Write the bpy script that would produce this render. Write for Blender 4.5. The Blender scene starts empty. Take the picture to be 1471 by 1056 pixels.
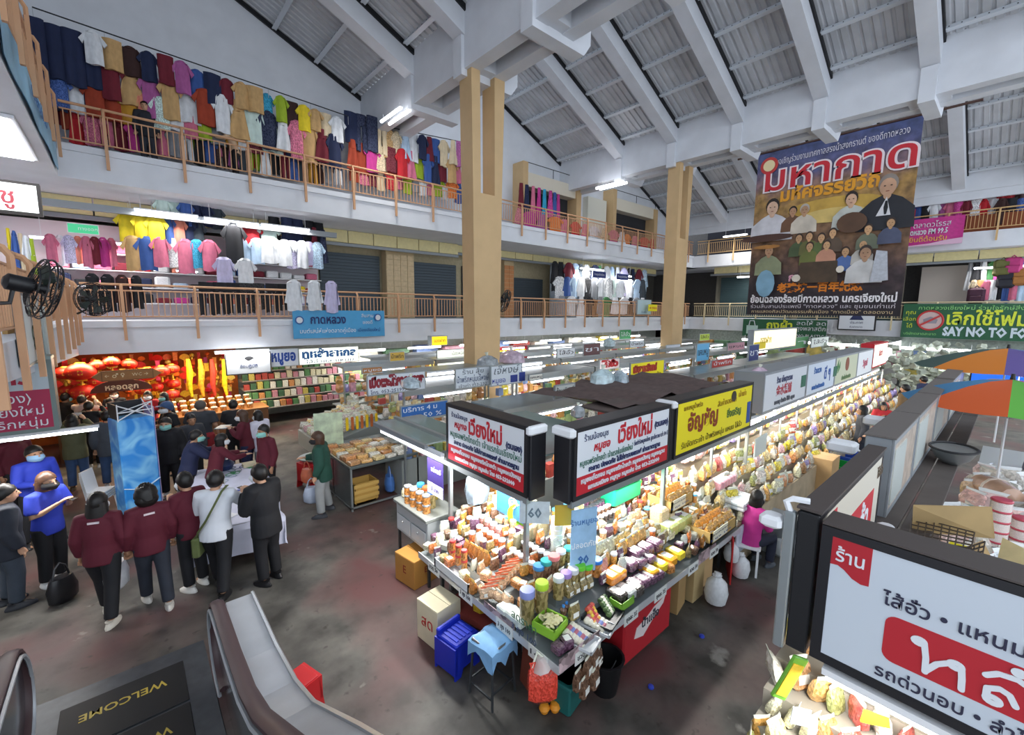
import bpy, math, random
from mathutils import Vector, Matrix, Euler
R = random.Random(11)
PI = math.pi
SC = bpy.context.scene
COL = SC.collection

# ------------------------------------------------ camera, world, exposure
CAM_H = 4.0
FPX, IW, IH = 632.0, 1471.0, 1056.0
YAW, PITCH, ROLL = math.radians(48.7), math.radians(7.4), math.radians(0.5)
_F = Vector((math.cos(YAW)*math.cos(PITCH), math.sin(YAW)*math.cos(PITCH), -math.sin(PITCH)))
_r = Vector((math.sin(YAW), -math.cos(YAW), 0)); _u = _r.cross(_F)
_R = _r*math.cos(ROLL)+_u*math.sin(ROLL); _U = -_r*math.sin(ROLL)+_u*math.cos(ROLL)
cd = bpy.data.cameras.new('camera'); cam = bpy.data.objects.new('camera', cd); COL.objects.link(cam)
cd.sensor_fit = 'HORIZONTAL'; cd.sensor_width = 36; cd.lens = FPX/IW*36; cd.clip_start = 0.05; cd.clip_end = 300
m3 = Matrix((_R, _U, -_F)).transposed()
cam.matrix_world = Matrix.Translation((0, 0, CAM_H)) @ m3.to_4x4()
SC.camera = cam
w = bpy.data.worlds.new('daylight'); SC.world = w; w.use_nodes = True
bgn = w.node_tree.nodes['Background']; bgn.inputs[0].default_value = (0.82, 0.90, 1.0, 1); bgn.inputs[1].default_value = 1.5
SC.view_settings.view_transform = 'Standard'; SC.view_settings.look = 'None'
SC.view_settings.exposure = 0.42; SC.view_settings.gamma = 1; SC.view_settings.use_curve_mapping = False
cy = SC.cycles
cy.max_bounces = 5; cy.diffuse_bounces = 3; cy.glossy_bounces = 2; cy.transmission_bounces = 4; cy.transparent_max_bounces = 6
cy.sample_clamp_indirect = 4; cy.caustics_reflective = False; cy.caustics_refractive = False; cy.use_denoising = True
TUBE_E = 9.0        # emission of the fluorescent tubes
LAMP_W = 1.0        # factor on the lamps' own light
def area_lamp(loc, sx, sy, watts, rot=(0, 0, 0), col=(1, .97, .92)):
    l = bpy.data.lights.new('tube_light', 'AREA'); l.shape = 'RECTANGLE'; l.size = sx; l.size_y = sy; l.energy = watts*LAMP_W; l.color = col
    o = bpy.data.objects.new('tube_light', l); COL.objects.link(o); o.location = loc; o.rotation_euler = rot; return o

def px(u, v, **k):
    'scene point seen at photograph pixel (u,v) that lies on the plane x=, y= or z='
    d = _F+_R*((u-IW/2)/FPX)-_U*((v-IH/2)/FPX)
    (ax, val), = k.items(); i = 'xyz'.index(ax); o = Vector((0, 0, CAM_H))
    return o+d*((val-o[i])/d[i])

# ------------------------------------------------ materials
def lin(c):
    return tuple((x/12.92 if x <= .04045 else ((x+.055)/1.055)**2.4) for x in c)
def hx(s): return tuple(int(s[i:i+2], 16)/255 for i in (0, 2, 4))
MATS = {}
def M(col, rough=.6, metal=0, var=.0, scale=8, emit=0, coat=0, alpha=1, kind=None):
    'a procedural material: base colour with optional noise variation'
    key = (col, rough, metal, var, scale, emit, coat, alpha, kind)
    if key in MATS: return MATS[key]
    m = bpy.data.materials.new('mat_'+str(col)); m.use_nodes = True; nt = m.node_tree; b = nt.nodes['Principled BSDF']
    c = lin(hx(col)); b.inputs['Base Color'].default_value = (*c, 1)
    b.inputs['Roughness'].default_value = rough; b.inputs['Metallic'].default_value = metal
    if coat: b.inputs['Coat Weight'].default_value = coat; b.inputs['Coat Roughness'].default_value = .15
    if emit:
        b.inputs['Emission Color'].default_value = (*c, 1); b.inputs['Emission Strength'].default_value = emit
    if alpha < 1: b.inputs['Alpha'].default_value = alpha
    if var and not kind:
        tc = nt.nodes.new('ShaderNodeTexCoord'); n = nt.nodes.new('ShaderNodeTexNoise'); n.inputs['Scale'].default_value = scale; n.inputs['Detail'].default_value = 4
        r = nt.nodes.new('ShaderNodeValToRGB')
        r.color_ramp.elements[0].position = .3; r.color_ramp.elements[1].position = .7
        r.color_ramp.elements[0].color = tuple(min(1, x*(1-var)) for x in c)+(1,); r.color_ramp.elements[1].color = tuple(min(1, x*(1+var)) for x in c)+(1,)
        nt.links.new(tc.outputs['Object'], n.inputs['Vector']); nt.links.new(n.outputs['Fac'], r.inputs['Fac']); nt.links.new(r.outputs['Color'], b.inputs['Base Color'])
    if kind == 'chunks':            # contents seen through clear plastic
        tc = nt.nodes.new('ShaderNodeTexCoord'); n = nt.nodes.new('ShaderNodeTexVoronoi'); n.inputs['Scale'].default_value = scale
        r = nt.nodes.new('ShaderNodeValToRGB'); e = r.color_ramp.elements
        e[0].position = 0; e[0].color = tuple(x*(1-var) for x in c)+(1,); e[1].position = 1; e[1].color = tuple(min(1, x*(1+var)+.1*var) for x in c)+(1,)
        sp = nt.nodes.new('ShaderNodeSeparateColor')
        nt.links.new(tc.outputs['Object'], n.inputs['Vector']); nt.links.new(n.outputs['Color'], sp.inputs['Color']); nt.links.new(sp.outputs[0], r.inputs['Fac']); nt.links.new(r.outputs['Color'], b.inputs['Base Color'])
        bp = nt.nodes.new('ShaderNodeBump'); bp.inputs['Strength'].default_value = .5; bp.inputs['Distance'].default_value = .01
        nt.links.new(n.outputs['Distance'], bp.inputs['Height']); nt.links.new(bp.outputs['Normal'], b.inputs['Normal'])
    if kind == 'cloth':             # soft wavy weave relief and printed mottling
        tc = nt.nodes.new('ShaderNodeTexCoord'); n = nt.nodes.new('ShaderNodeTexNoise'); n.inputs['Scale'].default_value = scale
        r = nt.nodes.new('ShaderNodeValToRGB'); e = r.color_ramp.elements; e[0].position = .42; e[1].position = .6
        e[0].color = tuple(x*(1-var) for x in c)+(1,); e[1].color = tuple(min(1, x*(1+var)+.12*var) for x in c)+(1,)
        nt.links.new(tc.outputs['Object'], n.inputs['Vector']); nt.links.new(n.outputs['Fac'], r.inputs['Fac']); nt.links.new(r.outputs['Color'], b.inputs['Base Color'])
    MATS[key] = m; return m

# ------------------------------------------------ mesh helpers
class MB:
    'collects simple shapes into ONE mesh'
    def __init__(s): s.v = []; s.f = []; s.mi = []; s.sm = []; s.cur = 0
    def add(s, vs, fs, smooth=False):
        o = len(s.v); s.v += [tuple(p) for p in vs]
        for f in fs: s.f.append([i+o for i in f]); s.mi.append(s.cur); s.sm.append(smooth)
        return s
    def box(s, x0, x1, y0, y1, z0, z1, M=None):
        v = [Vector((x, y, z)) for z in (z0, z1) for y in (y0, y1) for x in (x0, x1)]
        if M: v = [M @ p for p in v]
        return s.add(v, [(0, 2, 3, 1), (4, 5, 7, 6), (0, 1, 5, 4), (2, 6, 7, 3), (0, 4, 6, 2), (1, 3, 7, 5)])
    def cbox(s, c, d, rz=0, rx=0, ry=0):
        M = Matrix.Translation(c) @ Euler((rx, ry, rz)).to_matrix().to_4x4()
        return s.box(-d[0]/2, d[0]/2, -d[1]/2, d[1]/2, -d[2]/2, d[2]/2, M)
    def bbox(s, x0, x1, y0, y1, z0, z1, b=.01, M=None):
        'box with chamfered edges'
        vs = []; 
        for z, i in ((z0, b), (z0+b, 0), (z1-b, 0), (z1, b)):
            for (x, y) in ((x0+i, y0+b+i), (x0+b+i, y0+i), (x1-b-i, y0+i), (x1-i, y0+b+i), (x1-i, y1-b-i), (x1-b-i, y1-i), (x0+b+i, y1-i), (x0+i, y1-b-i)):
                p = Vector((x, y, z)); vs.append(M @ p if M else p)
        fs = [tuple(range(7, -1, -1)), tuple(range(24, 32))]
        for k in range(3):
            for j in range(8): fs.append((k*8+j, k*8+(j+1) % 8, k*8+8+(j+1) % 8, k*8+8+j))
        return s.add(vs, fs)
    def tube(s, pts, r, n=6, caps=True, ell=None, smooth=True):
        'sweep along points; r a number or list; ell = flatten factor across the up axis'
        pts = [Vector(p) for p in pts]; k = len(pts); rs = r if isinstance(r, (list, tuple)) else [r]*k
        vs = []; fs = []; ref = None
        for i, p in enumerate(pts):
            t = (pts[min(i+1, k-1)]-pts[max(i-1, 0)]).normalized()
            if ref is None:
                ref = Vector((0, 0, 1)) if abs(t.z) < .9 else Vector((1, 0, 0))
            a = t.cross(ref).normalized(); b = a.cross(t); ref = b
            for j in range(n):
                q = 2*PI*j/n+PI/n
                vs.append(p+a*(rs[i]*math.cos(q))+b*(rs[i]*(ell or 1)*math.sin(q)))
        for i in range(k-1):
            for j in range(n): fs.append((i*n+j, i*n+(j+1) % n, (i+1)*n+(j+1) % n, (i+1)*n+j))
        s.add(vs, fs, smooth)
        if caps:
            o = len(s.v)-len(vs)
            for f in (list(range(n-1, -1, -1)), list(range((k-1)*n, k*n))): s.f.append([o+i for i in f]); s.mi.append(s.cur); s.sm.append(False)
        return s
    def lathe(s, prof, n=12, c=(0, 0, 0), smooth=True, sx=1, sy=1, M=None):
        vs = []; fs = []
        for r, z in prof:
            for j in range(n):
                p = Vector((c[0]+r*sx*math.cos(2*PI*j/n), c[1]+r*sy*math.sin(2*PI*j/n), c[2]+z)); vs.append(M @ p if M else p)
        for i in range(len(prof)-1):
            for j in range(n): fs.append((i*n+j, i*n+(j+1) % n, (i+1)*n+(j+1) % n, (i+1)*n+j))
        s.add(vs, fs, smooth); o = len(s.v)-len(vs)
        for f in (list(range(n-1, -1, -1)), list(range((len(prof)-1)*n, len(prof)*n))): s.f.append([o+i for i in f]); s.mi.append(s.cur); s.sm.append(False)
        return s
    def prism(s, poly, d, M=None):
        'polygon in xz extruded along y from 0 to d'
        n = len(poly); vs = [Vector((x, 0, z)) for x, z in poly]+[Vector((x, d, z)) for x, z in poly]
        if M: vs = [M @ p for p in vs]
        a = sum(poly[i][0]*poly[(i+1) % n][1]-poly[(i+1) % n][0]*poly[i][1] for i in range(n))
        o = list(range(n)); fs = [o if a > 0 else o[::-1], [i+n for i in (o[::-1] if a > 0 else o)]]
        for i in range(n):
            j = (i+1) % n; fs.append((i, i+n, j+n, j) if a > 0 else (i, j, j+n, i+n))
        return s.add(vs, fs)
    def mesh(s, name='mesh', ang=.7):
        me = bpy.data.meshes.new(name); me.from_pydata(s.v, [], s.f)
        me.polygons.foreach_set('use_smooth', s.sm)
        if any(s.mi): me.polygons.foreach_set('material_index', s.mi)
        me.update()
        if any(s.sm): me.set_sharp_from_angle(angle=ang)
        return me
def obj(name, mesh, mat, parent=None, loc=None, rot=None, scale=None):
    'link a mesh (MB or shared mesh data) as one object; the material sits on the object so that mesh data can be shared'
    if isinstance(mesh, MB): mesh = mesh.mesh(name)
    mats = mat if isinstance(mat, (list, tuple)) else [mat]
    while len(mesh.materials) < len(mats): mesh.materials.append(None)
    o = bpy.data.objects.new(name, mesh); COL.objects.link(o)
    for i, mm in enumerate(mats):
        o.material_slots[i].link = 'OBJECT'; o.material_slots[i].material = mm
    if parent: o.parent = parent
    if loc is not None: o.location = loc
    if rot is not None: o.rotation_euler = rot if isinstance(rot, (tuple, list, Euler)) else (0, 0, rot)
    if scale is not None: o.scale = scale if isinstance(scale, (tuple, list)) else (scale,)*3
    return o
def tag(o, label, cat, group=None, kind=None):
    o['label'] = label; o['category'] = cat
    if group: o['group'] = group
    if kind: o['kind'] = kind
    return o
def thing(name, label, cat, loc=(0, 0, 0), rz=0, group=None):
    o = bpy.data.objects.new(name, None); COL.objects.link(o); o.empty_display_size = .1
    o.location = loc; o.rotation_euler = (0, 0, rz) if not isinstance(rz, (tuple, list, Euler)) else rz
    return tag(o, label, cat, group)
def struct(name, mb, mat, parent=None, label=None, **k):
    o = obj(name, mb, mat, parent, **k); o['kind'] = 'structure'
    if label: o['label'] = label
    return o
def stuff(name, mb, mat, label, cat, parent=None, **k):
    o = obj(name, mb, mat, parent, **k); o['kind'] = 'stuff'
    if label: o['label'] = label
    if cat: o['category'] = cat
    return o
CACHE = {}
def cached(key, fn):
    if key not in CACHE: CACHE[key] = fn().mesh(str(key))
    return CACHE[key]
_O = 'first second third fourth fifth sixth seventh eighth ninth tenth eleventh twelfth thirteenth fourteenth fifteenth sixteenth seventeenth eighteenth nineteenth'.split()
_T = {2: 'twent', 3: 'thirt', 4: 'fort', 5: 'fift', 6: 'sixt', 7: 'sevent', 8: 'eight', 9: 'ninet'}
def nth(i):
    'i=0 -> first'
    n = i+1
    if n < 20: return _O[n-1]
    if n >= 100: return str(n)+'th'
    t, u = divmod(n, 10)
    return _T[t]+'ieth' if u == 0 else _T[t]+'y-'+_O[u-1]
def text(s, parent, loc, size, mat, rot=(PI/2, 0, 0), bold=0, align='CENTER', sx=1, shear=0, ext=.002, res=1, name='lettering', w=None):
    'flat lettering standing in the local xz plane of its parent'
    c = bpy.data.curves.new(name, 'FONT'); c.body = s; c.size = size; c.align_x = align; c.align_y = 'CENTER'; c.resolution_u = res
    c.offset = bold; c.extrude = ext; c.shear = shear; c.materials.append(mat)
    o = bpy.data.objects.new(name, c); COL.objects.link(o); o.parent = parent; o.location = loc; o.rotation_euler = rot; o.scale = (sx, 1, 1)
    if w: o['w'] = w
    return o
COLN = {}   # colour code -> everyday name

# ================================================ PEOPLE: continuous bodies grown once per pose, clothes, hair and masks as parts
def V(*a): return Vector(a)
ARMS = {  # elbow and wrist from the shoulder (x outwards, y forwards)
    'down': (V(.06, -.03, -.27), V(.07, .05, -.51)), 'front': (V(.06, .06, -.26), V(-.03, .3, -.24)), 'phone': (V(.06, .05, -.27), V(-.1, .26, -.1)),
    'up': (V(.1, .2, -.1), V(-.04, .3, .14)), 'reach': (V(.04, .2, -.2), V(-.02, .43, -.2)), 'back': (V(.09, -.1, -.25), V(-.02, -.17, -.44)), 'lap': (V(.05, .1, -.25), V(-.06, .33, -.2))}
LEGS = {'stand': ((-.1, .0, .05), (.11, .02, -.05)), 'step': ((-.08, .2, 0), (.1, -.17, 0)), 'wide': ((-.17, .04, 0), (.17, -.03, 0)), 'sit': None}
def skel(arms, legs, lean=.0):
    S = {}
    sit = legs == 'sit'; hz = .5 if sit else .88
    hip = V(0, 0, hz); up = V(0, math.sin(lean), math.cos(lean))
    S['hip'] = hip; S['up'] = up
    S['chest'] = hip+up*.34; S['sh'] = hip+up*.485; S['neck'] = hip+up*.54+V(0, .0, 0)
    S['head'] = S['neck']+V(0, .035+lean*.1, .125)
    for sd, i in ((-1, 0), (1, 1)):
        s = S['sh']+V(sd*.165, 0, 0); a = ARMS[arms[i]]
        m = lambda v: V(v.x*sd, v.y, v.z)
        S['s%d' % i] = s; S['e%d' % i] = s+m(a[0]); S['w%d' % i] = s+m(a[1])
        h = hip+V(sd*.088, 0, -.02); S['h%d' % i] = h
        if sit: S['k%d' % i] = V(sd*.13, .42, .5); S['a%d' % i] = V(sd*.13, .38, .09)
        else:
            f = LEGS[legs][i]; S['a%d' % i] = V(f[0], f[1]-.02, .09); S['k%d' % i] = (h+S['a%d' % i])/2+V(0, .03, .02)
    return S
def loft(mb, rings, n=14):
    'rings: centre, half width, half depth, up axis'
    vs = []; fs = []
    for c, a, b in rings:
        for j in range(n): q = 2*PI*j/n; vs.append(c+V(a*math.cos(q), b*math.sin(q), 0))
    for i in range(len(rings)-1):
        for j in range(n): fs.append((i*n+j, i*n+(j+1) % n, (i+1)*n+(j+1) % n, (i+1)*n+j))
    fs += [tuple(range(n-1, -1, -1)), tuple(range((len(rings)-1)*n, len(rings)*n))]
    mb.add(vs, fs, True)
def ball(mb, c, r, sx=1, sy=1, sz=1, M=None, n=12):
    mb.lathe([(r*math.sin(PI*k/8)+1e-4, -r*sz*math.cos(PI*k/8)) for k in range(9)], n, c, True, sx, sy, M)
def bodymesh(S):
    mb = MB(); P = lambda t: S['hip']+S['up']*t
    loft(mb, [(P(-.06), .12, .09), (P(0), .155, .105), (P(.12), .135, .095), (P(.3), .155, .11), (P(.45), .15, .095), (P(.52), .09, .07), (P(.56), .05, .05)])
    mb.tube([P(.5), S['neck'], S['head']+V(0, -.03, -.03)], [.055, .05, .052], 10)
    for i in (0, 1):
        sd = -1 if i == 0 else 1
        s, e, w = S['s%d' % i], S['e%d' % i], S['w%d' % i]
        mb.tube([s+V(-sd*.07, 0, 0), s+V(-sd*.015, 0, -.01), s.lerp(e, .35), e, e.lerp(w, .3), w], [.05, .056, .047, .038, .037, .025], 10)
        d = (w-e).normalized(); side = d.cross(V(0, 0, 1)); side = side.normalized() if side.length > .2 else V(1, 0, 0); nrm = side.cross(d)
        inn = V(-sd, 0, 0); th = side if side.dot(inn) > 0 else -side
        p0 = w+d*.01; p1 = w+d*.085
        mb.tube([w-d*.01, p0+d*.02, p1], [.024, .04, .038], 8, ell=.5)
        curl = -nrm if nrm.z > 0 else nrm
        for k, L in enumerate((.062, .074, .07, .055)):
            b = w+d*.075+side*(.03-.02*k); mb.tube([b, b+d*L*.5+curl*.006, b+d*L*.85+curl*.026], [.0105, .01, .008], 6)
        b = w+d*.03+th*.03; mb.tube([b, b+th*.022+d*.025, b+th*.026+d*.055+curl*.01], [.013, .012, .009], 6)
        h, k_, a = S['h%d' % i], S['k%d' % i], S['a%d' % i]
        mb.tube([h+V(0, 0, .04), h.lerp(k_, .3), k_, k_.lerp(a, .3), a], [.085, .078, .055, .052, .036], 10)
        mb.tube([a+V(0, -.03, -.03), a+V(0, .05, -.05), a+V(0, .14, -.065)], [.035, .036, .024], 8)
    H = S['head']
    ball(mb, H+V(0, 0, .015), .1, .80, .98, 1.12)                       # skull
    loft(mb, [(H+V(0, .03, -.125), .03, .028), (H+V(0, .03, -.1), .05, .05), (H+V(0, .02, -.05), .068, .075), (H+V(0, .01, 0), .074, .088)])   # jaw and cheeks
    mb.tube([H+V(0, .098, .012), H+V(0, .108, -.01), H+V(0, .122, -.034), H+V(0, .1, -.042)], [.008, .011, .016, .012], 6)                        # nose
    mb.tube([H+V(-.022, .092, -.068), H+V(0, .1, -.066), H+V(.022, .092, -.068)], [.006, .011, .006], 6)                                          # lips
    for sd in (-1, 1): ball(mb, H+V(sd*.082, -.005, -.01), .03, .35, .7, 1.1, n=8)
    return mb
def shirtmesh(S, sleeve, g=.0, hem=-.1):
    mb = MB(); P = lambda t: S['hip']+S['up']*t; g += .016
    loft(mb, [(P(hem), .166+g, .122+g), (P(0), .164+g, .118+g), (P(.14), .148+g, .104+g), (P(.3), .16+g, .115+g), (P(.44), .158+g, .1+g), (P(.52), .105+g, .075+g*.7), (P(.555), .058+g*.5, .055+g*.5)], 18)
    for i in (0, 1):
        sd = -1 if i == 0 else 1; s, e, w = S['s%d' % i], S['e%d' % i], S['w%d' % i]
        if sleeve == 'long': mb.tube([s+V(-sd*.08, 0, 0), s, s.lerp(e, .4), e, e.lerp(w, .4), e.lerp(w, .95)], [.06+g, .062+g, .056+g, .048+g, .042+g, .034+g*.6], 12)
        else: mb.tube([s+V(-sd*.08, 0, 0), s, s.lerp(e, .4), s.lerp(e, .8)], [.06+g, .062+g, .06+g, .062+g], 12)
    return mb
def trousermesh(S, g=.0, short=False):
    mb = MB(); g += .014; up = S['up']; H = S['hip']
    loft(mb, [(H+V(0, 0, -.1), .15+g, .115+g), (H+V(0, 0, -.03), .162+g, .118+g), (H+V(0, 0, .05), .155+g, .108+g), (H+up*.12, .138+g, .096+g)], 18)
    for i in (0, 1):
        h, k, a = S['h%d' % i], S['k%d' % i], S['a%d' % i]
        if short: mb.tube([h+V(0, 0, .02), h.lerp(k, .4), h.lerp(k, .95)], [.09+g, .088+g, .085+g], 12)
        else: mb.tube([h+V(0, 0, .02), h.lerp(k, .35), k, k.lerp(a, .4), k.lerp(a, .98)], [.09+g, .085+g, .066+g, .062+g, .056+g], 12)
    return mb
def hairmesh(style):
    mb = MB(); rr = random.Random(len(style))     # in head space, face towards +y
    def cap(r, yb=-.012, cut=.2, sz=1.12, fr=.04):
        n, m = 16, 9; vs = []; fs = []
        for i in range(m+1):
            for j in range(n):
                q = 2*PI*j/n; fwd = math.sin(q)          # +1 in front
                lim = PI*(.6-.19*max(0, fwd)**.8 + .15*max(0, -fwd)**.5)
                th = lim*i/m; w = 1+rr.uniform(-fr, fr)
                vs.append(V(r*.84*math.sin(th)*math.cos(q)*w, yb+r*1.0*math.sin(th)*math.sin(q)*w, .018+r*sz*math.cos(th)*w))
        for i in range(m):
            for j in range(n): fs.append((i*n+j, (i+1)*n+j, (i+1)*n+(j+1) % n, i*n+(j+1) % n))
        mb.add(vs, fs, True)
    if style == 'short': cap(.111, fr=.035)
    elif style == 'bald': cap(.106, fr=.005)
    elif style == 'curly': cap(.138, cut=.1, fr=.09); ball(mb, V(0, -.06, -.03), .105, 1.15, .8, 1)
    elif style == 'bob': cap(.114, fr=.03); loft(mb, [(V(0, -.035, -.15), .098, .07), (V(0, -.035, -.08), .108, .085), (V(0, -.03, .02), .1, .085)])
    elif style == 'long': cap(.114, fr=.03); loft(mb, [(V(0, -.085, -.42), .07, .025), (V(0, -.085, -.3), .1, .04), (V(0, -.06, -.16), .115, .07), (V(0, -.035, -.05), .108, .085), (V(0, -.03, .02), .1, .085)])
    elif style == 'tail': cap(.112, fr=.02); mb.tube([V(0, -.1, .03), V(0, -.15, 0), V(0, -.15, -.12), V(0, -.12, -.25)], [.03, .035, .03, .01], 8)
    elif style == 'cap': cap(.122, fr=0); mb.lathe([(.06, 0), (.1, .005)], 12, (0, .09, .05), True, .9, .9)
    return mb
def maskmesh():
    mb = MB(); vs = []; n, m = 9, 6
    for i in range(m):
        t = i/(m-1)
        for j in range(n):
            q = PI*(j/(n-1)-.5)*1.05; b = math.sin(PI*t)*.012+(.014 if .2 < t < .8 else 0)*math.cos(q)
            r = .094+b; vs.append(V(r*.86*math.sin(q), .012+r*1.08*math.cos(q), -.005-.105*t*(1-.12*abs(math.sin(q)))-.012*abs(math.sin(q))*0))
    fs = [(i*n+j, i*n+j+1, (i+1)*n+j+1, (i+1)*n+j) for i in range(m-1) for j in range(n-1)]
    return mb.add(vs, fs, True)
def shoemesh():
    mb = MB(); loft(mb, [(V(0, .03, -.09), .05, .135), (V(0, .03, -.07), .052, .138), (V(0, .03, -.055), .048, .13), (V(0, .01, -.02), .042, .085), (V(0, -.03, .0), .042, .05)], 14); return mb
PROTO = {}
def _remesh(mb, vox):
    me = mb.mesh('m'); o = bpy.data.objects.new('tmp', me); COL.objects.link(o)
    r = o.modifiers.new('r', 'REMESH'); r.mode = 'VOXEL'; r.voxel_size = vox; r.use_smooth_shade = True
    s = o.modifiers.new('s', 'SMOOTH'); s.factor = .5; s.iterations = 3 if vox > .012 else 1
    return o
POSES = {'A': (('down', 'down'), 'stand', .02), 'B': (('phone', 'phone'), 'stand', .06), 'C': (('up', 'up'), 'stand', .0), 'D': (('front', 'reach'), 'step', .12), 'E': (('lap', 'lap'), 'sit', .12),
         'F': (('down', 'front'), 'wide', .05), 'G': (('down', 'down'), 'step', .03), 'H': (('reach', 'reach'), 'stand', .22), 'I': (('phone', 'down'), 'stand', .04)}
def protos(need):
    tmp = []
    for p, kind in sorted(need):
        a, l, lean = POSES[p]; S = skel(a, l, lean)
        if kind == 'body': mb, v = bodymesh(S), .0105
        elif kind == 'trousers': mb, v = trousermesh(S), .017
        elif kind == 'shorts': mb, v = trousermesh(S, .01, True), .017
        elif kind == 'short_sleeve': mb, v = shirtmesh(S, 'short', .004), .016
        elif kind == 'long_sleeve': mb, v = shirtmesh(S, 'long', .004), .016
        elif kind == 'jacket': mb, v = shirtmesh(S, 'long', .02, -.17), .017
        tmp.append(((p, kind), _remesh(mb, v)))
    bpy.context.view_layer.update(); dg = bpy.context.evaluated_depsgraph_get()
    for k, o in tmp:
        me = bpy.data.meshes.new_from_object(o.evaluated_get(dg)); PROTO[k] = me
        bpy.data.objects.remove(o)
SKIN = M('c79a7c', .55, var=.05, scale=12); SKIN2 = M('b08263', .55, var=.05, scale=12); HAIR = M('15110f', .45, var=.3, scale=40); HAIRB = M('4a3020', .45, var=.3, scale=40)
MASKS = dict(w=M('e6ebef', .7), g=M('8fd0c8', .7), k=M('16161a', .7), b=M('8fb8dc', .7))
def person(label, pos, face, pose, h, shirt, scol, tcol, hair='short', hcol=None, mask=None, shoe='e9e9e4', build=1.0, legs='trousers', hpitch=0, hyaw=0, skin=None, group=None):
    'face: direction looked along in degrees, 0 = +x'
    a, l, lean = POSES[pose]; S = skel(a, l, lean); s = h/1.66; sk = skin or SKIN
    t = thing('person', label, 'person', pos, math.radians(face-90), group); t.scale = (s*build, s*build, s)
    smooth = True
    obj('body', PROTO[(pose, 'body')], sk, t)
    obj('trousers' if legs == 'trousers' else 'shorts', PROTO[(pose, legs)], tcol, t)
    obj('jacket' if shirt == 'jacket' else 'shirt', PROTO[(pose, shirt)], scol, t)
    H = S['head']; hr = Euler((-hpitch*0, 0, 0))
    obj('hair', cached('hair_'+hair, lambda: hairmesh(hair)), hcol or HAIR, t, H, None, 1.02)
    if mask: obj('face_mask', cached('mask', maskmesh), MASKS[mask], t, H)
    ey = cached('eye', lambda: (lambda m: (ball(m, V(0, 0, 0), .011, 1.4, .6, .7, n=8), m)[1])(MB()))
    for sd in (-1, 1): obj('eye', ey, BLACKM, t, H+V(sd*.032, .088, .012))
    for i in (0, 1): obj('shoe', cached('shoe', shoemesh), M(shoe, .5), t, S['a%d' % i], ((0, 0, (-.15 if i else .15)) if l != 'sit' else 0), 1.0)
    return t, S, s

# ================================================ THE SETTING
CONC = M('d9dce2', .8, var=.06, scale=1.2); CONC2 = M('dfe2e8', .8, var=.05, scale=1.5)
TAN = M('cdad80', .7, var=.05, scale=2); RAILC = M('cf9f78', .55); CREAM = M('e3d6a0', .7, var=.06); DARK = M('20242b', .6)
WHITE = M('e9ebee', .7); GREY = M('8d9296', .5, .2); STEEL = M('b7bcc0', .35, .8); ALU = M('9fa6a8', .4, .6)
BLACKM = M('15161a', .5); SHUT = M('47525a', .55, .3); TUBE = M('f4f8ff', .4, emit=TUBE_E)
# --- floor: worn concrete with faded red paint
def floor_mat():
    m = bpy.data.materials.new('worn_floor'); m.use_nodes = True; nt = m.node_tree; b = nt.nodes['Principled BSDF']; L = nt.links.new; N = nt.nodes.new
    tc = N('ShaderNodeTexCoord')
    def noise(sc, det, lo, hi):
        n = N('ShaderNodeTexNoise'); n.inputs['Scale'].default_value = sc; n.inputs['Detail'].default_value = det
        r = N('ShaderNodeMapRange'); r.inputs[1].default_value = lo; r.inputs[2].default_value = hi
        L(tc.outputs['Object'], n.inputs['Vector']); L(n.outputs['Fac'], r.inputs[0]); return r.outputs[0]
    def mix(f, a, c):
        x = N('ShaderNodeMix'); x.data_type = 'RGBA'; L(f, x.inputs[0])
        for s, v in ((6, a), (7, c)):
            if isinstance(v, tuple): x.inputs[s].default_value = (*v, 1)
            else: L(v, x.inputs[s])
        return x.outputs[2]
    base = mix(noise(2.2, 8, .35, .68), lin(hx('3b3935')), lin(hx('6a6761')))
    red = mix(noise(.55, 3, .47, .62), base, lin(hx('5c3b3b')))
    pale = mix(noise(1.7, 9, .66, .72), red, lin(hx('8f8c85')))
    dark = mix(noise(7, 4, .63, .75), pale, lin(hx('352f2b')))
    L(dark, b.inputs['Base Color']); b.inputs['Roughness'].default_value = .55
    n = N('ShaderNodeBump'); n.inputs['Strength'].default_value = .15; L(noise(30, 4, .3, .7), n.inputs['Height']); L(n.outputs['Normal'], b.inputs['Normal'])
    return m
struct('floor', MB().box(-7, 42, -8, 22, -.2, 0), floor_mat(), label='worn grey concrete floor with faded red paint')
# --- left gallery (two storeys) and gable wall behind it
YG, YB = 16.0, 19.5
struct('gallery_slab', MB().box(-4.6, 32.4, YG, 22, 2.75, 3.6).box(-.9, 32.4, YG-.06, YG, 3.45, 3.62), CONC2, label='lower left gallery floor slab with white edge')
struct('gallery_slab', MB().box(-4.6, 32.4, YG, 22, 7.2, 8.0).box(-.9, 32.4, YG-.06, YG, 7.86, 8.02), CONC2, label='upper left gallery floor slab with white edge')
struct('wall_gable', MB().prism([(-7, 8), (9, 8), (9, 12.0), (8.6, 12.3), (-7, 19.2)], .3, Matrix.Translation((0, 18, 0))).prism([(9, 8), (20.7, 8), (20.7, 12.0), (20.4, 12.3), (9, 17.6)], .3, Matrix.Translation((0, 18, 0)))
       .prism([(20.7, 8), (34, 8), (34, 10.2), (20.7, 15.7)], .3, Matrix.Translation((0, 18, 0))), CONC2, label='pale gable wall under the sloping roof')
struct('wall_back', MB().box(-4.6, 37, 21.8, 22, 0, 8), M('6b675e', .8, var=.1))
struct('wall_left', MB().box(-4.6, -4.4, 2, 22, 0, 19), CONC)
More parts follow.
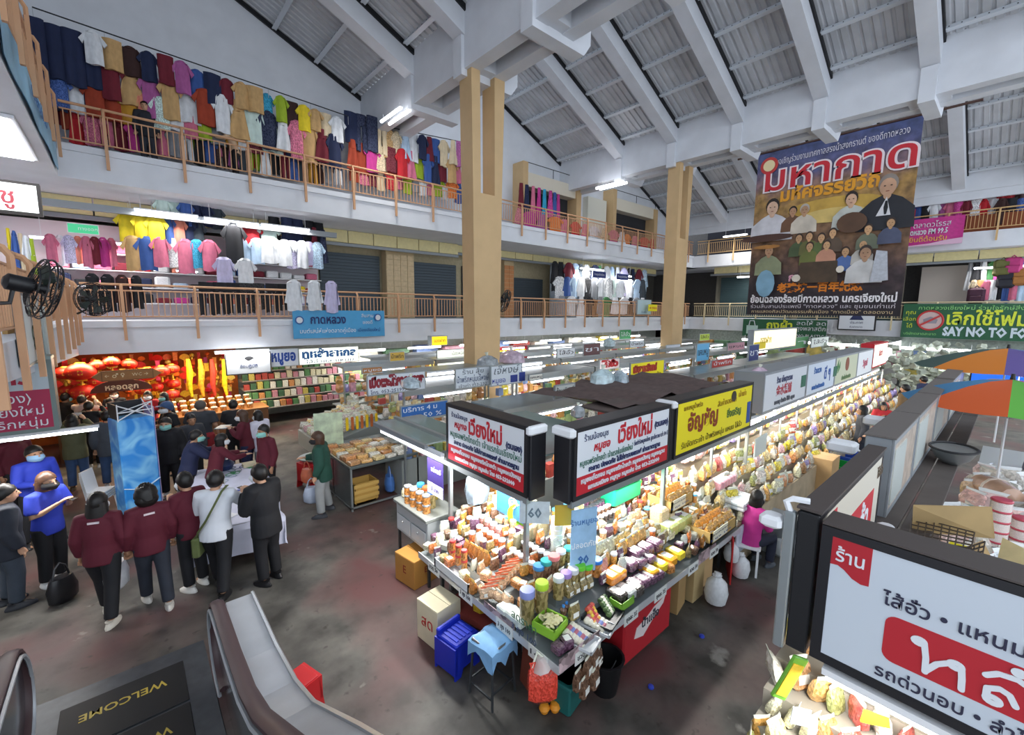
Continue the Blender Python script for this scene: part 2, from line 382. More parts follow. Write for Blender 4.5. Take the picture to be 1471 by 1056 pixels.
# left-hand side gallery running towards the camera
struct('gallery_slab', MB().prism([(5.2, 3.3), (YG, 2.75), (YG, 3.62), (5.2, 3.62)], 3.45, Matrix(((0, -1, 0, -.95), (1, 0, 0, 0), (0, 0, 1, 0), (0, 0, 0, 1)))), CONC2, label='lower side gallery slab along the left edge')
struct('gallery_slab', MB().box(-4.4, -.95, 7.5, YG, 7.2, 8.0), CONC2, label='upper side gallery slab along the left edge')
# right gallery
XR = 31.5
struct('gallery_slab', MB().box(XR, 36, -6, 22, 2.75, 3.6), CONC2, label='lower right gallery floor slab')
struct('gallery_slab', MB().box(XR, 36, -6, 22, 7.2, 8.0), CONC2, label='upper right gallery floor slab')
struct('wall_right', MB().box(36, 36.2, -6, 22, 0, 8.0).box(34.6, 34.8, -6, 22, 8, 11.2), M('5d5a58', .8, var=.1))
struct('beam', MB().box(XR, XR+.22, -6, 18, 9.95, 10.95).box(XR+.06, XR+.22, -6, 18, 9.55, 9.95), CONC, label='pale eaves beam above the right gallery')
# --- roof: double beams, ribs, corrugated sheets on purlins
RIBY = [13.95, 11.1, 8.25, 5.4, 2.55, -.3, -3.15]
for bx, nm in ((7.7, 'first'), (19.3, 'second')):
    mb = MB()
    for x in (bx, bx+.9): mb.box(x, x+.42, -5, 18, 10.7, 12.33)
    mb.box(bx+.42, bx+.9, -5, 18, 11.75, 12.0)
    for y in RIBY: mb.box(bx+.4, bx+.92, y-.5, y+.5, 10.72, 11.75)
    struct('roof_beam', mb, CONC, label=nm+' pale concrete double beam across the roof')
SLOPE = .45
def roof_bay(xlo, xhi, zlo, slope, nm, ribs):
    'bay falling towards +x: sheet height zlo at x=xhi'
    zf = lambda x: zlo+slope*(xhi-x)
    ys = [18.0]+RIBY+[-5.5]
    ang = math.atan(slope)
    for i in range(len(ys)-1):
        ya, yb = ys[i]-(.22 if i else .02), ys[i+1]+.22
        mb = MB(); n = max(3, int((ya-yb)/.25)); p = (ya-yb)/n; prof = []
        for k in range(n):
            y = ya-k*p; prof += [(y, 0), (y-.55*p, 0), (y-.66*p, .05), (y-.89*p, .05)]
        prof.append((yb, 0))
        vs = [(x, y, zf(x)+d) for x in (xlo, xhi) for y, d in prof]; m = len(prof)
        mb.add(vs, [(j, j+1, m+j+1, m+j) for j in range(m-1)])
        s = struct('roof_sheet', mb, ZINC); s['label'] = 'corrugated grey roof sheets, %s strip of the %s bay' % (nth(i), nm)
        x = xhi-.35; k = 0
        while x > xlo:
            L = ya-yb; c = ((x), (ya+yb)/2, zf(x)-.07)
            pm = MB().cbox((0, 0, 0), (.05, L, .13), ry=ang).cbox((.05, 0, -.06), (.1, L, .012), ry=ang)
            j = max(2, int(L/.25))
            pm.cur = 1
            for q in range(j): pm.cbox((-.026, -L/2+(q+.5)*L/j, .01), (.004, .03, .035), ry=ang)
            pm.cur = 0
            struct('purlin', pm, [PURL, BLACKM], s, loc=c); x -= 1.35; k += 1
        # black bar standing in for the shadow along the strip's left edge
        struct('shadow_strip', MB().add([(xlo, ya-.07, zf(xlo)-.16), (xhi, ya-.07, zf(xhi)-.16), (xhi, ya-.07, zf(xhi)), (xlo, ya-.07, zf(xlo)), (xlo, ya, zf(xlo)-.16), (xhi, ya, zf(xhi)-.16), (xhi, ya, zf(xhi)), (xlo, ya, zf(xlo))],
               [(0, 1, 2, 3), (7, 6, 5, 4), (0, 4, 5, 1), (3, 2, 6, 7), (0, 3, 7, 4), (1, 5, 6, 2)]), BLACKM, s)
    if ribs:
        for i, y in enumerate(RIBY):
            d = .75; xs = xhi+.1
            mb = MB().prism([(xlo, zf(xlo)-.02), (xlo, zf(xlo)-d), (xhi, zf(xhi)-d), (xhi+.4, zf(xhi)-d), (xhi+.4, zf(xhi)-.02)], .46, Matrix.Translation((0, y-.23, 0)))
            if ribs == 2:
                mb.prism([(xhi-.1, 11.55), (xhi-.1, 10.52), (xhi+1.75, 10.52), (xhi+2.0, 10.85), (xhi+2.0, 11.6)], .4, Matrix.Translation((0, y-.2, 0)))
            struct('roof_rib', mb, CONC, label='%s sloping concrete rib of the %s roof bay' % (nth(i), nm))
ZINC = M('c6c8cc', .5, .15, var=.14, scale=.9); PURL = M('dde2e8', .4, .2)
roof_bay(-5.5, 7.7, 12.3, SLOPE, 'first', 2)
roof_bay(8.9, 19.3, 12.3, SLOPE, 'second', 2)
roof_bay(20.6, 31.6, 10.8, .42, 'third', 1)
# --- the two split columns
def column(x0, nm):
    c = struct('column', MB().prism([(x0, 0), (x0+.92, 0), (x0+1.0, 7.4), (x0-.08, 7.4)], .58, Matrix.Translation((0, 10.7, 0)))
        .prism([(x0-.08, 7.4), (x0+.2, 7.4), (x0+.17, 10.75), (x0-.13, 10.75)], .58, Matrix.Translation((0, 10.7, 0)))
        .prism([(x0+.72, 7.4), (x0+1.0, 7.4), (x0+1.09, 10.75), (x0+.7, 10.75)], .58, Matrix.Translation((0, 10.7, 0))), TAN, label=nm+' tan concrete column split into two legs at the top')
column(7.93, 'nearer'); column(19.5, 'farther')
# --- railings: posts with a bent top, rails and balusters
def railing(p0, p1, n, label, phase=.5, out=1, bal=.135, col=RAILC):
    'p0,p1 on the slab edge (top of slab z); n posts; out = side towards the hall'
    p0, p1 = Vector(p0), Vector(p1); L = (p1-p0).length; a = math.atan2(p1.y-p0.y, p1.x-p0.x)
    t = thing('railing', label, 'railing', p0, a); s = -1*out
    obj('top_rail', MB().tube([(0, 0, 1.0), (L, 0, 1.0)], .033, 8), col, t)
    obj('upper_rail', MB().tube([(0, 0, .84), (L, 0, .84)], .02, 6), col, t)
    obj('bottom_rail', MB().tube([(0, 0, .14), (L, 0, .14)], .02, 6), col, t)
    pm = cached(('post', s), lambda: MB().box(-.035, .035, s*.13-.03, s*.13+.03, -.5, .75).tube([(0, s*.13, .72), (0, s*.13, .88), (0, s*.08, .97), (0, 0, 1.0)], .035, 6))
    for i in range(n): obj('post', pm, col, t, (L*(i+phase)/n, 0, 0))
    bm = cached('baluster', lambda: MB().box(-.011, .011, -.011, .011, .14, .84)); k = int(L/bal)
    for i in range(k): obj('baluster', bm, col, t, (L*(i+.5)/k, 0, 0))
    return t
railing((-.8, YG, 3.6), (31.4, YG, 3.6), 20, 'tan steel railing along the lower left gallery')
railing((-.8, YG, 8.0), (31.4, YG, 8.0), 20, 'tan steel railing along the upper left gallery')
railing((XR, YG-.3, 3.6), (XR, -5, 3.6), 12, 'pale tan railing along the lower right gallery', col=M('d9c7a0', .55))
railing((XR, YG-.3, 8.0), (XR, -5, 8.0), 12, 'pale tan railing along the upper right gallery', col=M('d9b27c', .55))
railing((-.95, 4.2, 3.62), (-.95, 15.9, 3.62), 8, 'tan railing of the lower side gallery beside the black fans', out=-1, phase=.35) if 0 else None
railing((-.95, 15.9, 3.62), (-.95, 5.0, 3.62), 9, 'tan railing of the lower side gallery beside the black fans', out=-1, bal=.14)
railing((-.95, 15.9, 8.0), (-.95, 8.0, 8.0), 6, 'tan railing of the upper side gallery at the left edge', out=-1, bal=.14)
# timber boards behind the side railing
obj_ = obj('timber_screen', MB().box(-1.25, -1.2, 9.0, 13.5, 3.62, 4.45), M('c09a5c', .6, var=.15)); tag(obj_, 'tan board screen behind the lower side railing', 'panel')
# --- lower left gallery: transom, shop columns, shutters
def fascia_row(x0, x1, y, z0, z1, n, nm):
    t = struct('trim_1', MB().box(x0, x1, y, y+.1, z0, z0+.12), GREY, label=nm)
    for i in range(n):
        a = x0+(x1-x0)*i/n; b = x0+(x1-x0)*(i+1)/n
        struct('transom_panel', MB().box(a+.02, b-.02, y+.02, y+.08, z0+.14, z1), CREAM, t)
    return t
fascia_row(-2.6, 12.6, 18.4, 6.55, 7.18, 14, 'cream panel strip above the lower left shops')
fascia_row(12.6, 31, 18.6, 6.7, 7.18, 14, 'cream panel strip above the lower middle shops')
def shutter(x0, x1, y, z0, z1, label, ax='y', n=None, mat=SHUT):
    t = struct('shutter', MB().box(x0, x1, y+.06, y+.1, z0, z1), M('2e363c', .6), label=label) if ax == 'y' else struct('shutter', MB().box(y+.06, y+.1, x0, x1, z0, z1), M('2e363c', .6), label=label)
    n = n or int((z1-z0)/.13); h = (z1-z0)/n
    if ax == 'y': me = cached(('sl', x1-x0, h), lambda: MB().prism([(0, 0), (x1-x0, 0), (x1-x0, h*.9), (0, h*.9)], .05))
    else: me = cached(('slx', x1-x0, h), lambda: MB().box(0, .05, 0, x1-x0, 0, h*.9))
    for i in range(n): obj('slat', me, mat, t, (x0, y, z0+i*h) if ax == 'y' else (y, x0, z0+i*h))
for i, (a, b, z1) in enumerate([(6.35, 9.0, 6.4), (10.6, 13.2, 6.3), (13.6, 16.0, 6.3), (16.9, 19.6, 5.9), (25.6, 27.6, 6.2), (28, 31.2, 6.2)]):
    shutter(a, b, YB, 3.6, z1, 'closed grey roller shutter, %s of the lower left gallery' % nth(i))
struct('wall_shopfront', MB().box(6.2, 31.4, YB+.15, YB+.3, 3.6, 7.2), M('b5a98a', .8, var=.1))
for i, x in enumerate((9.1, 16.1, 23.9)):
    c = struct('shop_column', MB().box(x, x+1.4 if i == 0 else x+.7, YB-.45, YB, 3.6, 7.2), M('cbb48c', .7), label='tan tiled pier between the gallery shutters')
    tl = M('d2b990' if i == 0 else 'c98a58', .5, var=.1)
    for k in range(12):
        for j in range(4 if i == 0 else 2): struct('tile', MB().box(x+.01+j*.35, x+.34+j*.35, YB-.48, YB-.44, 3.62+k*.24, 3.84+k*.24), tl, c)
# upper shops on the left gallery beyond the first column
def upper_shop(x0, x1, label):
    t = struct('shopfront', MB().box(x0, x1, 17.3, 18, 10.35, 11.05), M('ded6c4', .7), label=label)
    struct('pier', MB().box(x0-.25, x0+.1, 17.2, 18, 8, 11.5), TAN, t); struct('pier', MB().box(x1-.1, x1+.3, 17.2, 18, 8, 11.0), TAN, t)
    struct('rod', MB().tube([(x0, 17.25, 11.05), (x0, 17.25, 11.5), (x1, 17.25, 11.5), (x1, 17.25, 11.05)], .02, 5).tube([((x0+x1)/2, 17.25, 11.05), ((x0+x1)/2, 17.25, 11.5)], .02, 5), DARK, t)
    struct('opening', MB().box(x0+.1, x1-.1, 17.9, 17.99, 8.0, 10.35), M('2a2b30', .8), t)
upper_shop(16.0, 20.0, 'cream lintel of the upper shop with pink dresses'); upper_shop(23.6, 28.2, 'cream lintel of the dark upper shop near the far corner')
struct('wall_panel', MB().box(21.4, 23.2, 17.6, 18, 8, 10.8), M('e4e2d4', .7), label='cream wall bay between two upper shops')
# right gallery fronts
shutter(4.6, 9.5, 33.2, 3.6, 6.5, 'dark green roller shutter behind the big hanging poster', 'x', mat=M('2f4448', .55, .3))
shutter(10.0, 14.6, 33.2, 3.6, 6.5, 'dark green roller shutter near the far corner', 'x', mat=M('2f4448', .55, .3))
struct('wall_shopfront_right', MB().box(33.35, 33.5, 4.4, 15, 3.6, 7.2), M('6e6a5e', .8))
t = struct('trim_2', MB().box(32.3, 32.4, -5, 15, 6.6, 6.72), GREY, label='cream panel strip under the upper right gallery')
for i in range(12): struct('transom_panel', MB().box(32.32, 32.38, -5+i*1.65, -5+i*1.65+1.6, 6.74, 7.18), CREAM, t)
struct('wall_upper_right', MB().box(33.6, 33.75, 5, 16, 8, 10.6), M('23232c', .8), label='dark hoarding of the upper right gallery')

# ================================================ SIGNS
FR = M('1b1b20', .45); FRB = M('4a423f', .6); WHT = M('dfe4ea', .5); RED = M('c4202f', .5); NAVY = M('27335f', .5); GRN = M('2f6b58', .5); YEL = M('f2e21a', .5)
def sign_box(name, label, loc, L, H, T, rz, face, texts=(), frame=FR, fw=.05, lit=None, cat='sign', bands=(), group=None):
    'box sign; local x runs along the writing, -y faces the reader, z up from the lower edge'
    t = thing(name, label, cat, loc, rz, group)
    obj('frame', MB().bbox(0, L, .012, T, 0, H, .008).box(0, L, 0, .014, 0, fw).box(0, L, 0, .014, H-fw, H).box(0, fw, 0, .014, fw, H-fw).box(L-fw, L, 0, .014, fw, H-fw), frame, t)
    p = obj('face_panel', MB().box(fw, L-fw, .004, .013, fw, H-fw), face, t)
    for (x0, x1, z0, z1, m) in bands: obj('colour_band', MB().box(x0, x1, .001, .006, z0, z1), m, t)
    for a in texts:
        s, x, z, size, m = a[:5]; k = a[5] if len(a) > 5 else {}
        text(s, t, (x, -.001, z), size, m, **k)
    return t
B = dict(bold=.006)
t = sign_box('shop_sign', 'white and red sign with large red Thai script, left face of the corner stall', (3.2, 5.0, 1.93), 1.62, .82, .26, -PI/2, WHT, [
    ('ร้านน้องนุช', .32, .68, .085, NAVY), ('หมูยอ', .34, .56, .12, RED, dict(shear=.2, bold=.003)), ('เวียงใหม่', .86, .585, .27, RED, dict(bold=.008, w=.66)), ('(ตนเอง)', 1.4, .53, .1, NAVY, dict(bold=.004, w=.28)),
    ('หมูยอพริกไทยดำ เจ้าแรกในเชียงใหม่', .82, .42, .115, GRN, dict(w=1.42)), ('สะอาด ปลอดภัย ไม่ใส่สารบอแรกซ์ ผ่านมาตรฐาน', .84, .315, .075, NAVY, dict(bold=.004, w=1.3)),
    ('หมูยอเห็ดหอม หมูยอพริกไทยดำ หมูยอหนังหมู', .82, .2, .07, WHT, dict(bold=.003, w=1.4)), ('แหนมเนือง หมูทุบ หมูแผ่น โทร 053-232000', .82, .105, .066, WHT, dict(bold=.003, w=1.2))], bands=[(.05, 1.57, .05, .26, RED)])
obj('end_panel', MB().bbox(1.62, 1.66, .02, .26, -.03, .74, .01), FR, t); obj('white_cap', MB().bbox(1.6, 1.68, -.02, .27, .72, .82, .02), WHITE, t)
t = sign_box('shop_sign', 'white and red sign with large red Thai script, right face of the corner stall', (3.52, 2.98, 1.93), 2.0, .82, .26, 0, WHT, [
    ('ร้านน้องนุช', .38, .68, .1, NAVY), ('หมูยอ', .48, .55, .13, RED, dict(shear=.2, bold=.003)), ('เวียงใหม่', 1.16, .6, .29, RED, dict(bold=.008, w=.74)), ('(ตนเอง)', 1.76, .6, .11, NAVY, dict(bold=.004, w=.34)),
    ('หมูยอพริกไทยดำ เจ้าแรกในเชียงใหม่', .6, .405, .1, GRN, dict(w=1.0)), ('ต้นตำรับหมูยอไทย สูตรโบราณ กว่า 30 ปี', 1.53, .435, .08, NAVY, dict(w=.8)), ('สะอาด ปลอดภัย ไม่ใส่สารบอแรกซ์ ผ่านมาตรฐาน', 1.0, .315, .08, NAVY, dict(bold=.004, w=1.5)),
    ('หมูยอเห็ดหอม หมูยอพริกไทยดำ หมูยอหนังหมู หมูยอญวน', 1.0, .2, .075, WHT, dict(bold=.003, w=1.75)), ('แหนมเนือง หมูทุบ หมูแผ่น โทร 053-232000', 1.0, .105, .07, WHT, dict(bold=.003, w=1.5))], bands=[(.05, 1.95, .05, .26, RED)])
obj('end_panel', MB().bbox(-.05, 0, .02, .26, -.03, .74, .01), FR, t); obj('white_cap', MB().bbox(-.08, .02, -.02, .28, .72, .82, .02), WHITE, t)
t = sign_box('shop_sign', 'bright yellow shop sign with brown Thai letters and a small round portrait', (5.66, 2.98, 1.93), 2.72, .84, .26, 0, YEL, [
    ('แคบหมูน้ำพริก', .5, .7, .1, M('8a6a10')), ('อัญชัญ', .85, .45, .34, M('8a3a16'), dict(bold=.012)), ('สินค้าของฝาก', 1.65, .62, .13, M('a07a12'), dict(shear=.2)), ('ยิ่งเจริญ', 1.95, .4, .17, M('5f7a30'), dict(bold=.006)), ('เจ้าเก่า', 2.25, .68, .13, M('b07a1a')),
    ('รับจัดกระเช้า น้ำพริกหนุ่ม แหนม ไส้อั่ว', 1.25, .15, .125, M('6a5a10'), dict(w=2.1))])
obj('round_portrait', MB().lathe([(.09, -.004), (.09, .004)], 20, M=Matrix.Translation((1.9, 0, .68)) @ Euler((PI/2, 0, 0)).to_matrix().to_4x4()), M('3b3326'), t); obj('blue_badge', MB().box(2.5, 2.64, -.004, .006, .12, .5).box(2.53, 2.61, -.008, 0, .3, .42), M('2d4f9a'), t)
obj('white_cap', MB().bbox(-.1, .02, -.02, .28, .74, .84, .02), WHITE, t); obj('end_panel', MB().bbox(-.1, 0, .02, .26, -.03, .75, .01), FR, t)
x = 9.55; GB = M('8b9196', .5)
for L, face, label, tx in [
    (2.75, M('d9dde2'), 'grey framed white sign with Chinese characters and a green square, right of the yellow sign', [('ร้าน เล็กสุวรรณ', 1.2, .62, .16, NAVY, B), ('金水糕铺', 1.2, .38, .24, M('b8474f'), B), ('แคบหมู น้ำพริก ไส้อั่ว หมูยอ', 1.3, .15, .12, M('4a4f58'), B)]),
    (2.5, M('d3dde8'), 'grey framed white sign with big blue Thai letters beside the Chinese one', [('ร้านดวง', .85, .6, .2, M('2b64a8'), B), ('ดี ๆ', 1.75, .45, .42, M('2454a0'), dict(bold=.012)), ('ของฝากเมืองเหนือ', 1.0, .18, .15, M('2b64a8'), B)]),
    (2.6, M('c9cdb0'), 'pale green sign with a brown round emblem and leaves along the grey sign row', [('เชียงใหม่ของฝาก', 1.3, .16, .16, M('5a7a4a'), B)]),
    (2.2, M('eef0f2'), 'white sign with pink Thai script near the end of the grey sign row', [('วิบูลย์', 1.1, .4, .3, M('c45a72'), dict(bold=.01))])]:
    t = sign_box('shop_sign', label, (x, 3.2, 1.95), L, .84, .6, 0, face, tx, frame=GB, fw=.045)
    if 'emblem' in label:
        obj('round_emblem', MB().lathe([(.2, -.004), (.2, .006)], 20, M=Matrix.Translation((1.3, 0, .55)) @ Euler((PI/2, 0, 0)).to_matrix().to_4x4()), M('8a4a30'), t); obj('leaf_print', MB().prism([(.2, .35), (.35, .55), (.3, .75), (.18, .6)], .005).prism([(.3, .35), (.5, .5), (.5, .68), (.36, .55)], .005), M('3f7a3a'), t)
    if 'Chinese' in label: obj('green_square', MB().box(2.35, 2.68, -.004, .006, .3, .58).box(2.42, 2.6, -.007, 0, .38, .5), M('2f6b50'), t)
    x += L+.03
sign_box('shop_sign', 'white lit sign with red border at the far end of the right aisle', (20.4, 3.3, 2.0), 2.6, .9, .4, 0, M('f3efe0', emit=.6), [('ส้มตำ', 1.3, .5, .3, M('c23a3a'), B)], frame=RED, fw=.05)
sign_box('shop_sign', 'long cream and yellow lit sign behind the grey sign row', (16.5, 6.0, 2.6), 4.6, .8, .2, 0, M('f6edc4', emit=.7), [('ของฝาก', 1.2, .4, .34, M('d0b52a'), B)], frame=GB, bands=[(.1, 1.2, .1, .35, M('f0d428'))])
# --- right foreground stall signs
t = sign_box('shop_sign', 'large white sign with red rounded panel in the near right foreground', (2.95, .62, 1.95), 2.9, .84, .22, -PI/2, M('c9d2dc', .5), [
    ('ร้าน', .142, .685, .105, WHT, dict(bold=.001, res=3, w=.13)), ('ไส้อั่ว • แหนม • หมูยอ', .3, .535, .098, M('2c2c44'), dict(res=3, bold=.001, align='LEFT')), ('รถด่วนอบ • ลำไย', .3, .115, .088, M('2c2c44'), dict(res=3, bold=.001, align='LEFT'))], frame=FR, fw=.055)
def rrect(x0, x1, z0, z1, r):
    return [(cx+r*math.cos(a), cz+r*math.sin(a)) for cx, cz, a0 in ((x1-r, z1-r, 0), (x0+r, z1-r, PI/2), (x0+r, z0+r, PI), (x1-r, z0+r, 1.5*PI)) for a in (a0+PI/2*i/5 for i in range(6))]
obj('red_panel', MB().prism(rrect(.32, 2.3, .195, .455, .05), .005), M('b8232f', .5), t, (0, .001, 0))
def strokes(paths, w, th):
    mb = MB(); n_ = [0]
    def off(): n_[0] += 1; return Matrix.Translation((0, -.00006*n_[0], 0))
    for pth in paths:
        for k, (a, b) in enumerate(zip(pth, pth[1:])):
            a, b = V(a[0], 0, a[1]), V(b[0], 0, b[1]); d = (b-a).normalized(); n = V(-d.z, 0, d.x)*(w/2)
            mb.prism([(q.x, q.z) for q in (a+n, a-n, b-n, b+n)], th, off())
        for q in pth: mb.prism([(q[0]+w/2*math.cos(PI*i/6), q[1]+w/2*math.sin(PI*i/6)) for i in range(12)], th, off())
    return mb
ring = lambda x, z, r: [(x+r*math.cos(PI*i/6), z+r*math.sin(PI*i/6)) for i in range(13)]
HO = [ring(.07, .88, .075), [(.145, .86), (.19, .45), (.2, .03)], [(.2, .05), (.34, .42), (.5, .62)], ring(.58, .62, .08), [(.655, .64), (.68, .3), (.69, .0)]]
LO = [[(.06, .72), (.2, .9), (.42, .95), (.6, .82), (.66, .55), (.66, 0)], ring(.18, .1, .085), [(.1, .13), (.1, .38), (.24, .5), (.36, .44), (.44, .2)], ring(.42, 1.15, .05), [(.47, 1.17), (.56, 1.12), (.62, 1.2), (.72, 1.34)]]
AO = [[(.04, .72), (.14, .88), (.28, .88), (.36, .72), (.37, 0)]]
for nm_, P_, dx in (('h', HO, .44), ('l', LO, .68), ('a', AO, .9)): obj('lettering', strokes([[(dx+x*.27, .225+z*.175) for x, z in pth] for pth in P_], .026, .004), WHT, t, (0, -.004, 0))
obj('red_flag', MB().prism([(.055, .786), (.235, .786), (.235, .565), (.2, .56), (.16, .575), (.12, .61), (.09, .625), (.055, .62)], .005), M('b3202d', .5), t, (0, .001, 0))
obj('top_lid', MB().box(0, 2.9, 0, .23, .835, .85), FRB, t)
t = sign_box('shop_sign', 'black boxed sign with cream face and red Thai panel behind the large white one', (2.99, .64, 1.95), 1.9, .88, .11, 0, M('d5cfc0', .5), [('ร้าน', .2, .6, .16, WHT, B), ('หล้า', 1.2, .4, .34, WHT, dict(bold=.008)), ('ไส้อั่ว', 1.8, .7, .12, M('6a5a48'))], bands=[(.05, .4, .25, .8, RED), (.75, 1.62, .2, .6, RED)])
obj('top_lid', MB().box(-.02, 1.92, -.01, .12, .88, .895), FRB, t); obj('end_panel', MB().bbox(-.03, 0, .0, .11, -.02, .87, .008), BLACKM, t)
t = thing('stall_post', 'grey aluminium corner post beside the black sign box', 'post', (2.98, .79, 1.9)); obj('shaft', MB().bbox(-.03, .03, -.03, .03, 0, .9, .008), ALU, t); obj('curved_cap', MB().tube([(0, 0, .88), (0, .03, .95), (.02, .0, .97), (.05, -.08, .97)], .02, 6), WHITE, t)
t = thing('junction_box', 'white plastic lamp box on the aluminium corner post', 'lamp', (2.99, .865, 2.66)); obj('cover', MB().bbox(-.06, .06, -.04, .09, 0, .08, .02), WHITE, t); obj('cable', MB().tube([(0, -.06, .05), (.02, -.1, .0), (.02, -.11, -.1)], .012, 5), WHITE, t)
PATN = M('c9b8a8', .35, var=.25, scale=7, coat=.3)
for i, (x0, x1) in enumerate([(5.06, 6.5), (6.55, 8.3), (8.4, 10.4), (10.6, 13)]):
    t = sign_box('light_box', 'grey topped aisle light box with pinkish patterned panel, %s from the near end' % nth(i), (x0, .6, 2.15), x1-x0, .74, .21, 0, PATN, frame=GB, fw=.06, cat='light box')
    obj('top_lid', MB().box(-.01, x1-x0+.01, -.01, .22, .74, .755), M('6a6460', .7), t); obj('shade_cover', MB().box(.1, (x1-x0)*.5, -.004, .004, .1, .62), M('c5cdc9', .4, coat=.3), t)
    if i < 2: tt = thing('junction_box', 'white lamp box at the end of the %s grey aisle light box' % nth(i), 'lamp', (x0-.1, .9, 2.72)); obj('cover', MB().bbox(-.1, .08, -.06, .16, 0, .1, .02), WHITE, tt); obj('cable', MB().tube([(0, -.04, .05), (.06, -.1, .0), (.06, -.12, -.3)], .012, 5), WHITE, tt)

# ================================================ GOODS: one mesh of each kind, shared by its copies
def g_bag(n=0):
    mb = MB(); rr = random.Random(n); lv = [(.0, .30, .16), (.12, .46, .30), (.45, .5, .33), (.74, .46, .2), (.86, .4, .05), (1.0, .46, .02)]
    vs = []
    for z, a, b in lv:
        for j in range(8):
            q = 2*PI*j/8+PI/8; c, s_ = math.cos(q), math.sin(q)
            vs.append((a*math.copysign(abs(c)**.6, c)*(1+rr.uniform(-.07, .07)), b*math.copysign(abs(s_)**.6, s_)*(1+rr.uniform(-.1, .1)), z*(1+rr.uniform(-.03, .03))))
    fs = [tuple(range(7, -1, -1)), tuple(range(40, 48))]
    for k in range(5):
        mb.cur = 0
        for j in range(8): fs.append((k*8+j, k*8+(j+1) % 8, k*8+8+(j+1) % 8, k*8+8+j))
    mb.add(vs, fs, True)
    for i, f in enumerate(mb.f):
        if i == 1 or i >= 2+32: mb.mi[i] = 1
    return mb
def g_jar(): return MB().lathe([(.42, 0), (.46, .03), (.46, .76), (.4, .8), (.4, .86)], 12)
def g_lid(): return MB().lathe([(.47, .8), (.48, .82), (.48, .95), (.44, 1.0)], 12)
def g_pack(): return MB().bbox(-.5, .5, -.5, .5, 0, 1, .12)
def g_roll():
    mb = MB(); mb.tube([(-.5, 0, .5), (-.46, 0, .5), (.46, 0, .5), (.5, 0, .5)], [.25, .48, .48, .25], 8); return mb
def g_label(): return MB().box(-.34, .34, -.02, .02, .28, .62)
def g_tray(): return MB().box(-.5, .5, -.5, .5, 0, .08).box(-.5, .5, -.5, -.46, 0, 1).box(-.5, .5, .46, .5, 0, 1).box(-.5, -.46, -.5, .5, 0, 1).box(.46, .5, -.5, .5, 0, 1)
def g_basket(): return MB().prism([(-.42, 0), (.42, 0), (.5, 1), (-.5, 1)], .04, Matrix.Translation((0, -.5, 0))).prism([(-.42, 0), (.42, 0), (.5, 1), (-.5, 1)], .04, Matrix.Translation((0, .46, 0))).box(-.45, .45, -.5, .5, 0, .06).box(-.5, -.44, -.5, .5, .06, 1).box(.44, .5, -.5, .5, .06, 1)
def g_bottle(): return MB().lathe([(.4, 0), (.44, .04), (.44, .55), (.2, .75), (.16, .82)], 10)
def g_cap(): return MB().lathe([(.2, .8), (.2, 1.0)], 8)
def g_shrimp(): return g_bag(3)
GM = dict(jar=g_jar, lid=g_lid, pack=g_pack, roll=g_roll, label=g_label, tray=g_tray, basket=g_basket, bottle=g_bottle, cap=g_cap)
def gm(k):
    if k.startswith('bag'): return cached(k, lambda: g_bag(int(k[3:] or 0)))
    return cached(k, GM[k])
FILM = M('e6ead9', .15, coat=.6); LIDW = M('e8ecf2', .3)
PAPER = M('eef0ea', .6)
def cont(c, v=.45, s=2.2): return M(c, .22, var=v, scale=s*3, coat=.5, kind='chunks')
BAGNAME = [('cracker', 'cracker_bag'), ('crisp', 'crisp_bag'), ('shrimp', 'shrimp_bag'), ('herb', 'herb_bag'), ('sloping', 'slope_bag'), ('white sign', 'near_bag'), ('sachet', 'spice_sachet'), ('left edge', 'edge_bag'), ('seeds', 'seed_bag'), ('stall of the', 'stall_bag'), ('pouch', 'counter_bag'), ('golden', 'golden_bag')]  # one set of snack bag meshes, only named apart by words in the label
def item(kind, p, rz, d, ma, mb_, label, group, cat, lab=None, tilt=0):
    'one article: body mesh with its lid, cap or paper label as children'
    if kind == 'bag':
        o = obj(next((n_ for k_, n_ in BAGNAME if k_ in label), 'snack_bag'), gm('bag%d' % R.randrange(4)), [ma, mb_ or FILM], None, p, (tilt, 0, rz), d)
        if lab: obj('paper_label', gm('label'), lab, o, (0, -.31, .02), (0, 0, 0), (.8, 1, .8))
    elif kind == 'jar':
        o = obj('jar', gm('jar'), ma, None, p, rz, d); obj('lid', gm('lid'), mb_, o)
    elif kind == 'bottle':
        o = obj('bottle', gm('bottle'), ma, None, p, rz, d); obj('cap', gm('cap'), mb_, o)
    elif kind == 'pack':
        o = obj('food_pack', gm('pack'), ma, None, p, (tilt, 0, rz), d)
        if lab: obj('paper_label', cached('toplabel', lambda: MB().box(-.3, .3, -.3, .3, .99, 1.02)), lab, o)
    elif kind == 'roll':
        o = obj('sausage_roll', gm('roll'), ma, None, p, rz, d); obj('label_band', cached('band', lambda: MB().tube([(-.16, 0, .5), (.16, 0, .5)], .5, 8)), mb_, o)
    return tag(o, label, cat, group)
def carrier(pos, label, col='d9dde2', s=1):
    t = thing('plastic_bag', label, 'bag', pos, R.uniform(0, 3)); m = M(col, .35, var=.12, scale=9, coat=.2); t.scale = (s, s, s)
    obj('sack', MB().lathe([(.1, 0), (.17, .05), (.18, .2), (.13, .36)], 12, sx=1, sy=.6), m, t); obj('handle', MB().tube([(-.1, 0, .34), (-.06, 0, .5), (0, 0, .56), (.06, 0, .5), (.1, 0, .34)], .014, 5), m, t)
def surf(x, y):
    d = min(x-2.75, y-2.45); return .75+.6*max(0, min(1, d/1.15))
def hit(u, v):
    z = .9
    for _ in range(30):
        p = px(u, v, z=z); z = .5*z+.5*surf(p.x, p.y)
    return Vector((p.x, p.y, surf(p.x, p.y)))
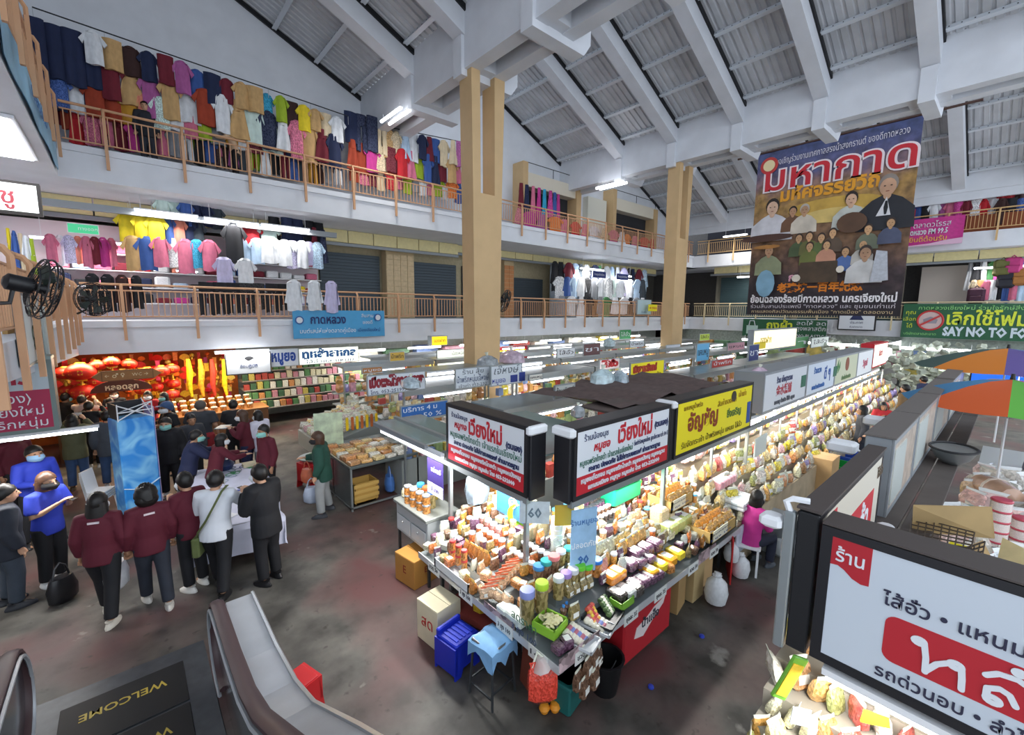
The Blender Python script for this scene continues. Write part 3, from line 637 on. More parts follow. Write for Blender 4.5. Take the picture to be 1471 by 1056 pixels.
def row(kind, a, b, n, d, ma, mb_, what, where, rz=0, lab=None, stack=1, cat=None, tilt=0, jit=.004):
    'n articles from photo point a to b on the stepped display'
    pa, pb = (hit(*a) if isinstance(a, tuple) and len(a) == 2 else Vector(a)), (hit(*b) if len(b) == 2 else Vector(b)); g = what+' '+where
    for i in range(n):
        q = pa.lerp(pb, (i+.5)/n)
        m1 = ma[i % len(ma)] if isinstance(ma, list) else ma; m2 = mb_[i % len(mb_)] if isinstance(mb_, list) else mb_
        for s in range(stack):
            l = '%s %s, %s in the row' % (what, where, nth(i)) + ('' if stack == 1 else ', %s up' % nth(s)) if n > 1 or stack > 1 else '%s %s' % (what, where)
            item(kind, (q.x+R.uniform(-jit, jit), q.y+R.uniform(-jit, jit), q.z+s*d[2]), rz+R.uniform(-.08, .08), d, m1, m2, l, g if n*stack > 1 else None, cat or dict(bag='snack bag', jar='jar', bottle='bottle', pack='food pack', roll='sausage roll')[kind], lab, tilt)

# ================================================ CORNER STALL
FRONTM = M('a9afb2', .4, .5)
t = thing('stall_counter', 'stepped metal display counter of the corner stall', 'counter', (2.75, 2.45, 0))
mb = MB()
for k in range(5):
    z = .75+.6*k/5; o = .23*k
    mb.box(o, 4.05, o, 1.5, z-.05, z-.01+.0) if k == 0 else mb.box(o, 4.05, o, 1.5, z-.12, z)
    mb.box(o, 1.5, 1.5, 2.55, z-(.05 if k == 0 else .12), z-(.01 if k == 0 else 0))
obj('display_step', mb, M('8e9698', .45, .4), t)
lg = cached('sleg', lambda: MB().box(-.02, .02, -.02, .02, 0, .72))
for x, y in [(.33, .25), (.33, 1.3), (.33, 2.5), (1.6, .25), (2.9, .25), (4.0, .25), (1.5, 2.5)]: obj('leg', lg, M('6d7375', .4, .6), t, (x, y, 0))
obj('edge_strip', MB().box(-.01, 4.05, -.012, 0, .68, .76).box(-.012, 0, 0, 2.55, .68, .76), M('c9cdd0', .4, .3), t)
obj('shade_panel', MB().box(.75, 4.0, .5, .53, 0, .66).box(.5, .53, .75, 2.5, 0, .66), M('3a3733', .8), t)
# canopy frame
t = thing('stall_canopy', 'metal canopy frame with brown tarpaulin over the corner stall', 'canopy', (3.2, 2.98, 0))
obj('roof_tarpaulin', MB().box(1.7, 5.2, .3, 1.1, 2.6, 2.63).box(2.2, 5.2, 1.1, 2.3, 2.58, 2.6), M('584c48', .85, var=.15), t)
obj('glass_roof_strip', MB().box(.26, 1.65, .4, 2.2, 2.35, 2.37).box(-.3, .5, 2.05, 3.6, 2.2, 2.22), M('8fa39e', .15, coat=.5), t)
obj('canopy_rail', MB().box(0, .06, .4, 3.6, 1.86, 1.93).box(.3, 17, 0, .06, 1.86, 1.93).box(.0, .06, 2.0, 3.6, 2.2, 2.26).box(-.35, -.3, 2.0, 3.6, 2.16, 2.22), ALU, t)
for p in ((.05, 2.0), (.05, .45), (2.3, .05), (5.2, .05)): obj('post', cached('cpost', lambda: MB().box(-.025, .025, -.025, .025, 0, 2.6)), ALU, t, (p[0], p[1], 0))
tb = M('5a4a47', .9, var=.2)
tag(obj('tarpaulin', MB().add([(5.1+.34*i+.1*math.sin(j*3), 3.5+.45*j, 2.66+.05*math.sin(i*2.1+j*1.3)+.03*math.sin(i*5)) for i in range(12) for j in range(5)], [(i*5+j, i*5+j+1, i*5+j+6, i*5+j+5) for i in range(11) for j in range(4)], True), tb), 'crumpled brown tarpaulin laid over the canopies behind the yellow sign', 'tarpaulin')
def tube_light(loc, L, rz, label, watts=0, fix=WHITE, cat='lamp', group=None, r=.02, tilt=0):
    t = thing('tube_light', label, cat, loc, rz, group); obj('housing', MB().box(-L/2, L/2, -.03, .03, .015, .055), fix, t); obj('glass_tube', MB().tube([(-L/2+.02, 0, 0), (L/2-.02, 0, 0)], r, 8), TUBE, t)
    zt = 2.76 if loc[2] < 2.75 and (loc[1] > 16 or loc[0] > 25) else 7.2 if 4.5 < loc[2] < 7.1 else 10.7 if loc[2] > 8.5 else 0
    if zt:
        for s in (-.4, .4): obj('hanger_rod', MB().tube([(s*L, 0, .05), (s*L, 0, zt-loc[2])], .008, 4), fix, t)
    if watts: area_lamp((loc[0], loc[1], loc[2]-.05), L, .08, watts, (0, 0, rz))
    return t
tube_light((3.42, 4.2, 1.85), 1.5, PI/2, 'long bright tube under the left face of the corner sign', 40)
tube_light((4.6, 3.25, 1.85), 1.5, 0, 'long bright tube under the right face of the corner sign', 40)
tube_light((2.9, 5.5, 2.12), 1.7, PI/2+.02, 'bright tube under the low glass canopy left of the corner stall', 40, r=.03)
for i in range(10): tube_light((6.5+i*1.6, 3.3, 1.86), 1.4, 0, 'bright tube below the sign row, %s along from the yellow sign' % nth(i), 24)
tube_light((2.98, -.35, 1.86), 1.8, PI/2, 'very bright tube under the large white sign in the foreground', 36, r=.025)
# goods by photo position
AMB = cont('b5752e'); OLV = cont('8a7a48'); ORG = cont('d2763a'); SHR = cont('d9b08a'); BRN = cont('6a4a34'); PUR = cont('5a3550'); CRM = cont('ddd2ae'); GLD = cont('d7a04a'); DKB = cont('3a332f'); PINKB = cont('cf8a7c')
WL = M('e4e8ee', .4); RL = M('c23b3b', .4)
row('jar', (646, 800), (672, 822), 3, (.085, .085, .13), AMB, RL, 'small jar with red lid', 'at the counter left end', stack=2)
row('bag', (668, 795), (702, 815), 5, (.1, .16, .2), AMB, M('e0b25a', .3, coat=.5), 'amber crisp bag with gold label', 'at the upper left counter', PI/2, PAPER)
row('bag', (668, 842), (684, 856), 2, (.1, .15, .17), AMB, M('e0b25a', .3, coat=.5), 'amber crisp bag', 'in the white left tray', PI/2, PAPER)
row('jar', (685, 765), (725, 790), 5, (.1, .1, .12), ORG, WL, 'orange paste jar with white lid', 'in the back left row', stack=1)
row('jar', (690, 752), (722, 774), 4, (.1, .1, .14), PINKB, WL, 'reddish jar with white cap', 'behind the amber bags')
row('jar', (733, 800), (775, 830), 6, (.09, .09, .13), AMB, WL, 'brown jar with pale lid', 'left of the hanging blue sign')
row('jar', (742, 785), (790, 812), 6, (.09, .09, .13), BRN, WL, 'dark jar with pale lid', 'left of the hanging blue sign')
row('bag', (700, 862), (745, 815), 9, (.24, .1, .15), SHR, M('e8663a', .3, coat=.4), 'dried shrimp bag with orange band', 'on the slanting left rack', -.4, PAPER)
row('bag', (690, 850), (735, 870), 4, (.14, .2, .12), SHR, FILM, 'loose dried shrimp bag', 'below the orange banded bags', PI/2)
row('pack', (722, 878), (752, 900), 3, (.16, .16, .1), M('c9d2cc', .2, var=.2, scale=10, coat=.6), None, 'clear pack of white flakes', 'beside the tall jar', PI/2, PAPER)
row('jar', (757, 893), (757, 893), 1, (.17, .17, .36), OLV, M('8f9ad8', .35), 'tall olive jar with lavender lid', 'at the front of the corner counter')
row('jar', (778, 878), (778, 878), 1, (.15, .15, .33), OLV, M('b8e23c', .35), 'tall olive jar with lime lid', 'at the front of the corner counter')
row('jar', (796, 862), (838, 838), 4, (.13, .13, .25), OLV, [M('cfd6dc', .35), M('a68ad0', .35), M('d8dde0', .35), M('6cd23a', .35)], 'olive pickle jar', 'in the middle front row', lab=None)
row('jar', (768, 842), (800, 820), 3, (.14, .14, .22), BRN, [M('3f86c8', .35), M('2f9a9a', .35), M('e07a7a', .35)], 'brown jar with bright coloured lid', 'behind the tall olive jars')
row('bag', (800, 840), (905, 775), 10, (.1, .15, .17), OLV, FILM, 'olive dried herb bag', 'in the long middle row', 0, PAPER)
row('bag', (812, 860), (850, 842), 4, (.1, .14, .15), OLV, FILM, 'green herb bag with white label', 'behind the black tray', 0, PAPER)
row('jar', (800, 812), (842, 795), 4, (.12, .12, .17), OLV, [WL, M('35b6b0', .35), M('9a7ad0', .35), M('5ac83a', .35)], 'herb jar with pastel lid', 'under the hanging blue sign')
row('jar', (835, 838), (862, 822), 2, (.15, .15, .2), AMB, [M('59d03a', .35), M('2f7ad0', .35)], 'brown jar with vivid lid', 'in the centre of the corner counter')
for k in range(5): row('pack', (742+k*9, 790-k*5), (775+k*9, 772-k*5), 4, (.06, .16, .2), M('8d8a70', .25, var=.3, scale=14, coat=.5), None, 'clear pouch of dried leaves', 'in the %s back column' % nth(k), PI/2, PAPER) if k < 2 else None
row('jar', (800, 785), (800, 785), 1, (.17, .17, .06), FILM, WL, 'clear shallow tub', 'in the stack at the counter centre', stack=6)
for k in range(5):
    row('jar', (826+k*7, 768-k*13), (884-k*2, 742-k*11), 9, (.075, .075, .11), [DKB, BRN, PUR][k % 3], [LIDW, M('2e3036', .4)][k > 1 and 1 or 0], 'small dark jar', 'on the %s step beside the blue sign' % nth(k), lab=None)
row('bag', (848, 812), (880, 795), 4, (.12, .12, .24), CRM, FILM, 'tall bag of pale seeds', 'upright in the middle right', 0)
row('bag', (858, 830), (868, 818), 2, (.13, .13, .2), PINKB, FILM, 'tall bag of peanuts', 'near the yellow bags', 0)
row('bag', (888, 800), (925, 775), 4, (.15, .15, .2), GLD, FILM, 'golden crisp bag', 'right of the seed bags', 0)
row('pack', (905, 805), (945, 785), 3, (.16, .2, .13), PUR, None, 'purple dried fruit pack', 'in the right middle row', 0, PAPER)
row('pack', (895, 818), (935, 805), 3, (.16, .2, .1), PUR, None, 'purple fruit pack', 'in front of its row', 0, PAPER)
row('pack', (925, 830), (975, 795), 4, (.15, .22, .1), [M('e6a428', .2, var=.2, scale=12, coat=.7), M('f0d43a', .2, var=.2, scale=12, coat=.7)], None, 'yellow dried mango pack', 'at the right front edge', 0, PAPER)
row('pack', (870, 838), (890, 825), 2, (.16, .2, .1), M('ec8a2a', .2, var=.3, scale=12, coat=.7), None, 'orange and yellow candied fruit pack', 'at the front centre', 0, PAPER)
row('pack', (905, 848), (945, 825), 4, (.14, .2, .09), PUR, None, 'maroon candied fruit pack', 'along the right front edge', 0, PAPER)
row('pack', (880, 862), (915, 848), 3, (.15, .22, .1), [DKB, M('b9bdbb', .2, var=.3, scale=12, coat=.7)], None, 'dark and grey dried fish pack', 'above the red cooler', 0, PAPER)
row('pack', (955, 770), (985, 750), 3, (.2, .2, .16), M('b9c37a', .25, var=.25, scale=12, coat=.6), None, 'green printed biscuit pack', 'at the right end of the corner counter', 0, PAPER)
row('pack', (940, 755), (965, 742), 2, (.22, .2, .24), M('dcc49a', .25, var=.25, scale=12, coat=.6), None, 'large peach coloured cracker pack', 'under the green crate', 0, PAPER)
row('roll', (842, 925), (815, 905), 6, (.2, .06, .055), M('e6e2cf', .4, var=.08), [M('7a8ac8'), M('b86a7a')], 'white sausage roll', 'in the front corner tray', .25)
row('roll', (870, 905), (843, 888), 5, (.18, .06, .055), M('e6e2cf', .4, var=.08), [M('b86a7a'), M('7a8ac8')], 'white sausage roll', 'in the right corner tray', .25)
row('roll', (857, 898), (846, 874), 5, (.13, .06, .055), [M('d9a53a'), M('cf5a4a'), M('d9c23a')], M('b83a3a'), 'small bright wrapped roll', 'in the black front tray', .25)
row('roll', (878, 885), (864, 862), 6, (.13, .06, .055), [M('5f7a4a'), M('46603a')], M('e0ddcc'), 'small green wrapped roll', 'in the black front tray', .25)
row('bottle', (808, 885), (815, 875), 2, (.08, .08, .1), BRN, M('3f8ad8', .4), 'small bottle with blue cap', 'behind the green basket')
def tray(name, p, d, mat, label, rz=0, cat='tray', kind='tray'):
    return tag(obj(name, gm(kind), mat, None, p, rz, d), label, cat)
p = hit(790, 903); tray('basket', p, (.26, .26, .1), M('8fc43a', .4), 'lime green square basket of pale crackers at the counter corner', .2, 'basket', 'basket')
stuff('cracker_heap', MB(), M('e0d7a0'), None, None) if 0 else None
rk = R
for i in range(26):
    a = rk.uniform(0, 6.28); r_ = rk.uniform(0, .1)
    tag(obj('cracker', cached('crk', lambda: MB().bbox(-.035, .035, -.025, .025, 0, .02, .008)), M('e3dca8', .5, var=.1), None, (p.x+r_*math.cos(a), p.y+r_*math.sin(a), p.z+.07+.045*(1-r_/.1)+rk.uniform(0, .02)), (rk.uniform(-.6, .6), rk.uniform(-.6, .6), a)), 'pale cracker heaped in the lime green basket', 'cracker', 'crackers in the lime green basket')
for (u, v, dd, lb) in ((829, 917, (.24, .42, .03), 'shallow clear tray under the white sausage rolls'), (857, 898, (.2, .36, .03), 'clear tray under the right hand white rolls'), (865, 884, (.36, .36, .03), 'black tray of bright wrapped rolls')):
    q = hit(u, v); tray('roll_tray', q+Vector((0, 0, -.01)), dd, M('c9ced2', .3) if 'clear' in lb else M('222326', .4), lb, .25)
q = hit(893, 868); tray('basket', q, (.24, .16, .09), M('7fb83a', .4), 'small lime basket with dark packs above the red cooler', 0, 'basket', 'basket')
q = hit(668, 850); t = tray('box_tray', (2.84, 4.2, .75), (.22, .75, .12), M('dadfe2', .5), 'white cardboard tray holding amber bags at the left end'); 
# plates and signs hung at the stall
tag(obj('hanging_sign', MB().box(-.16, .16, -.006, .006, -.75, 0), M('9cc2e2', .4, var=.15, scale=5), None, (3.62, 2.9, 1.86), -.35), 'pale blue hanging sign with blue writing at the stall corner', 'sign')
t = bpy.data.objects['hanging_sign']; text('ร้านหมูยอ', t, (0, -.009, -.15), .09, M('4a78b0')); text('ปลอดภัย', t, (0, -.009, -.42), .09, M('f0f4f8')); text('90', t, (0, -.009, -.6), .14, M('3a68a8'), bold=.003)
tag(obj('notice_card', MB().box(-.17, .17, -.005, .005, -.26, 0), M('c8d3d8', .4, var=.15, scale=9), None, (3.3, 3.35, 1.88), -PI/4), 'grey printed notice card hung between the two corner signs', 'notice'); text('60', bpy.data.objects['notice_card'], (0, -.008, -.14), .16, M('6a7c88'), bold=.003)
tag(obj('notice_card', MB().box(-.11, .11, -.005, .005, -.24, 0), M('c9a83a', .4), None, (3.52, 3.1, 1.86), -PI/5), 'small yellow notice card hung at the stall corner', 'notice')
o = tag(obj('promo_banner', MB().box(-.2, .2, -.005, .005, -.5, 0).box(-.2, .2, -.008, 0, -.5, -.36), M('3a2f6e', .4), None, (3.05, 5.05, 1.95), -PI/2), 'purple promotional banner left of the corner sign', 'banner'); obj('white_strip', MB().box(-.2, .2, -.01, 0, -.5, -.34), WHITE, o); text('อร่อยดี', o, (.03, -.01, -.14), .09, M('e8e4f4')); text('5 บาท', o, (0, -.012, -.42), .08, M('5a4a9a'))
o = tag(obj('promo_banner', MB().box(-.28, .28, -.005, .005, -.4, 0), M('2f6ac0', .4, var=.3, scale=2), None, (3.6, 4.1, 1.72), -PI/2), 'blue and pink payment poster with a white spiral under the tube', 'poster'); obj('spiral_mark', MB().tube([(.05+.09*(1-k/26)*math.cos(k*.62), -.012, -.2+.09*(1-k/26)*math.sin(k*.62)) for k in range(24)], .008, 5), WHITE, o); obj('pink_corner', MB().prism([(-.28, 0), (.0, 0), (-.28, -.13)], .004, Matrix.Translation((0, -.009, 0))), M('e3a0c8'), o)
t = thing('green_crate', 'bright green lidded plastic crate on the right of the corner stall', 'crate', (5.15, 3.55, 1.33), .0); obj('body', MB().bbox(-.33, .33, -.2, .2, 0, .27, .03), M('17a86c', .4), t); obj('lid', MB().bbox(-.35, .35, -.22, .22, .25, .33, .03), M('1cb578', .4), t)
t = thing('silver_bag', 'crumpled silver plastic sack behind the left end of the counter', 'bag', (3.55, 4.75, 1.3), .4); obj('sack', MB().lathe([(.05, 0), (.2, .05), (.24, .2), (.2, .38), (.1, .46)], 9, sx=1.0, sy=.7), M('a9bccb', .2, .4, var=.35, scale=9), t)
t = thing('lime_dish', 'lime green plastic dish standing on edge behind the jars', 'dish', (3.62, 3.95, 1.38), -PI/2+.3); obj('bowl', MB().lathe([(.05, -.05), (.12, -.03), (.17, .03), (.155, .03), (.1, -.01)], 16, M=Euler((PI/2, 0, 0)).to_matrix().to_4x4()), M('8fd82a', .35), t)
# things on the floor round the corner stall
def carton(p, d, rz, col, label, writing=None, wc='b8322e', open_=False):
    t = thing('cardboard_box', label, 'box', p, rz); m = M(col, .8, var=.06, scale=4); x, y, z = d
    obj('carton', MB().bbox(-x/2, x/2, -y/2, y/2, 0, z, .006), m, t)
    obj('flap', MB().cbox((-x/4, 0, z+.006), (x/2-.006, y, .006), ry=-.03), m, t); obj('flap', MB().cbox((x/4, 0, z+.006), (x/2-.006, y, .006), ry=.03), m, t)
    if writing:
        text(writing, t, (-x/2-.002, 0, z*.55), z*.4, M(wc), (PI/2, 0, -PI/2)); text(writing, t, (0, -y/2-.002, z*.55), z*.3, M(wc), (PI/2, 0, 0))
    return t
carton((2.62, 4.3, 0), (.36, .4, .5), .12, 'ddd3b4', 'cream cardboard box with red print behind the blue crate', 'สด', 'c23a34')
carton((3.0, 5.55, 0), (.42, .46, .42), .15, 'c08a42', 'brown cardboard box with dark red letter under the white cabinet', 'E', '8a2f1c')
t = thing('step_stool', 'royal blue plastic step stool standing on the floor', 'stool', (2.55, 3.8, 0), .15); BL = M('1c2fb4', .35)
obj('seat', MB().bbox(-.17, .17, -.17, .17, .36, .4, .012), BL, t); obj('back_lip', MB().bbox(-.17, .17, .12, .17, .38, .46, .012), BL, t)
obj('side', MB().prism([(-.19, 0), (-.1, 0), (-.07, .09), (.07, .09), (.1, 0), (.19, 0), (.165, .37), (-.165, .37)], .02, Matrix.Translation((0, -.17, 0))).prism([(-.19, 0), (-.1, 0), (-.07, .09), (.07, .09), (.1, 0), (.19, 0), (.165, .37), (-.165, .37)], .02, Matrix.Translation((0, .15, 0))), BL, t)
obj('side', MB().box(-.19, -.15, -.17, .17, .05, .37).box(.15, .19, -.17, .17, .05, .37), BL, t)
for k in range(5): obj('slot_rib', MB().box(-.12+k*.055, -.09+k*.055, -.12, .1, .4, .41), M('2c44cf', .35), t)
t = thing('metal_stool', 'tall metal stool draped with a pale blue cloth', 'stool', (2.62, 3.25, 0), .1); obj('seat', MB().bbox(-.16, .16, -.16, .16, .6, .63, .01), M('6a6e72', .4, .6), t)
for a, b in ((-1, -1), (1, -1), (1, 1), (-1, 1)): obj('leg', MB().tube([(a*.14, b*.14, .6), (a*.17, b*.17, 0)], .014, 6), M('55595d', .4, .7), t)
obj('stretcher', MB().box(-.16, .16, -.165, -.15, .16, .18).box(-.16, .16, .15, .165, .16, .18).box(-.165, -.15, -.16, .16, .1, .12).box(.15, .165, -.16, .16, .1, .12), M('55595d', .4, .7), t)
vs = []; n = 9
for i in range(n):
    for j in range(n):
        x, y = -.24+.48*i/(n-1), -.24+.48*j/(n-1); d = max(abs(x), abs(y))-.165
        vs.append((max(-.185, min(.185, x)) if d > 0 else x, max(-.185, min(.185, y)) if d > 0 else y, .645-max(0, d)*2.2*(1+.4*math.sin(i*2+j))))
tag(obj('cloth', MB().add(vs, [(i*n+j, i*n+j+1, (i+1)*n+j+1, (i+1)*n+j) for i in range(n-1) for j in range(n-1)], True), M('7fb0dc', .8, var=.1), None, (2.62, 3.25, 0), .1), 'pale blue cloth draped over the metal stool', 'cloth')
t = thing('red_bag', 'clear plastic bag of red chillies hanging from the counter corner', 'bag', (2.72, 2.62, .3), -.6); obj('contents', MB().add(*(lambda m: (m.v, m.f))(g_bag(1)), True), cont('d8402c', .25, 6), t, scale=(.3, .22, .42)); obj('bag_top', MB().tube([(0, 0, .36), (-.03, 0, .46)], [.1, .03], 8), M('e6dcd8', .2, coat=.6, alpha=.6), t); obj('handle', MB().tube([(-.1, 0, .36), (-.05, .02, .5), (0, 0, .46)], .012, 5), FILM, t)
for i, (x, y, z) in enumerate([(3.0, 2.42, .38), (3.12, 2.4, .46), (3.22, 2.4, .5), (3.05, 2.38, .3), (3.3, 2.42, .44), (3.18, 2.36, .33)]):
    item('bag', (x, y, z), .2, (.14, .12, .24), BRN, FILM, 'brown spice sachet with white label hanging at the counter front, %s of six' % nth(i), 'spice sachets hanging at the counter front', 'snack bag', PAPER)
t = thing('black_bucket', 'black plastic bucket on the floor under the corner stall', 'bucket', (3.55, 2.5, 0)); obj('pail', MB().lathe([(.13, 0), (.185, .36), (.2, .37), (.2, .39), (.175, .39), (.12, .04)], 18), M('131316', .4), t); obj('handle', MB().tube([(.2*math.cos(a), -.03+.05*math.sin(a)*0, .38-.18*math.sin(a)) for a in [PI*k/10 for k in range(11)]], .006, 5), M('33353a', .4), t)
t = thing('teal_crate', 'teal plastic crate on the floor below the counter corner', 'crate', (3.2, 2.75, 0), .2); obj('body', MB().bbox(-.25, .25, -.2, .2, 0, .34, .02), M('1a5f5c', .5), t); obj('rim', MB().bbox(-.27, .27, -.22, .22, .3, .34, .01), M('1f6c68', .5), t)
for i, (x, y, z) in enumerate(((2.86, 2.72, .055), (2.95, 2.66, .055))): tag(obj('orange', MB().lathe([(.01, -.055), (.04, -.04), (.056, 0), (.04, .04), (.01, .053)], 12), M('e8962a', .5, var=.05), None, (x, y, z)), 'orange fruit on the floor under the counter corner, %s of two' % nth(i), 'orange', 'oranges under the counter')
t = thing('red_cooler', 'red ice chest with white lettering under the right front of the counter', 'cooler', (4.35, 2.68, .08), 0); obj('body', MB().bbox(-.5, .5, -.2, .2, 0, .58, .02), M('b5212c', .5), t); obj('white_print', MB().prism([(-.3, .25), (-.12, .2), (.05, .3), (.3, .42), (.34, .5), (.1, .46), (-.05, .4), (-.26, .36)], .006, Matrix.Translation((0, -.206, 0))), M('e4d9d8'), t); text('น้ำแข็ง', t, (.02, -.208, .36), .14, M('3a3f4a'), bold=.003); obj('skid', MB().box(-.45, .45, -.15, -.1, -.08, 0).box(-.45, .45, .1, .15, -.08, 0), M('3a2e28'), t)
t = thing('board_stack', 'brown panel and papers leaning under the left counter', 'panel', (2.95, 3.0, 0), -.2); obj('board', MB().cbox((0, 0, .3), (.03, .34, .6), ry=.1), M('7a3b2a', .7), t)
t = thing('yellow_sack', 'yellow plastic bag with white cloth under the left counter', 'bag', (3.05, 3.95, .35), .2); obj('sack', MB().add(*(lambda m: (m.v, m.f))(g_bag(2)), True), M('d8b02a', .3, var=.2, coat=.3), t, scale=(.3, .3, .36)); obj('shelf_board', MB().box(-.2, .2, -.3, .5, -.1, -.02), M('8a3a34', .7), t)
for i, (x, y, rz, d, c) in enumerate([(5.35, 2.75, .2, (.34, .3, .55), 'a98a5a'), (5.75, 2.7, 0, (.3, .3, .62), 'b9a172'), (6.1, 2.65, -.1, (.4, .05, .5), 'c9a878')]): carton((x, y, 0), d, rz, c, 'brown carton standing right of the red cooler, %s of three' % nth(i))
for i, (x, y, z, s, lb) in enumerate([(5.85, 2.35, 0, .42, 'white full sack slumped on the floor by the aisle'), (6.75, 2.38, 0, .36, 'white plastic bag on the floor near the seated woman'), (6.55, 2.45, .3, .3, 'white carrier bag hanging at the counter edge')]):
    t = thing('white_sack', lb, 'bag', (x, y, z), i); obj('sack', MB().lathe([(.2, 0), (.42, .1), (.5, .4), (.42, .75), (.15, .95), (.2, 1.0)], 12), M('d5d9dc', .35, var=.08, coat=.2), t, scale=(s*.75, s*.75, s)); obj('knot', MB().tube([(0, 0, s*.95), (.02, 0, s*1.08)], [.03, .05], 7), M('e3e6e8', .4), t)
# white cabinet stand left of the corner stall
t = thing('side_cabinet', 'white cabinet on a stand with jars, left of the corner stall', 'cabinet', (3.0, 5.2, 0), 0); CB = M('c2c8cb', .4, .2)
obj('cabinet_body', MB().bbox(0, .5, 0, .95, .55, 1.0, .01), CB, t); obj('counter_top', MB().bbox(-.04, .54, -.03, .98, 1.0, 1.06, .01), M('8b908c', .4, .3), t)
for k in range(2): d = obj('drawer', MB().bbox(-.015, 0, .04+k*.46, .45+k*.46, .6, .84, .006), M('cdd3d6', .4), t); obj('knob', MB().lathe([(.014, 0), (.01, .02)], 8, M=Matrix.Translation((-.015, .25+k*.46, .76)) @ Euler((0, -PI/2, 0)).to_matrix().to_4x4()), ALU, d)
for x, y in ((.03, .03), (.47, .03), (.03, .92), (.47, .92)): obj('leg', cached('cleg', lambda: MB().box(-.018, .018, -.018, .018, 0, .55)), M('4d5254', .4, .5), t, (x, y, 0))
row('jar', (3.05, 5.95, 1.06), (3.1, 5.3, 1.06), 4, (.13, .13, .14), AMB, M('c9cccf', .25, .6), 'metal lidded jar of brown paste', 'on the white cabinet', stack=2)
row('jar', (3.25, 5.9, 1.06), (3.25, 5.4, 1.06), 3, (.13, .13, .28), OLV, [M('3f9ad8', .4), M('d86a3a', .4), M('3f7ad8', .4)], 'taller bottle of oil with coloured lid', 'on the white cabinet')
row('bag', (3.1, 6.1, 1.06), (3.3, 6.05, 1.06), 3, (.14, .14, .16), CRM, FILM, 'cream snack bag', 'at the far end of the white cabinet')
row('bag', (3.4, 5.8, 1.06), (3.4, 5.6, 1.06), 1, (.2, .16, .3), M('c9b02a', .3, coat=.5), FILM, 'yellow refill pouch', 'on the white cabinet')

# ---- fill the remaining gaps of the corner counter with small packs
occ = [(o.location.x, o.location.y, max(min(o.scale.x, .3), min(o.scale.y, .3), .08)) for o in SC.objects if o.parent is None and o.type == 'MESH' and 2.7 < o.location.x < 6.9 and 2.3 < o.location.y < 5.1 and .7 < o.location.z < 1.6]
FC = [(AMB, 'amber'), (OLV, 'olive'), (ORG, 'orange'), (CRM, 'cream'), (GLD, 'golden'), (BRN, 'brown'), (SHR, 'peach'), (PUR, 'purple'), (M('c9cfc4', .2, var=.25, scale=14, coat=.6), 'clear')]
k = 0
for a in range(32):
    for b in range(20):
        x, y = 2.84+a*.125, 2.54+b*.125; d = min(x-2.75, y-2.45)
        if d > 1.3 or (x > 4.2 and y > 3.9) or any((x-p)**2+(y-q)**2 < (.055)**2+(.4*s)**2 for p, q, s in occ): continue
        kind = R.choice(['bag', 'bag', 'jar', 'pack', 'bag']); c, nm = R.choice(FC); s = R.uniform(.85, 1.15)
        if d < .35 and kind == 'jar': kind = 'pack'
        dd = dict(bag=(.12*s, .1*s, .17*s), jar=(.095, .095, .13), pack=(.11, .12, .09*s))[kind]
        item(kind, (x+R.uniform(-.015, .015), y+R.uniform(-.015, .015), surf(x, y)), R.uniform(-.4, .4), dd, c, dict(bag=FILM, jar=R.choice([LIDW, WL, M('5ab0d8', .4), M('6ac23a', .4), RL]), pack=None)[kind],
             '%s %s among the crowded corner counter goods, %s column and %s row' % (nm, dict(bag='pouch', jar='jar', pack='flat pack')[kind], nth(a), nth(b)), 'small goods of the corner counter', dict(bag='snack bag', jar='jar', pack='food pack')[kind], PAPER if R.random() < .5 else None); k += 1  # pouches here are the same snack bag meshes, filling the gaps
ek = cached('pcard', lambda: MB().box(-.13, .13, -.004, .004, -.1, .03))
for i, (x, y, rz) in enumerate([(2.735, 4.6, -PI/2), (2.735, 3.9, -PI/2), (2.735, 3.2, -PI/2), (2.735, 2.7, -PI/2), (3.1, 2.435, 0), (3.9, 2.435, 0), (4.5, 2.435, 0), (5.3, 2.435, 0), (5.9, 2.435, 0)]):
    o = tag(obj('price_card', ek, M('dfe3e0', .5), None, (x, y, .74), rz), 'white price card on the corner counter edge, %s from its left end' % nth(i), 'price card', 'price cards of the corner counter'); text(R.choice(['ถุงละ 35', '3 ถุง 100', 'ขวด 50', '100']), o, (0, -.006, -.035), .075, M('3a3a40'), w=.2)
tg = M('9a8488', .5, var=.75, scale=14, kind='chunks')
for i, (x, y, rz, L) in enumerate([(2.742, 3.3, -PI/2, .5), (3.05, 2.44, 0, .6), (5.7, 2.44, 0, .5)]): tag(obj('patterned_strip', MB().box(-L/2, L/2, -.004, .004, -.12, .03), tg, None, (x, y, .8), rz), 'leopard spotted cloth strip on the counter edge, %s of three' % nth(i), 'cloth')

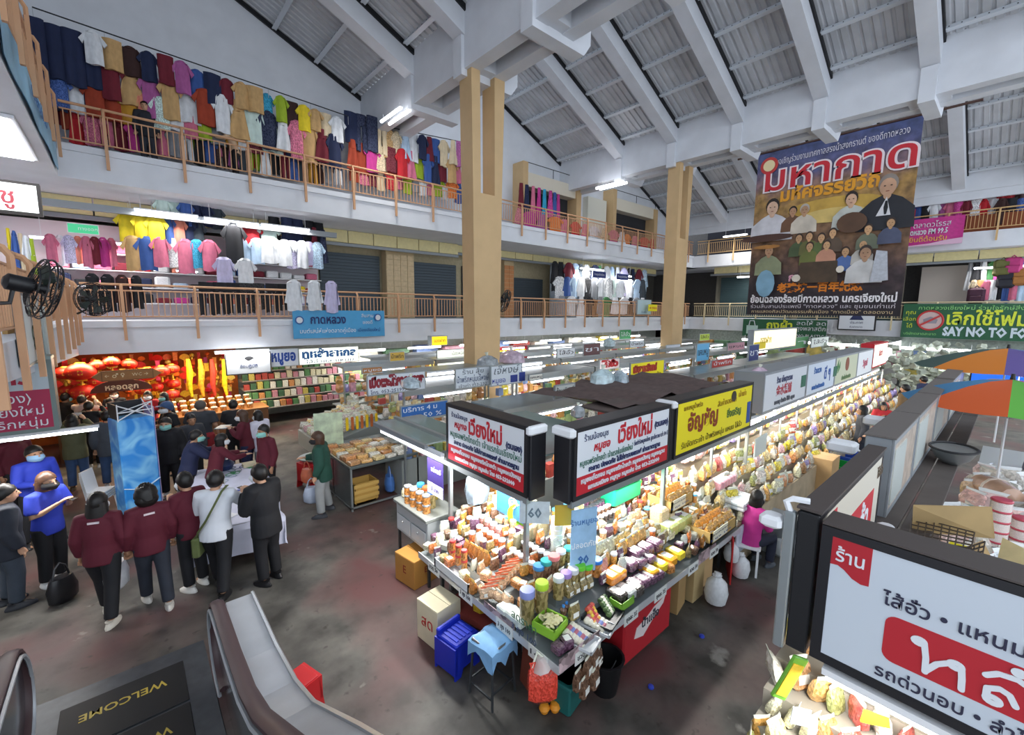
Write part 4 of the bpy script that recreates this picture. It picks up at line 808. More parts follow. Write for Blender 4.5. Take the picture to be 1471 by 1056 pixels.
# ================================================ CLOTHES ON THE GALLERIES
def g_cloth(kind, seed=0):
    'unit garment hanging from z=0 down to -1, half width .5; front with folds, flat back'
    rr = random.Random(seed*7+len(kind)); mb = MB()
    def sheet(pts, nx, nz, amp, y0=0):
        (xl0, xr0, z0), (xl1, xr1, z1) = pts; vs = []; ph = rr.uniform(0, 6)
        for back in (0, 1):
            for i in range(nz+1):
                t = i/nz; a = xl0+(xl1-xl0)*t; b = xr0+(xr1-xr0)*t
                for j in range(nx+1):
                    s = j/nx; edge = math.sin(PI*s)**.5
                    y = (-.07*edge-amp*(.3+.7*t)*math.sin(s*9+ph+t) if not back else .03*edge)+y0
                    vs.append((a+(b-a)*s, y, z0+(z1-z0)*t+(.02*math.sin(s*7+ph) if i == nz else 0)))
        w = nx+1; n = (nz+1)*w; fs = []
        for i in range(nz):
            for j in range(nx):
                q = i*w+j; fs.append((q, q+w, q+w+1, q+1)); fs.append((n+q, n+q+1, n+q+w+1, n+q+w))
        for i in range(nz):
            q = i*w; fs.append((q, n+q, n+q+w, q+w)); q += nx; fs.append((q, q+w, n+q+w, n+q))
        for j in range(nx): fs.append((j, j+1, n+j+1, n+j)); q = nz*w+j; fs.append((q, n+q, n+q+1, q+1))
        mb.add(vs, fs, True)
    if kind in ('tee', 'shirt'):
        sheet([(-.18, .18, .0), (-.41, .41, -.09)], 4, 1, .01); sheet([(-.41, .41, -.09), (-.43, .43, -1)], 7, 4, .03)
        L = (.66, -.32, .5, -.44) if kind == 'tee' else (.58, -.74, .44, -.76)
        for s in (-1, 1):
            ou = [(s*.28, -.04), (s*L[0], L[1]), (s*L[2], L[3]), (s*.4, -.3)]
            mb.prism(ou, .06, Matrix.Translation((0, -.05, 0)))
    elif kind == 'dress': sheet([(-.24, .24, 0), (-.3, .3, -.3)], 6, 1, .02); sheet([(-.3, .3, -.3), (-.5, .5, -1)], 9, 4, .05)
    elif kind == 'wrap': sheet([(-.5, .5, 0), (-.48, .48, -1)], 9, 4, .035)
    elif kind == 'pants': sheet([(-.4, .4, 0), (-.42, .42, -.3)], 6, 1, .02); sheet([(-.42, -.03, -.3), (-.46, -.08, -1)], 4, 3, .02); sheet([(.03, .42, -.3), (.08, .46, -1)], 4, 3, .02)
    return mb
CN = {'n': ('navy', '1c2748'), 'w': ('white', 'dfe2e6'), 't': ('tan', 'c6a06c'), 'm': ('maroon', '6e1c2c'), 'k': ('black', '191a20'), 'b': ('blue', '3a5a9c'), 'l': ('lilac', 'c8c2e2'), 'p': ('pink', 'd0708c'), 'r': ('red', 'c0242e'), 'y': ('yellow', 'e8cf2c'),
      'g': ('lime', '9db52e'), 'c': ('cyan', '2f9ec4'), 's': ('salmon', 'e08a74'), 'd': ('dark brown', '3a2220'), 'u': ('mustard', 'c08c2c'), 'v': ('mauve', 'a85a94'), 'e': ('grey', '8b8e94'), 'a': ('pale mint', 'c9ddd6'), 'o': ('rust', '9a3a22'), 'i': ('ice blue', 'b6cfe8'), 'h': ('magenta', 'c03a8c'), 'z': ('charcoal', '3f4850'), 'f': ('green', '3f7a4a'), 'q': ('orange', 'e0762c'), 'x': ('beige', 'd8c5a4')}
KN = dict(tee='short-sleeved blouse', shirt='long-sleeved shirt', dress='dress', wrap='hanging cloth', pants='trousers')
ONAME = dict(tee='blouse', shirt='shirt', dress='dress', wrap='wrap_skirt', pants='trousers')
PRINT = 'vhp'
def garment(kind, c, top, w, h, label, group, rz=0):
    nm, hxx = CN[c]; pr = R.random() < .14
    m = M(hxx, .85, var=.3 if pr else .12, scale=22 if pr else 5, kind='cloth' if pr else None)
    o = obj(ONAME[kind], cached(('cl', kind, R.randrange(3)), lambda: g_cloth(kind, R.randrange(99))), m, None, top, rz, (w, .9, h))
    return tag(o, '%s %s %s' % (nm, KN[kind], label), 'garment', group)
def line(a, b, axis, val, seq, h, where, group, kinds=('tee',), rz=0, fill=1.0, jit=.12, step=None):
    'a row of garments hung between two photo points on the plane axis=val; sequence gives the colours'
    pa, pb = px(*a, **{axis: val}), px(*b, **{axis: val}); n = len(seq); L = (pb-pa).length/n
    for i, c in enumerate(seq):
        if c == ' ': continue
        q = pa.lerp(pb, (i+.5)/n); k = kinds[i % len(kinds)]
        if axis == 'y': q.y += R.uniform(-jit, jit)
        else: q.x += R.uniform(-jit, jit)
        garment(k, c, q, L*fill*R.uniform(.95, 1.25), h*R.uniform(.9, 1.12), '%s, %s' % (where, nth(i)), group, rz+R.uniform(-.12, .12))
def rod(a, b, axis, val, label, r=.018):
    pa, pb = px(*a, **{axis: val}), px(*b, **{axis: val}); t = thing('clothes_rail', label, 'rail', pa); obj('bar', MB().tube([(0, 0, 0), pb-pa], r, 6), DARK, t)
    n = max(2, int((pb-pa).length/1.2))
    for i in range(n+1): obj('hook', cached('hook', lambda: MB().tube([(0, 0, 0), (0, 0, -.28)], .008, 4)), M('b5b8bc', .4, .5), t, (pb-pa)*(i/n))
G1 = 'garments hung above the upper left railing'
rod((46, 10), (500, 167), 'y', 16.35, 'dark clothes rail above the upper left railing'); rod((555, 182), (664, 204), 'y', 16.5, 'short dark clothes rail left of the tan column')
line((34, 22), (140, 55), 'y', 16.4, 'nnnn', 1.3, 'in the top row at the upper left corner, from the corner', G1, ('wrap',), fill=1.05)
line((118, 42), (492, 170), 'y', 16.35, 'wtdnmvbnmttcgdytxw', .78, 'in the top row of the upper gallery, from the corner', G1, ('tee', 'wrap', 'tee'), fill=1.05)
line((44, 70), (130, 90), 'y', 16.6, 'nnnn', 1.2, 'in the second layer at the upper left corner', G1, ('wrap',))
line((140, 78), (488, 195), 'y', 16.45, 'mtvtwowtanwptmn', 1.1, 'in the second row of the upper gallery, from the corner', G1, ('tee', 'dress', 'tee'), fill=1.15)
line((66, 102), (470, 200), 'y', 16.55, 'bwoousawpgeuwmaanwdw', .85, 'in the third row of the upper gallery, from the corner', G1, ('tee',), fill=1.15)
line((60, 115), (460, 220), 'y', 17.0, 'mosqtpuhswgoptmrbvdaxek', 1.0, 'in the deep back row of the upper gallery', G1, ('dress', 'wrap'), fill=1.2)
line((95, 152), (490, 237), 'y', 16.75, 'rppmhkpewkbdvzgwkmbzudew', .8, 'behind the upper left railing, from the corner', 'garments behind the upper left railing', ('dress', 'tee', 'pants'), fill=1.1)
line((497, 158), (556, 172), 'y', 16.5, 'nnnx', 1.15, 'in the top row near the tan column', G1, ('wrap', 'pants'), fill=1.1)
line((552, 184), (664, 206), 'y', 16.5, 'txiwnmbxxv', .95, 'on the short rail left of the tan column', G1, ('wrap', 'tee', 'dress'), fill=1.1)
line((497, 200), (664, 232), 'y', 16.6, 'oohxmrpgbnmtp', 1.0, 'in the middle row left of the tan column', G1, ('dress', 'wrap', 'tee'), fill=1.15)
line((500, 228), (664, 262), 'y', 16.85, 'opmxrpgewpgwqb', .85, 'behind the railing left of the tan column', 'garments behind the railing near the column', ('tee', 'dress'), fill=1.15)
line((744, 262), (808, 280), 'y', 17.2, 'mnphchbh', 1.5, 'in the upper shop right of the tan column', 'dresses in the upper shop by the column', ('dress',), fill=1.05)
line((735, 298), (940, 345), 'y', 16.9, 'phvqprpwxpwqprr', .8, 'behind the upper railing right of the tan column', 'garments behind the upper railing between the columns', ('dress', 'tee'), fill=.9)
# lower left clothing shop
G2 = 'garments of the lower left clothing shop'; Y2 = 17.3
line((172, 303), (232, 308), 'y', Y2, 'yyy', .95, 'in the front row of the lower left shop', G2, ('tee',), fill=1.35)
line((231, 308), (290, 315), 'y', Y2+.1, 'bsnz', .9, 'right of the yellow blouses', G2, ('tee',), fill=1.3)
line((318, 318), (350, 320), 'y', Y2-.2, 'k', 1.3, 'hanging alone in the middle of the lower left shop', G2, ('tee',), fill=.9)
line((346, 320), (398, 326), 'y', Y2, 'ra', .75, 'right of the black hanging blouse', G2, ('tee',), fill=1.1)
line((224, 284), (318, 298), 'y', Y2+.2, 'aabnnz', .7, 'in the high back row of the lower left shop', G2, ('tee',), fill=1.2)
line((385, 305), (465, 314), 'y', Y2+.3, 'knnkk', .95, 'in the high right row of the lower left shop', G2, ('shirt',), fill=1.1)
line((180, 338), (308, 345), 'y', Y2-.1, 'tbpwpcp', .95, 'in the second row of the lower left shop', G2, ('tee',), fill=1.3)
line((348, 341), (462, 348), 'y', Y2-.1, 'iiwwwlwli', .9, 'in the pale school shirt row of the lower left shop', G2, ('tee',), fill=1.5)
line((65, 336), (165, 342), 'y', Y2+.6, 'pwlspmhp', .8, 'in the pink row of the lower left shop', G2, ('tee',), fill=1.3)
line((306, 368), (366, 372), 'y', Y2-.5, 'lw', .95, 'low in the front of the lower left shop', G2, ('tee',), fill=.9)
line((408, 402), (488, 404), 'y', 15.75, 'wwl', 1.05, 'on a hanger on the lower left railing', 'white shirts on the railing', ('shirt',), fill=.75)
line((120, 392), (205, 396), 'y', 16.5, 'kkdk', 1.0, 'behind the lower left railing by the fan', G2, ('shirt',), fill=1.0)
line((285, 405), (415, 408), 'y', 16.6, 'kkkkkkk', .95, 'in the dark row behind the lower left railing', G2, ('pants',), fill=1.15)
line((445, 325), (470, 332), 'y', Y2, 'mn', 1.2, 'at the right end of the lower left shop', G2, ('dress',), fill=1.0)
line((5, 325), (50, 345), 'y', 15.9, 'ybxwg', 1.3, 'at the left edge of the lower gallery', G2, ('dress', 'tee'), fill=1.1)
# interior of that shop: shelves of folded clothes, tubes, sign
struct('wall_shop_back', MB().box(-3.5, 6.2, 19.3, 19.4, 3.6, 6.55), M('e4d8dc', .8), label='pale back wall of the lower left clothing shop')
t = thing('clothes_shelf', 'white shelf of folded clothes at the back of the lower left shop', 'shelf', (-1.5, 18.6, 3.6))
for k in range(4): obj('shelf_board', MB().box(0, 7.6, 0, .5, .5+k*.5, .53+k*.5), WHITE, t)
cols = 'wpphbmlrcwysnkpiwag'
fm = cached('folded', lambda: MB().bbox(-.5, .5, -.5, .5, 0, 1, .12))
for k in range(4):
    for i in range(16):
        c = R.choice(cols); tag(obj('folded_clothes', fm, M(CN[c][1], .85, var=.1), None, (-1.3+i*.47, 18.82, 4.13+k*.5), 0, (.4, .4, R.uniform(.16, .38))), '%s folded clothes on shelf %s of the lower left shop, %s from its left' % (CN[c][0], ['one', 'two', 'three', 'four'][k], nth(i)), 'folded clothes', 'folded clothes in the lower left shop')
for sn, (a, b, y) in enumerate((((192, 300), (285, 312), 16.9), ((293, 314), (372, 322), 16.9), ((375, 323), (445, 330), 16.9))):
    p, q = px(*a, y=y), px(*b, y=y); tube_light((p+q)/2, (q-p).length, 0, 'bright shop tube along the front of the lower left clothing shop, %s from the left' % nth(sn), 26, r=.035)
tube_light((-.6, 18.2, 5.9), 2.4, 0, 'bright tube inside the pink corner of the lower left shop', 45, r=.04)
for i in range(4): tube_light((.4+i*.5, 17.8, 5.15), .3, PI/2, 'small white spot lamp over the folded clothes, %s from the left' % nth(i), 0)
t = sign_box('lit_sign', 'white lit sign with red Thai letters at the left edge of the lower gallery', px(62, 311, y=13.0)-Vector((2.1, 0, 0)), 2.1, .62, .15, 0, M('eef2ee', emit=1.2), [('บุญชู', 1.35, .31, .4, M('c4505a'), B)], frame=M('3a3430', .5), fw=.05)
t = sign_box('exit_sign', 'small green running-man exit sign in the lower left shop', px(97, 334, y=16.8), .62, .26, .06, 0, M('3fae7a', emit=.6), [('ทางออก', .4, .13, .12, WHT)], frame=WHITE, fw=.015)
struct('beam_1', MB().box(-2, 6.2, 17.0, 17.15, 6.62, 6.8), GREY, label='grey fascia beam carrying the tubes of the lower left shop')
# clothing shop between the columns on the lower gallery
G3 = 'garments of the lower shop between the columns'
line((790, 375), (928, 388), 'y', 17.6, 'kkmizwnfwiwlknmi', 1.5, 'in the top row of the shop between the columns', G3, ('shirt', 'dress', 'tee'), fill=1.15)
line((800, 397), (925, 402), 'y', 17.3, 'wbiwkewwawlwiz', 1.2, 'in the middle row of the shop between the columns', G3, ('tee', 'shirt'), fill=1.3)
line((800, 425), (930, 428), 'y', 16.9, 'ewwkefwwkew', 1.1, 'low behind the railing between the columns', G3, ('dress', 'tee'), fill=1.0)
struct('wall_shop_back', MB().box(20, 25.5, 19.2, 19.3, 3.6, 6.8), M('c9d4e0', .8), label='pale blue back wall of the shop between the columns')
tube_light((21.5, 17.2, 6.5), 2.2, 0, 'bright tube over the shop between the columns', 90, r=.05); tube_light((24.8, 17.2, 6.3), 1.6, 0, 'bright tube at the right end of the shop between the columns', 60, r=.05)
for i, (x, s) in enumerate(((21.3, 'blue'), (23.7, 'blue'))): sign_box('round_ended_sign', 'dark blue shop plaque hanging among white shirts, %s of two' % nth(i), (x, 17.0, 6.0), 1.3, .4, .06, 0, M('24357a'), [('ร้านชุดนักเรียน', .65, .2, .17, WHT)], frame=M('dfe4ee'), fw=.02, group='blue plaques')
# upper right gallery clothes and its neighbours
G4 = 'bright garments hung in the upper right gallery'; Z = -PI/2
line((1296, 252), (1474, 232), 'x', 32.0, 'rqyvmhtbfewkwax', 1.35, 'in the upper right gallery top row, from poster', G4, ('dress', 'tee'), Z, 1.2)
line((1296, 272), (1474, 262), 'x', 32.3, 'mrrmhvkcwwrwrrd', 1.3, 'in the upper right gallery middle row, from poster', G4, ('dress', 'wrap'), Z, 1.2)
line((1296, 290), (1474, 284), 'x', 31.9, 'qrbkwvphmwrwdkb', 1.2, 'in the upper right gallery low row, from poster', G4, ('tee', 'wrap'), Z, 1.15)
rod((1296, 250), (1474, 230), 'x', 32.0, 'dark clothes rail of the upper right gallery')
struct('board_panel', MB().box(31.75, 31.8, -5, 4.6, 8.02, 8.8), M('8a4a28', .7), label='brown board backing behind the upper right railing')
tube_light((30.0, 12.5, 8.9), 1.5, -PI/2, 'hanging tube at the far upper corner', 80, r=.05)
line((1390, 378), (1474, 372), 'x', 33.0, 'ekwfhtxb', 1.3, 'in the lower right shop by the green banner', 'garments in the lower right shop', ('dress', 'shirt'), Z, 1.2)
line((1395, 402), (1474, 402), 'x', 32.5, 'xtpwkbpi', 1.0, 'low in the lower right shop', 'garments in the lower right shop', ('tee', 'wrap'), Z, 1.2)
for i, (u, v, c) in enumerate([(1440, 385, '6a6a3a'), (1455, 382, 'b83a78'), (1445, 402, '2b2b34'), (1402, 425, '4a2a3c'), (1466, 398, 'a8703a')]):
    p = px(u, v, x=32.3); t = thing('backpack', '%s backpack hung in the lower right shop' % ['olive', 'pink', 'black', 'plum', 'tan'][i], 'backpack', p, -PI/2); m = M(c, .8, var=.1); obj('main_pouch', MB().bbox(-.32, .32, -.15, .15, -.4, .4, .1), m, t); obj('front_pocket', MB().bbox(-.25, .25, -.24, -.13, -.34, .02, .05), m, t); obj('top_handle', MB().tube([(-.1, 0, .38), (0, 0, .5), (.1, 0, .38)], .025, 6), m, t)
struct('wall_lower_right_shop', MB().box(34, 34.1, -5, 3.8, 3.6, 6.6), M('b9b0a8', .8), label='pale back wall of the lower right shop')
tube_light((32.4, .5, 6.3), 2.4, PI/2, 'bright tube in the lower right shop', 90, r=.05)
tube_light((32.0, 12.0, 6.4), 2.0, PI/2, 'tube on the green shutter near the far corner', 60, r=.05); tube_light((32.2, 7.3, 6.0), 1.8, PI/2, 'unlit looking tube behind the poster', 0, r=.03)
# ---- ceiling tubes hung from the roof beams
for (a, b, y, lb) in (((558, 182), (590, 162), None, 'double tube under the first roof beam above the clothes'), ):
    tube_light((7.3, 14.6, 10.5), 1.5, PI/2, lb, 60, r=.05); tube_light((7.6, 14.6, 10.5), 1.5, PI/2, 'second tube of the pair under the first roof beam', 0, r=.05)
tube_light((18.9, 14.2, 10.3), 1.7, PI/2, 'tube under the second roof beam beside the far column', 60, r=.06); tube_light((19.2, 14.2, 10.3), 1.7, PI/2, 'second tube of the pair under the second roof beam', 0, r=.05)
t = thing('panel_light', 'square white lamp under the upper side gallery at the left edge', 'lamp', (-1.75, 13.0, 7.14)); obj('frame', MB().box(-.62, .62, -1.5, 1.5, 0, .05), WHITE, t); obj('diffuser', MB().box(-.55, .55, -1.4, 1.4, -.02, 0), TUBE, t)

# ================================================ LONG ROW OF SNACK STALLS ALONG THE RIGHT AISLE
BAGC = [cont(c, .4, s) for c, s in (('e0c48a', 3), ('d9a862', 3), ('e6dcb8', 4), ('cf9a4a', 2.5), ('efe6cf', 3), ('c98a52', 3), ('d8cfc4', 4), ('e3c93f', 3), ('b98a5a', 3), ('d8b0b4', 3), ('9aa060', 3), ('a8403a', 3), ('8a7ab0', 3))]
BAGN = ['cream', 'golden', 'pale', 'amber', 'white', 'tan', 'grey', 'yellow', 'brown', 'pinkish', 'olive', 'red', 'violet']
def bagpick(): return min(len(BAGC)-1, int(abs(R.gauss(0, 6)))) if R.random() < .8 else R.randrange(len(BAGC))
t = thing('stall_counter', 'long stepped counter of the snack stalls right of the corner stall', 'counter', (6.8, 2.55, 0))
mb = MB()
for k in range(5): mb.box(0, 15.6, .22*k, 1.15, .5, .75+.16*k)
obj('display_step', mb, M('9a9488', .6), t); obj('front_panel', MB().box(0, 15.6, -.03, 0, .02, .74), M('b9a789', .7, var=.2, scale=3), t)
for i in range(14): obj('post', cached('rowpost', lambda: MB().box(-.02, .02, -.02, .02, .7, 1.9)), ALU, t, (1.1*i+.5, .62, 0))
n = 0; heap = [MB() for _ in BAGC]
for i in range(78):
    for k in range(6):
        x = 6.85+i*.2+R.uniform(-.04, .04); d = (k+.5)*.2; y = 2.5+d+R.uniform(-.03, .03); z = .74+.16*min(4, int(d/.22))+ (.12 if k > 3 else 0)
        if R.random() < .06: continue
        c = bagpick(); s = R.uniform(.8, 1.25); dd = (.19*s, .17*s, .24*s); rz = R.uniform(-.5, .5)
        if n < 280 and x < 18:
            n += 1
            item('bag', (x, y, z), rz, dd, BAGC[c], FILM, '%s snack bag on the long right counter, step %s, %s from the corner stall' % (BAGN[c], ['one', 'two', 'three', 'four', 'five', 'six'][k], nth(i)), 'snack bags on the long right counter', 'snack bag', PAPER if x < 12 and R.random() < .5 else None, R.uniform(-.3, .2))
        else:
            me = gm('bag%d' % R.randrange(4)); Mx = Matrix.Translation((x, y, z)) @ Euler((0, 0, rz)).to_matrix().to_4x4() @ Matrix.Diagonal((*dd, 1)); heap[c].add([Mx @ v.co for v in me.vertices], [tuple(p.vertices) for p in me.polygons], True)
t = thing('snack_heap', 'heaped snack bags at the far end of the long right counter', 'snack bags', (0, 0, 0)); t['kind'] = 'stuff'
for c, h in enumerate(heap):
    if h.v: o = obj('bag_heap', h, BAGC[c], t); o['kind'] = 'stuff'
# cartons of golden crisps between the corner stall and the row
for q, (x, y, z, L, Wd, nn) in enumerate([(5.75, 3.05, 1.2, .62, .4, 8), (6.05, 2.62, .86, .8, .5, 15)]):
    t = tag(obj('carton_tray', gm('tray'), M('b99a5c', .8, var=.08), None, (x+.1, y+.05, z), 0, (L, Wd, .16)), 'open brown carton of golden crisp bags with a hand-written card, %s of two' % ['upper', 'lower'][q], 'carton')
    obj('price_card', MB().box(-.45, .1, -.52, -.505, .2, 1.15), M('e8e4cc', .6), t); text('อบกรอบ', t, (-.17, -.53, .85), .2, M('4a4a4a'), sx=1); text('3 ถุง 100', t, (-.17, -.53, .45), .22, M('2f4a8a'))
    for k in range(nn): item('bag', (x+.1-L/2+.1+(k % (nn//(2 if q == 0 else 3)+0))*.15, y-Wd/3+.05+.16*(k//(nn//(2 if q == 0 else 3))), z+.05), R.uniform(-.3, .3), (.15, .13, .2), GLD, M('e8b25a', .25, coat=.5), 'golden crisp bag in the %s open carton, %s' % (['upper', 'lower'][q], nth(k)), 'golden crisp bags in the open cartons', 'snack bag', PAPER)
row('roll', (6.95, 2.62, .92), (7.5, 2.62, .92), 7, (.3, .075, .07), M('e9ecee', .3, coat=.4), [M('c8d4dc')], 'long white wrapped roll', 'beside the seated person', PI/2, stack=2)
row('pack', (6.95, 2.95, 1.15), (7.6, 2.95, 1.15), 6, (.1, .2, .14), M('e3a8b4', .3, var=.2, scale=10), None, 'pink and white paper pack', 'behind the white rolls', .1, PAPER)
tag(obj('price_card', MB().bbox(0, .62, -.012, .012, 0, .34, .004), M('e8efe6', .5), None, (8.0, 2.75, 1.5), .05), 'white price card with green border standing among the snack bags', 'sign'); text('ลดราคา', bpy.data.objects['price_card.002'], (.31, -.016, .22), .12, M('3a6a4a')); text('3 ถุง 100', bpy.data.objects['price_card.002'], (.31, -.016, .09), .1, M('3a4a6a'))
o = tag(obj('printed_cloth', MB().box(-.5, .5, -.01, .01, 0, .42), M('c9d6e0', .6, var=.2, scale=6), None, (7.25, 2.48, .3)), 'pale blue printed cloth hung on the counter front by the seated person', 'cloth')
tag(obj('red_cloth', MB().box(-.25, .25, -.01, .01, 0, .7), M('c22a2a', .6), None, (6.62, 2.5, .02), .5), 'red and white cloth hanging at the counter front by the aisle', 'cloth')
t = thing('plastic_stool', 'white plastic stool under the seated person in magenta', 'stool', (7.06, 2.4, 0), .3)
obj('seat', MB().bbox(-.17, .17, -.17, .17, .40, .44, .012), WHITE, t)
for a, b in ((-1, -1), (1, -1), (1, 1), (-1, 1)): obj('leg', MB().prism([(-.05, 0), (.03, 0), (.02, .4), (-.03, .4)], .03, Matrix.Translation((a*.16, b*.15, 0))), WHITE, t)
t = thing('water_jug', 'round translucent white water jug on the floor by the seated person', 'jug', (7.95, 2.15, 0)); obj('body', MB().lathe([(.1, 0), (.19, .06), (.22, .18), (.18, .3), (.07, .36), (.06, .42)], 16), M('d3d8dc', .3, coat=.3), t); obj('cap', MB().lathe([(.07, .41), (.07, .46)], 12), WHITE, t)
t = thing('plastic_table', 'low grey folding table beside the seated person', 'table', (8.15, 2.3, 0)); obj('table_top', MB().bbox(-.35, .35, -.2, .25, .5, .54, .01), M('a9adb0', .4), t); obj('leg_frame', MB().box(-.33, -.3, -.18, .22, 0, .5).box(.3, .33, -.18, .22, 0, .5), ALU, t)
for i, (x, y, c, s, nm) in enumerate([(12.4, 2.25, '1fa04a', .5, 'green'), (13.2, 2.3, '2a4fb0', .55, 'blue'), (11.6, 2.3, '2a4fb0', .36, 'blue'), (12.0, 2.05, '1f9a48', .36, 'green'), (14.6, 2.4, '35c46a', .4, 'bright green')]):
    t = thing('plastic_basket', '%s plastic basket on the aisle floor, %s of five' % (nm, nth(i)), 'basket', (x, y, 0)); obj('body', gm('basket'), M(c, .4), t, scale=(s*1.3, s, s)); obj('rim', MB().box(-.53*s*1.3, .53*s*1.3, -.53*s, -.47*s, s*.95, s*1.02).box(-.53*s*1.3, .53*s*1.3, .47*s, .53*s, s*.95, s*1.02), M(c, .35), t)
carton((11.3, 2.45, .0), (.6, .4, .9), 0, 'c9a472', 'brown carton with rolls at the counter front far along the aisle')

# ---- near right foreground stall: bags under the big sign
t = thing('stall_counter', 'counter of the near right stall under the large white sign', 'counter', (2.75, -1.6, 0)); mb = MB()
for k in range(4): mb.box(.2*k, 1.5, 0, 2.5, .4, 1.15+.13*k)
obj('display_step', mb, M('9a9488', .6), t)
k = 0
for i in range(6):
    for j in range(17):
        x = 2.8+i*.17+R.uniform(-.03, .03); y = .84-j*.11; c = bagpick() if R.random() > .15 else R.choice([10, 12, 11]); s = R.uniform(.7, 1.0)
        item('bag', (x, y, 1.15+.13*min(3, int(i*.17/.2))+(.06 if i > 3 else 0)), R.uniform(-.8, .8), (.17*s, .14*s, .24*s), BAGC[c], FILM, '%s bag under the large white sign, row %s, %s from the aisle' % (BAGN[c], ['one', 'two', 'three', 'four', 'five', 'six'][i], nth(j)), 'bags on the near right counter', 'snack bag', PAPER if R.random() < .4 else None, R.uniform(-.4, .3))
o = tag(obj('hanging_packet', MB().bbox(-.045, .045, -.012, .012, -.36, 0, .008), M('6fae3a', .3, coat=.5), None, (2.97, .66, 1.9), (.15, .25, -.9)), 'tall green and yellow packet hung under the sign corner', 'packet'); obj('yellow_panel', MB().box(-.03, .03, -.018, -.012, -.32, -.05), M('e8c23a', .4, var=.2, scale=14), o); text('SNACK', o, (0, -.024, -.28), .06, M('c23a2a'), (PI/2, PI/2, 0)) if 0 else None
tag(obj('paper_sheet', MB().box(-.05, .05, -.004, .004, -.14, 0), M('d8dee4', .6), None, (2.93, .62, 1.6), (.2, 0, -1.0)), 'white paper slip standing between bags under the sign corner', 'paper')
tag(obj('yellow_card', MB().prism([(-.07, 0), (.07, .01), (.06, .07), (-.06, .08)], .01), M('f0e21a', .5), None, (3.1, .3, 1.62), -1.1), 'bright yellow card among the bags under the bright tube', 'card')

# ---- right side displays beyond the light boxes
for i in range(3):
    for k in (1, 2):
        tag(obj('roof_plank', MB().bbox(0, 3.4, 0, .19, 0, .03, .004), M('4f4743', .85, var=.15, scale=3), None, (4.7+3.45*i, .08+.21*k, 2.13)), 'dark brown roof plank, %s strip from the light boxes, %s from the near end' % (nth(2-k), nth(i)), 'plank', 'planks over the right stalls')
t = thing('display_table', 'low table of bagged crackers at the right edge', 'table', (6.2, -2.0, 0)); obj('table_top', MB().box(0, 7.5, 0, 2.2, 1.12, 1.2), M('b8bcb8', .5), t)
for x in (.2, 3.7, 7.2):
    for y in (.2, 2.1): obj('leg', cached('tleg', lambda: MB().box(-.03, .03, -.03, .03, 0, 1.12)), ALU, t, (x, y, 0))
obj('glass_divider', MB().box(2.0, 2.03, 0, 2.2, 1.2, 1.5), M('9ab0a8', .1, coat=.8), t)
PKC = [cont(c, .25, 3) for c in ('ece6e2', 'e8c9c4', 'dfe3e6', 'e3b8b0', 'd9d2c6', 'd8b48a')]; PKN = ['white', 'pale pink', 'silvery', 'pink', 'cream', 'tan']
for i in range(16):
    for j in range(8):
        c = R.randrange(6); s = R.uniform(.9, 1.3)
        item('bag', (6.35+i*.3+R.uniform(-.08, .08), -1.25+j*.2+R.uniform(-.04, .04), 1.2+R.choice([0, 0, .1])), R.uniform(-1.5, 1.5), (.26*s, .2*s, .24*s), PKC[c], M('eef2f2', .15, coat=.6), '%s cracker bag on the right edge table, row %s from the walkway, %s along' % (PKN[c], nth(7-j), nth(i)), 'cracker bags on the right edge table', 'snack bag', None, R.uniform(-.7, .7))
for i in range(3):
    for s in range(6 if i == 0 else 4):
        q = (7.25+i*.28, -.1-.18*i, 1.22+s*.12); item('jar', q, 0, (.19, .19, .13), M('e6d9d4', .3, var=.2, scale=20), M('c24a5a', .35), 'clear tub with red lid in stack %s at the right edge, %s up' % (['one', 'two', 'three'][i], nth(s)), 'stacked red lidded tubs', 'jar')
t = thing('yellow_box', 'bright yellow printed box on the right edge table', 'box', (6.75, .1, 1.22)); obj('carton', MB().bbox(-.12, .12, -.15, .15, 0, .22, .01), M('e8dc1c', .4), t); obj('black_print', MB().box(-.07, .02, -.155, -.15, .05, .16).box(-.125, -.12, -.1, .02, .05, .15), BLACKM, t)
t = thing('tan_loaf', 'large tan wrapped bundle lying on the cracker bags', 'bundle', (9.2, -.05, 1.5), .6); obj('wrap', MB().lathe([(.02, -.35), (.14, -.28), (.18, 0), (.14, .28), (.02, .35)], 12, M=Euler((0, PI/2, 0)).to_matrix().to_4x4()), M('c9a48c', .3, var=.15, coat=.4), t); obj('tie', MB().lathe([(.185, -.02), (.185, .02)], 12, M=Euler((0, PI/2, 0)).to_matrix().to_4x4()), M('e8dcd0', .4), t)
for i, (x, y) in enumerate(((7.9, -.38), (8.5, -.5), (9.0, -.62))): item('jar', (x, y, 1.22), 0, (.26, .26, .42), [M('c23a3a', .2, coat=.5), AMB, ORG][i], M('e0d4cc', .3), 'large %s jar with pale lid at the right edge' % ['red', 'brown', 'orange'][i], 'large jars at the right edge', 'jar')
t = thing('wire_basket', 'round wire mesh basket lying beside the grey light box', 'basket', (7.6, .35, 2.2)); WB = M('8c9294', .4, .5); obj('rim', MB().tube([(.3*math.cos(2*PI*k/20), .22*math.sin(2*PI*k/20), .16) for k in range(21)], .015, 5), BLACKM, t); obj('bowl', MB().lathe([(.12, -.03), (.22, .04), (.29, .15)], 20, sy=.75), WB, t)
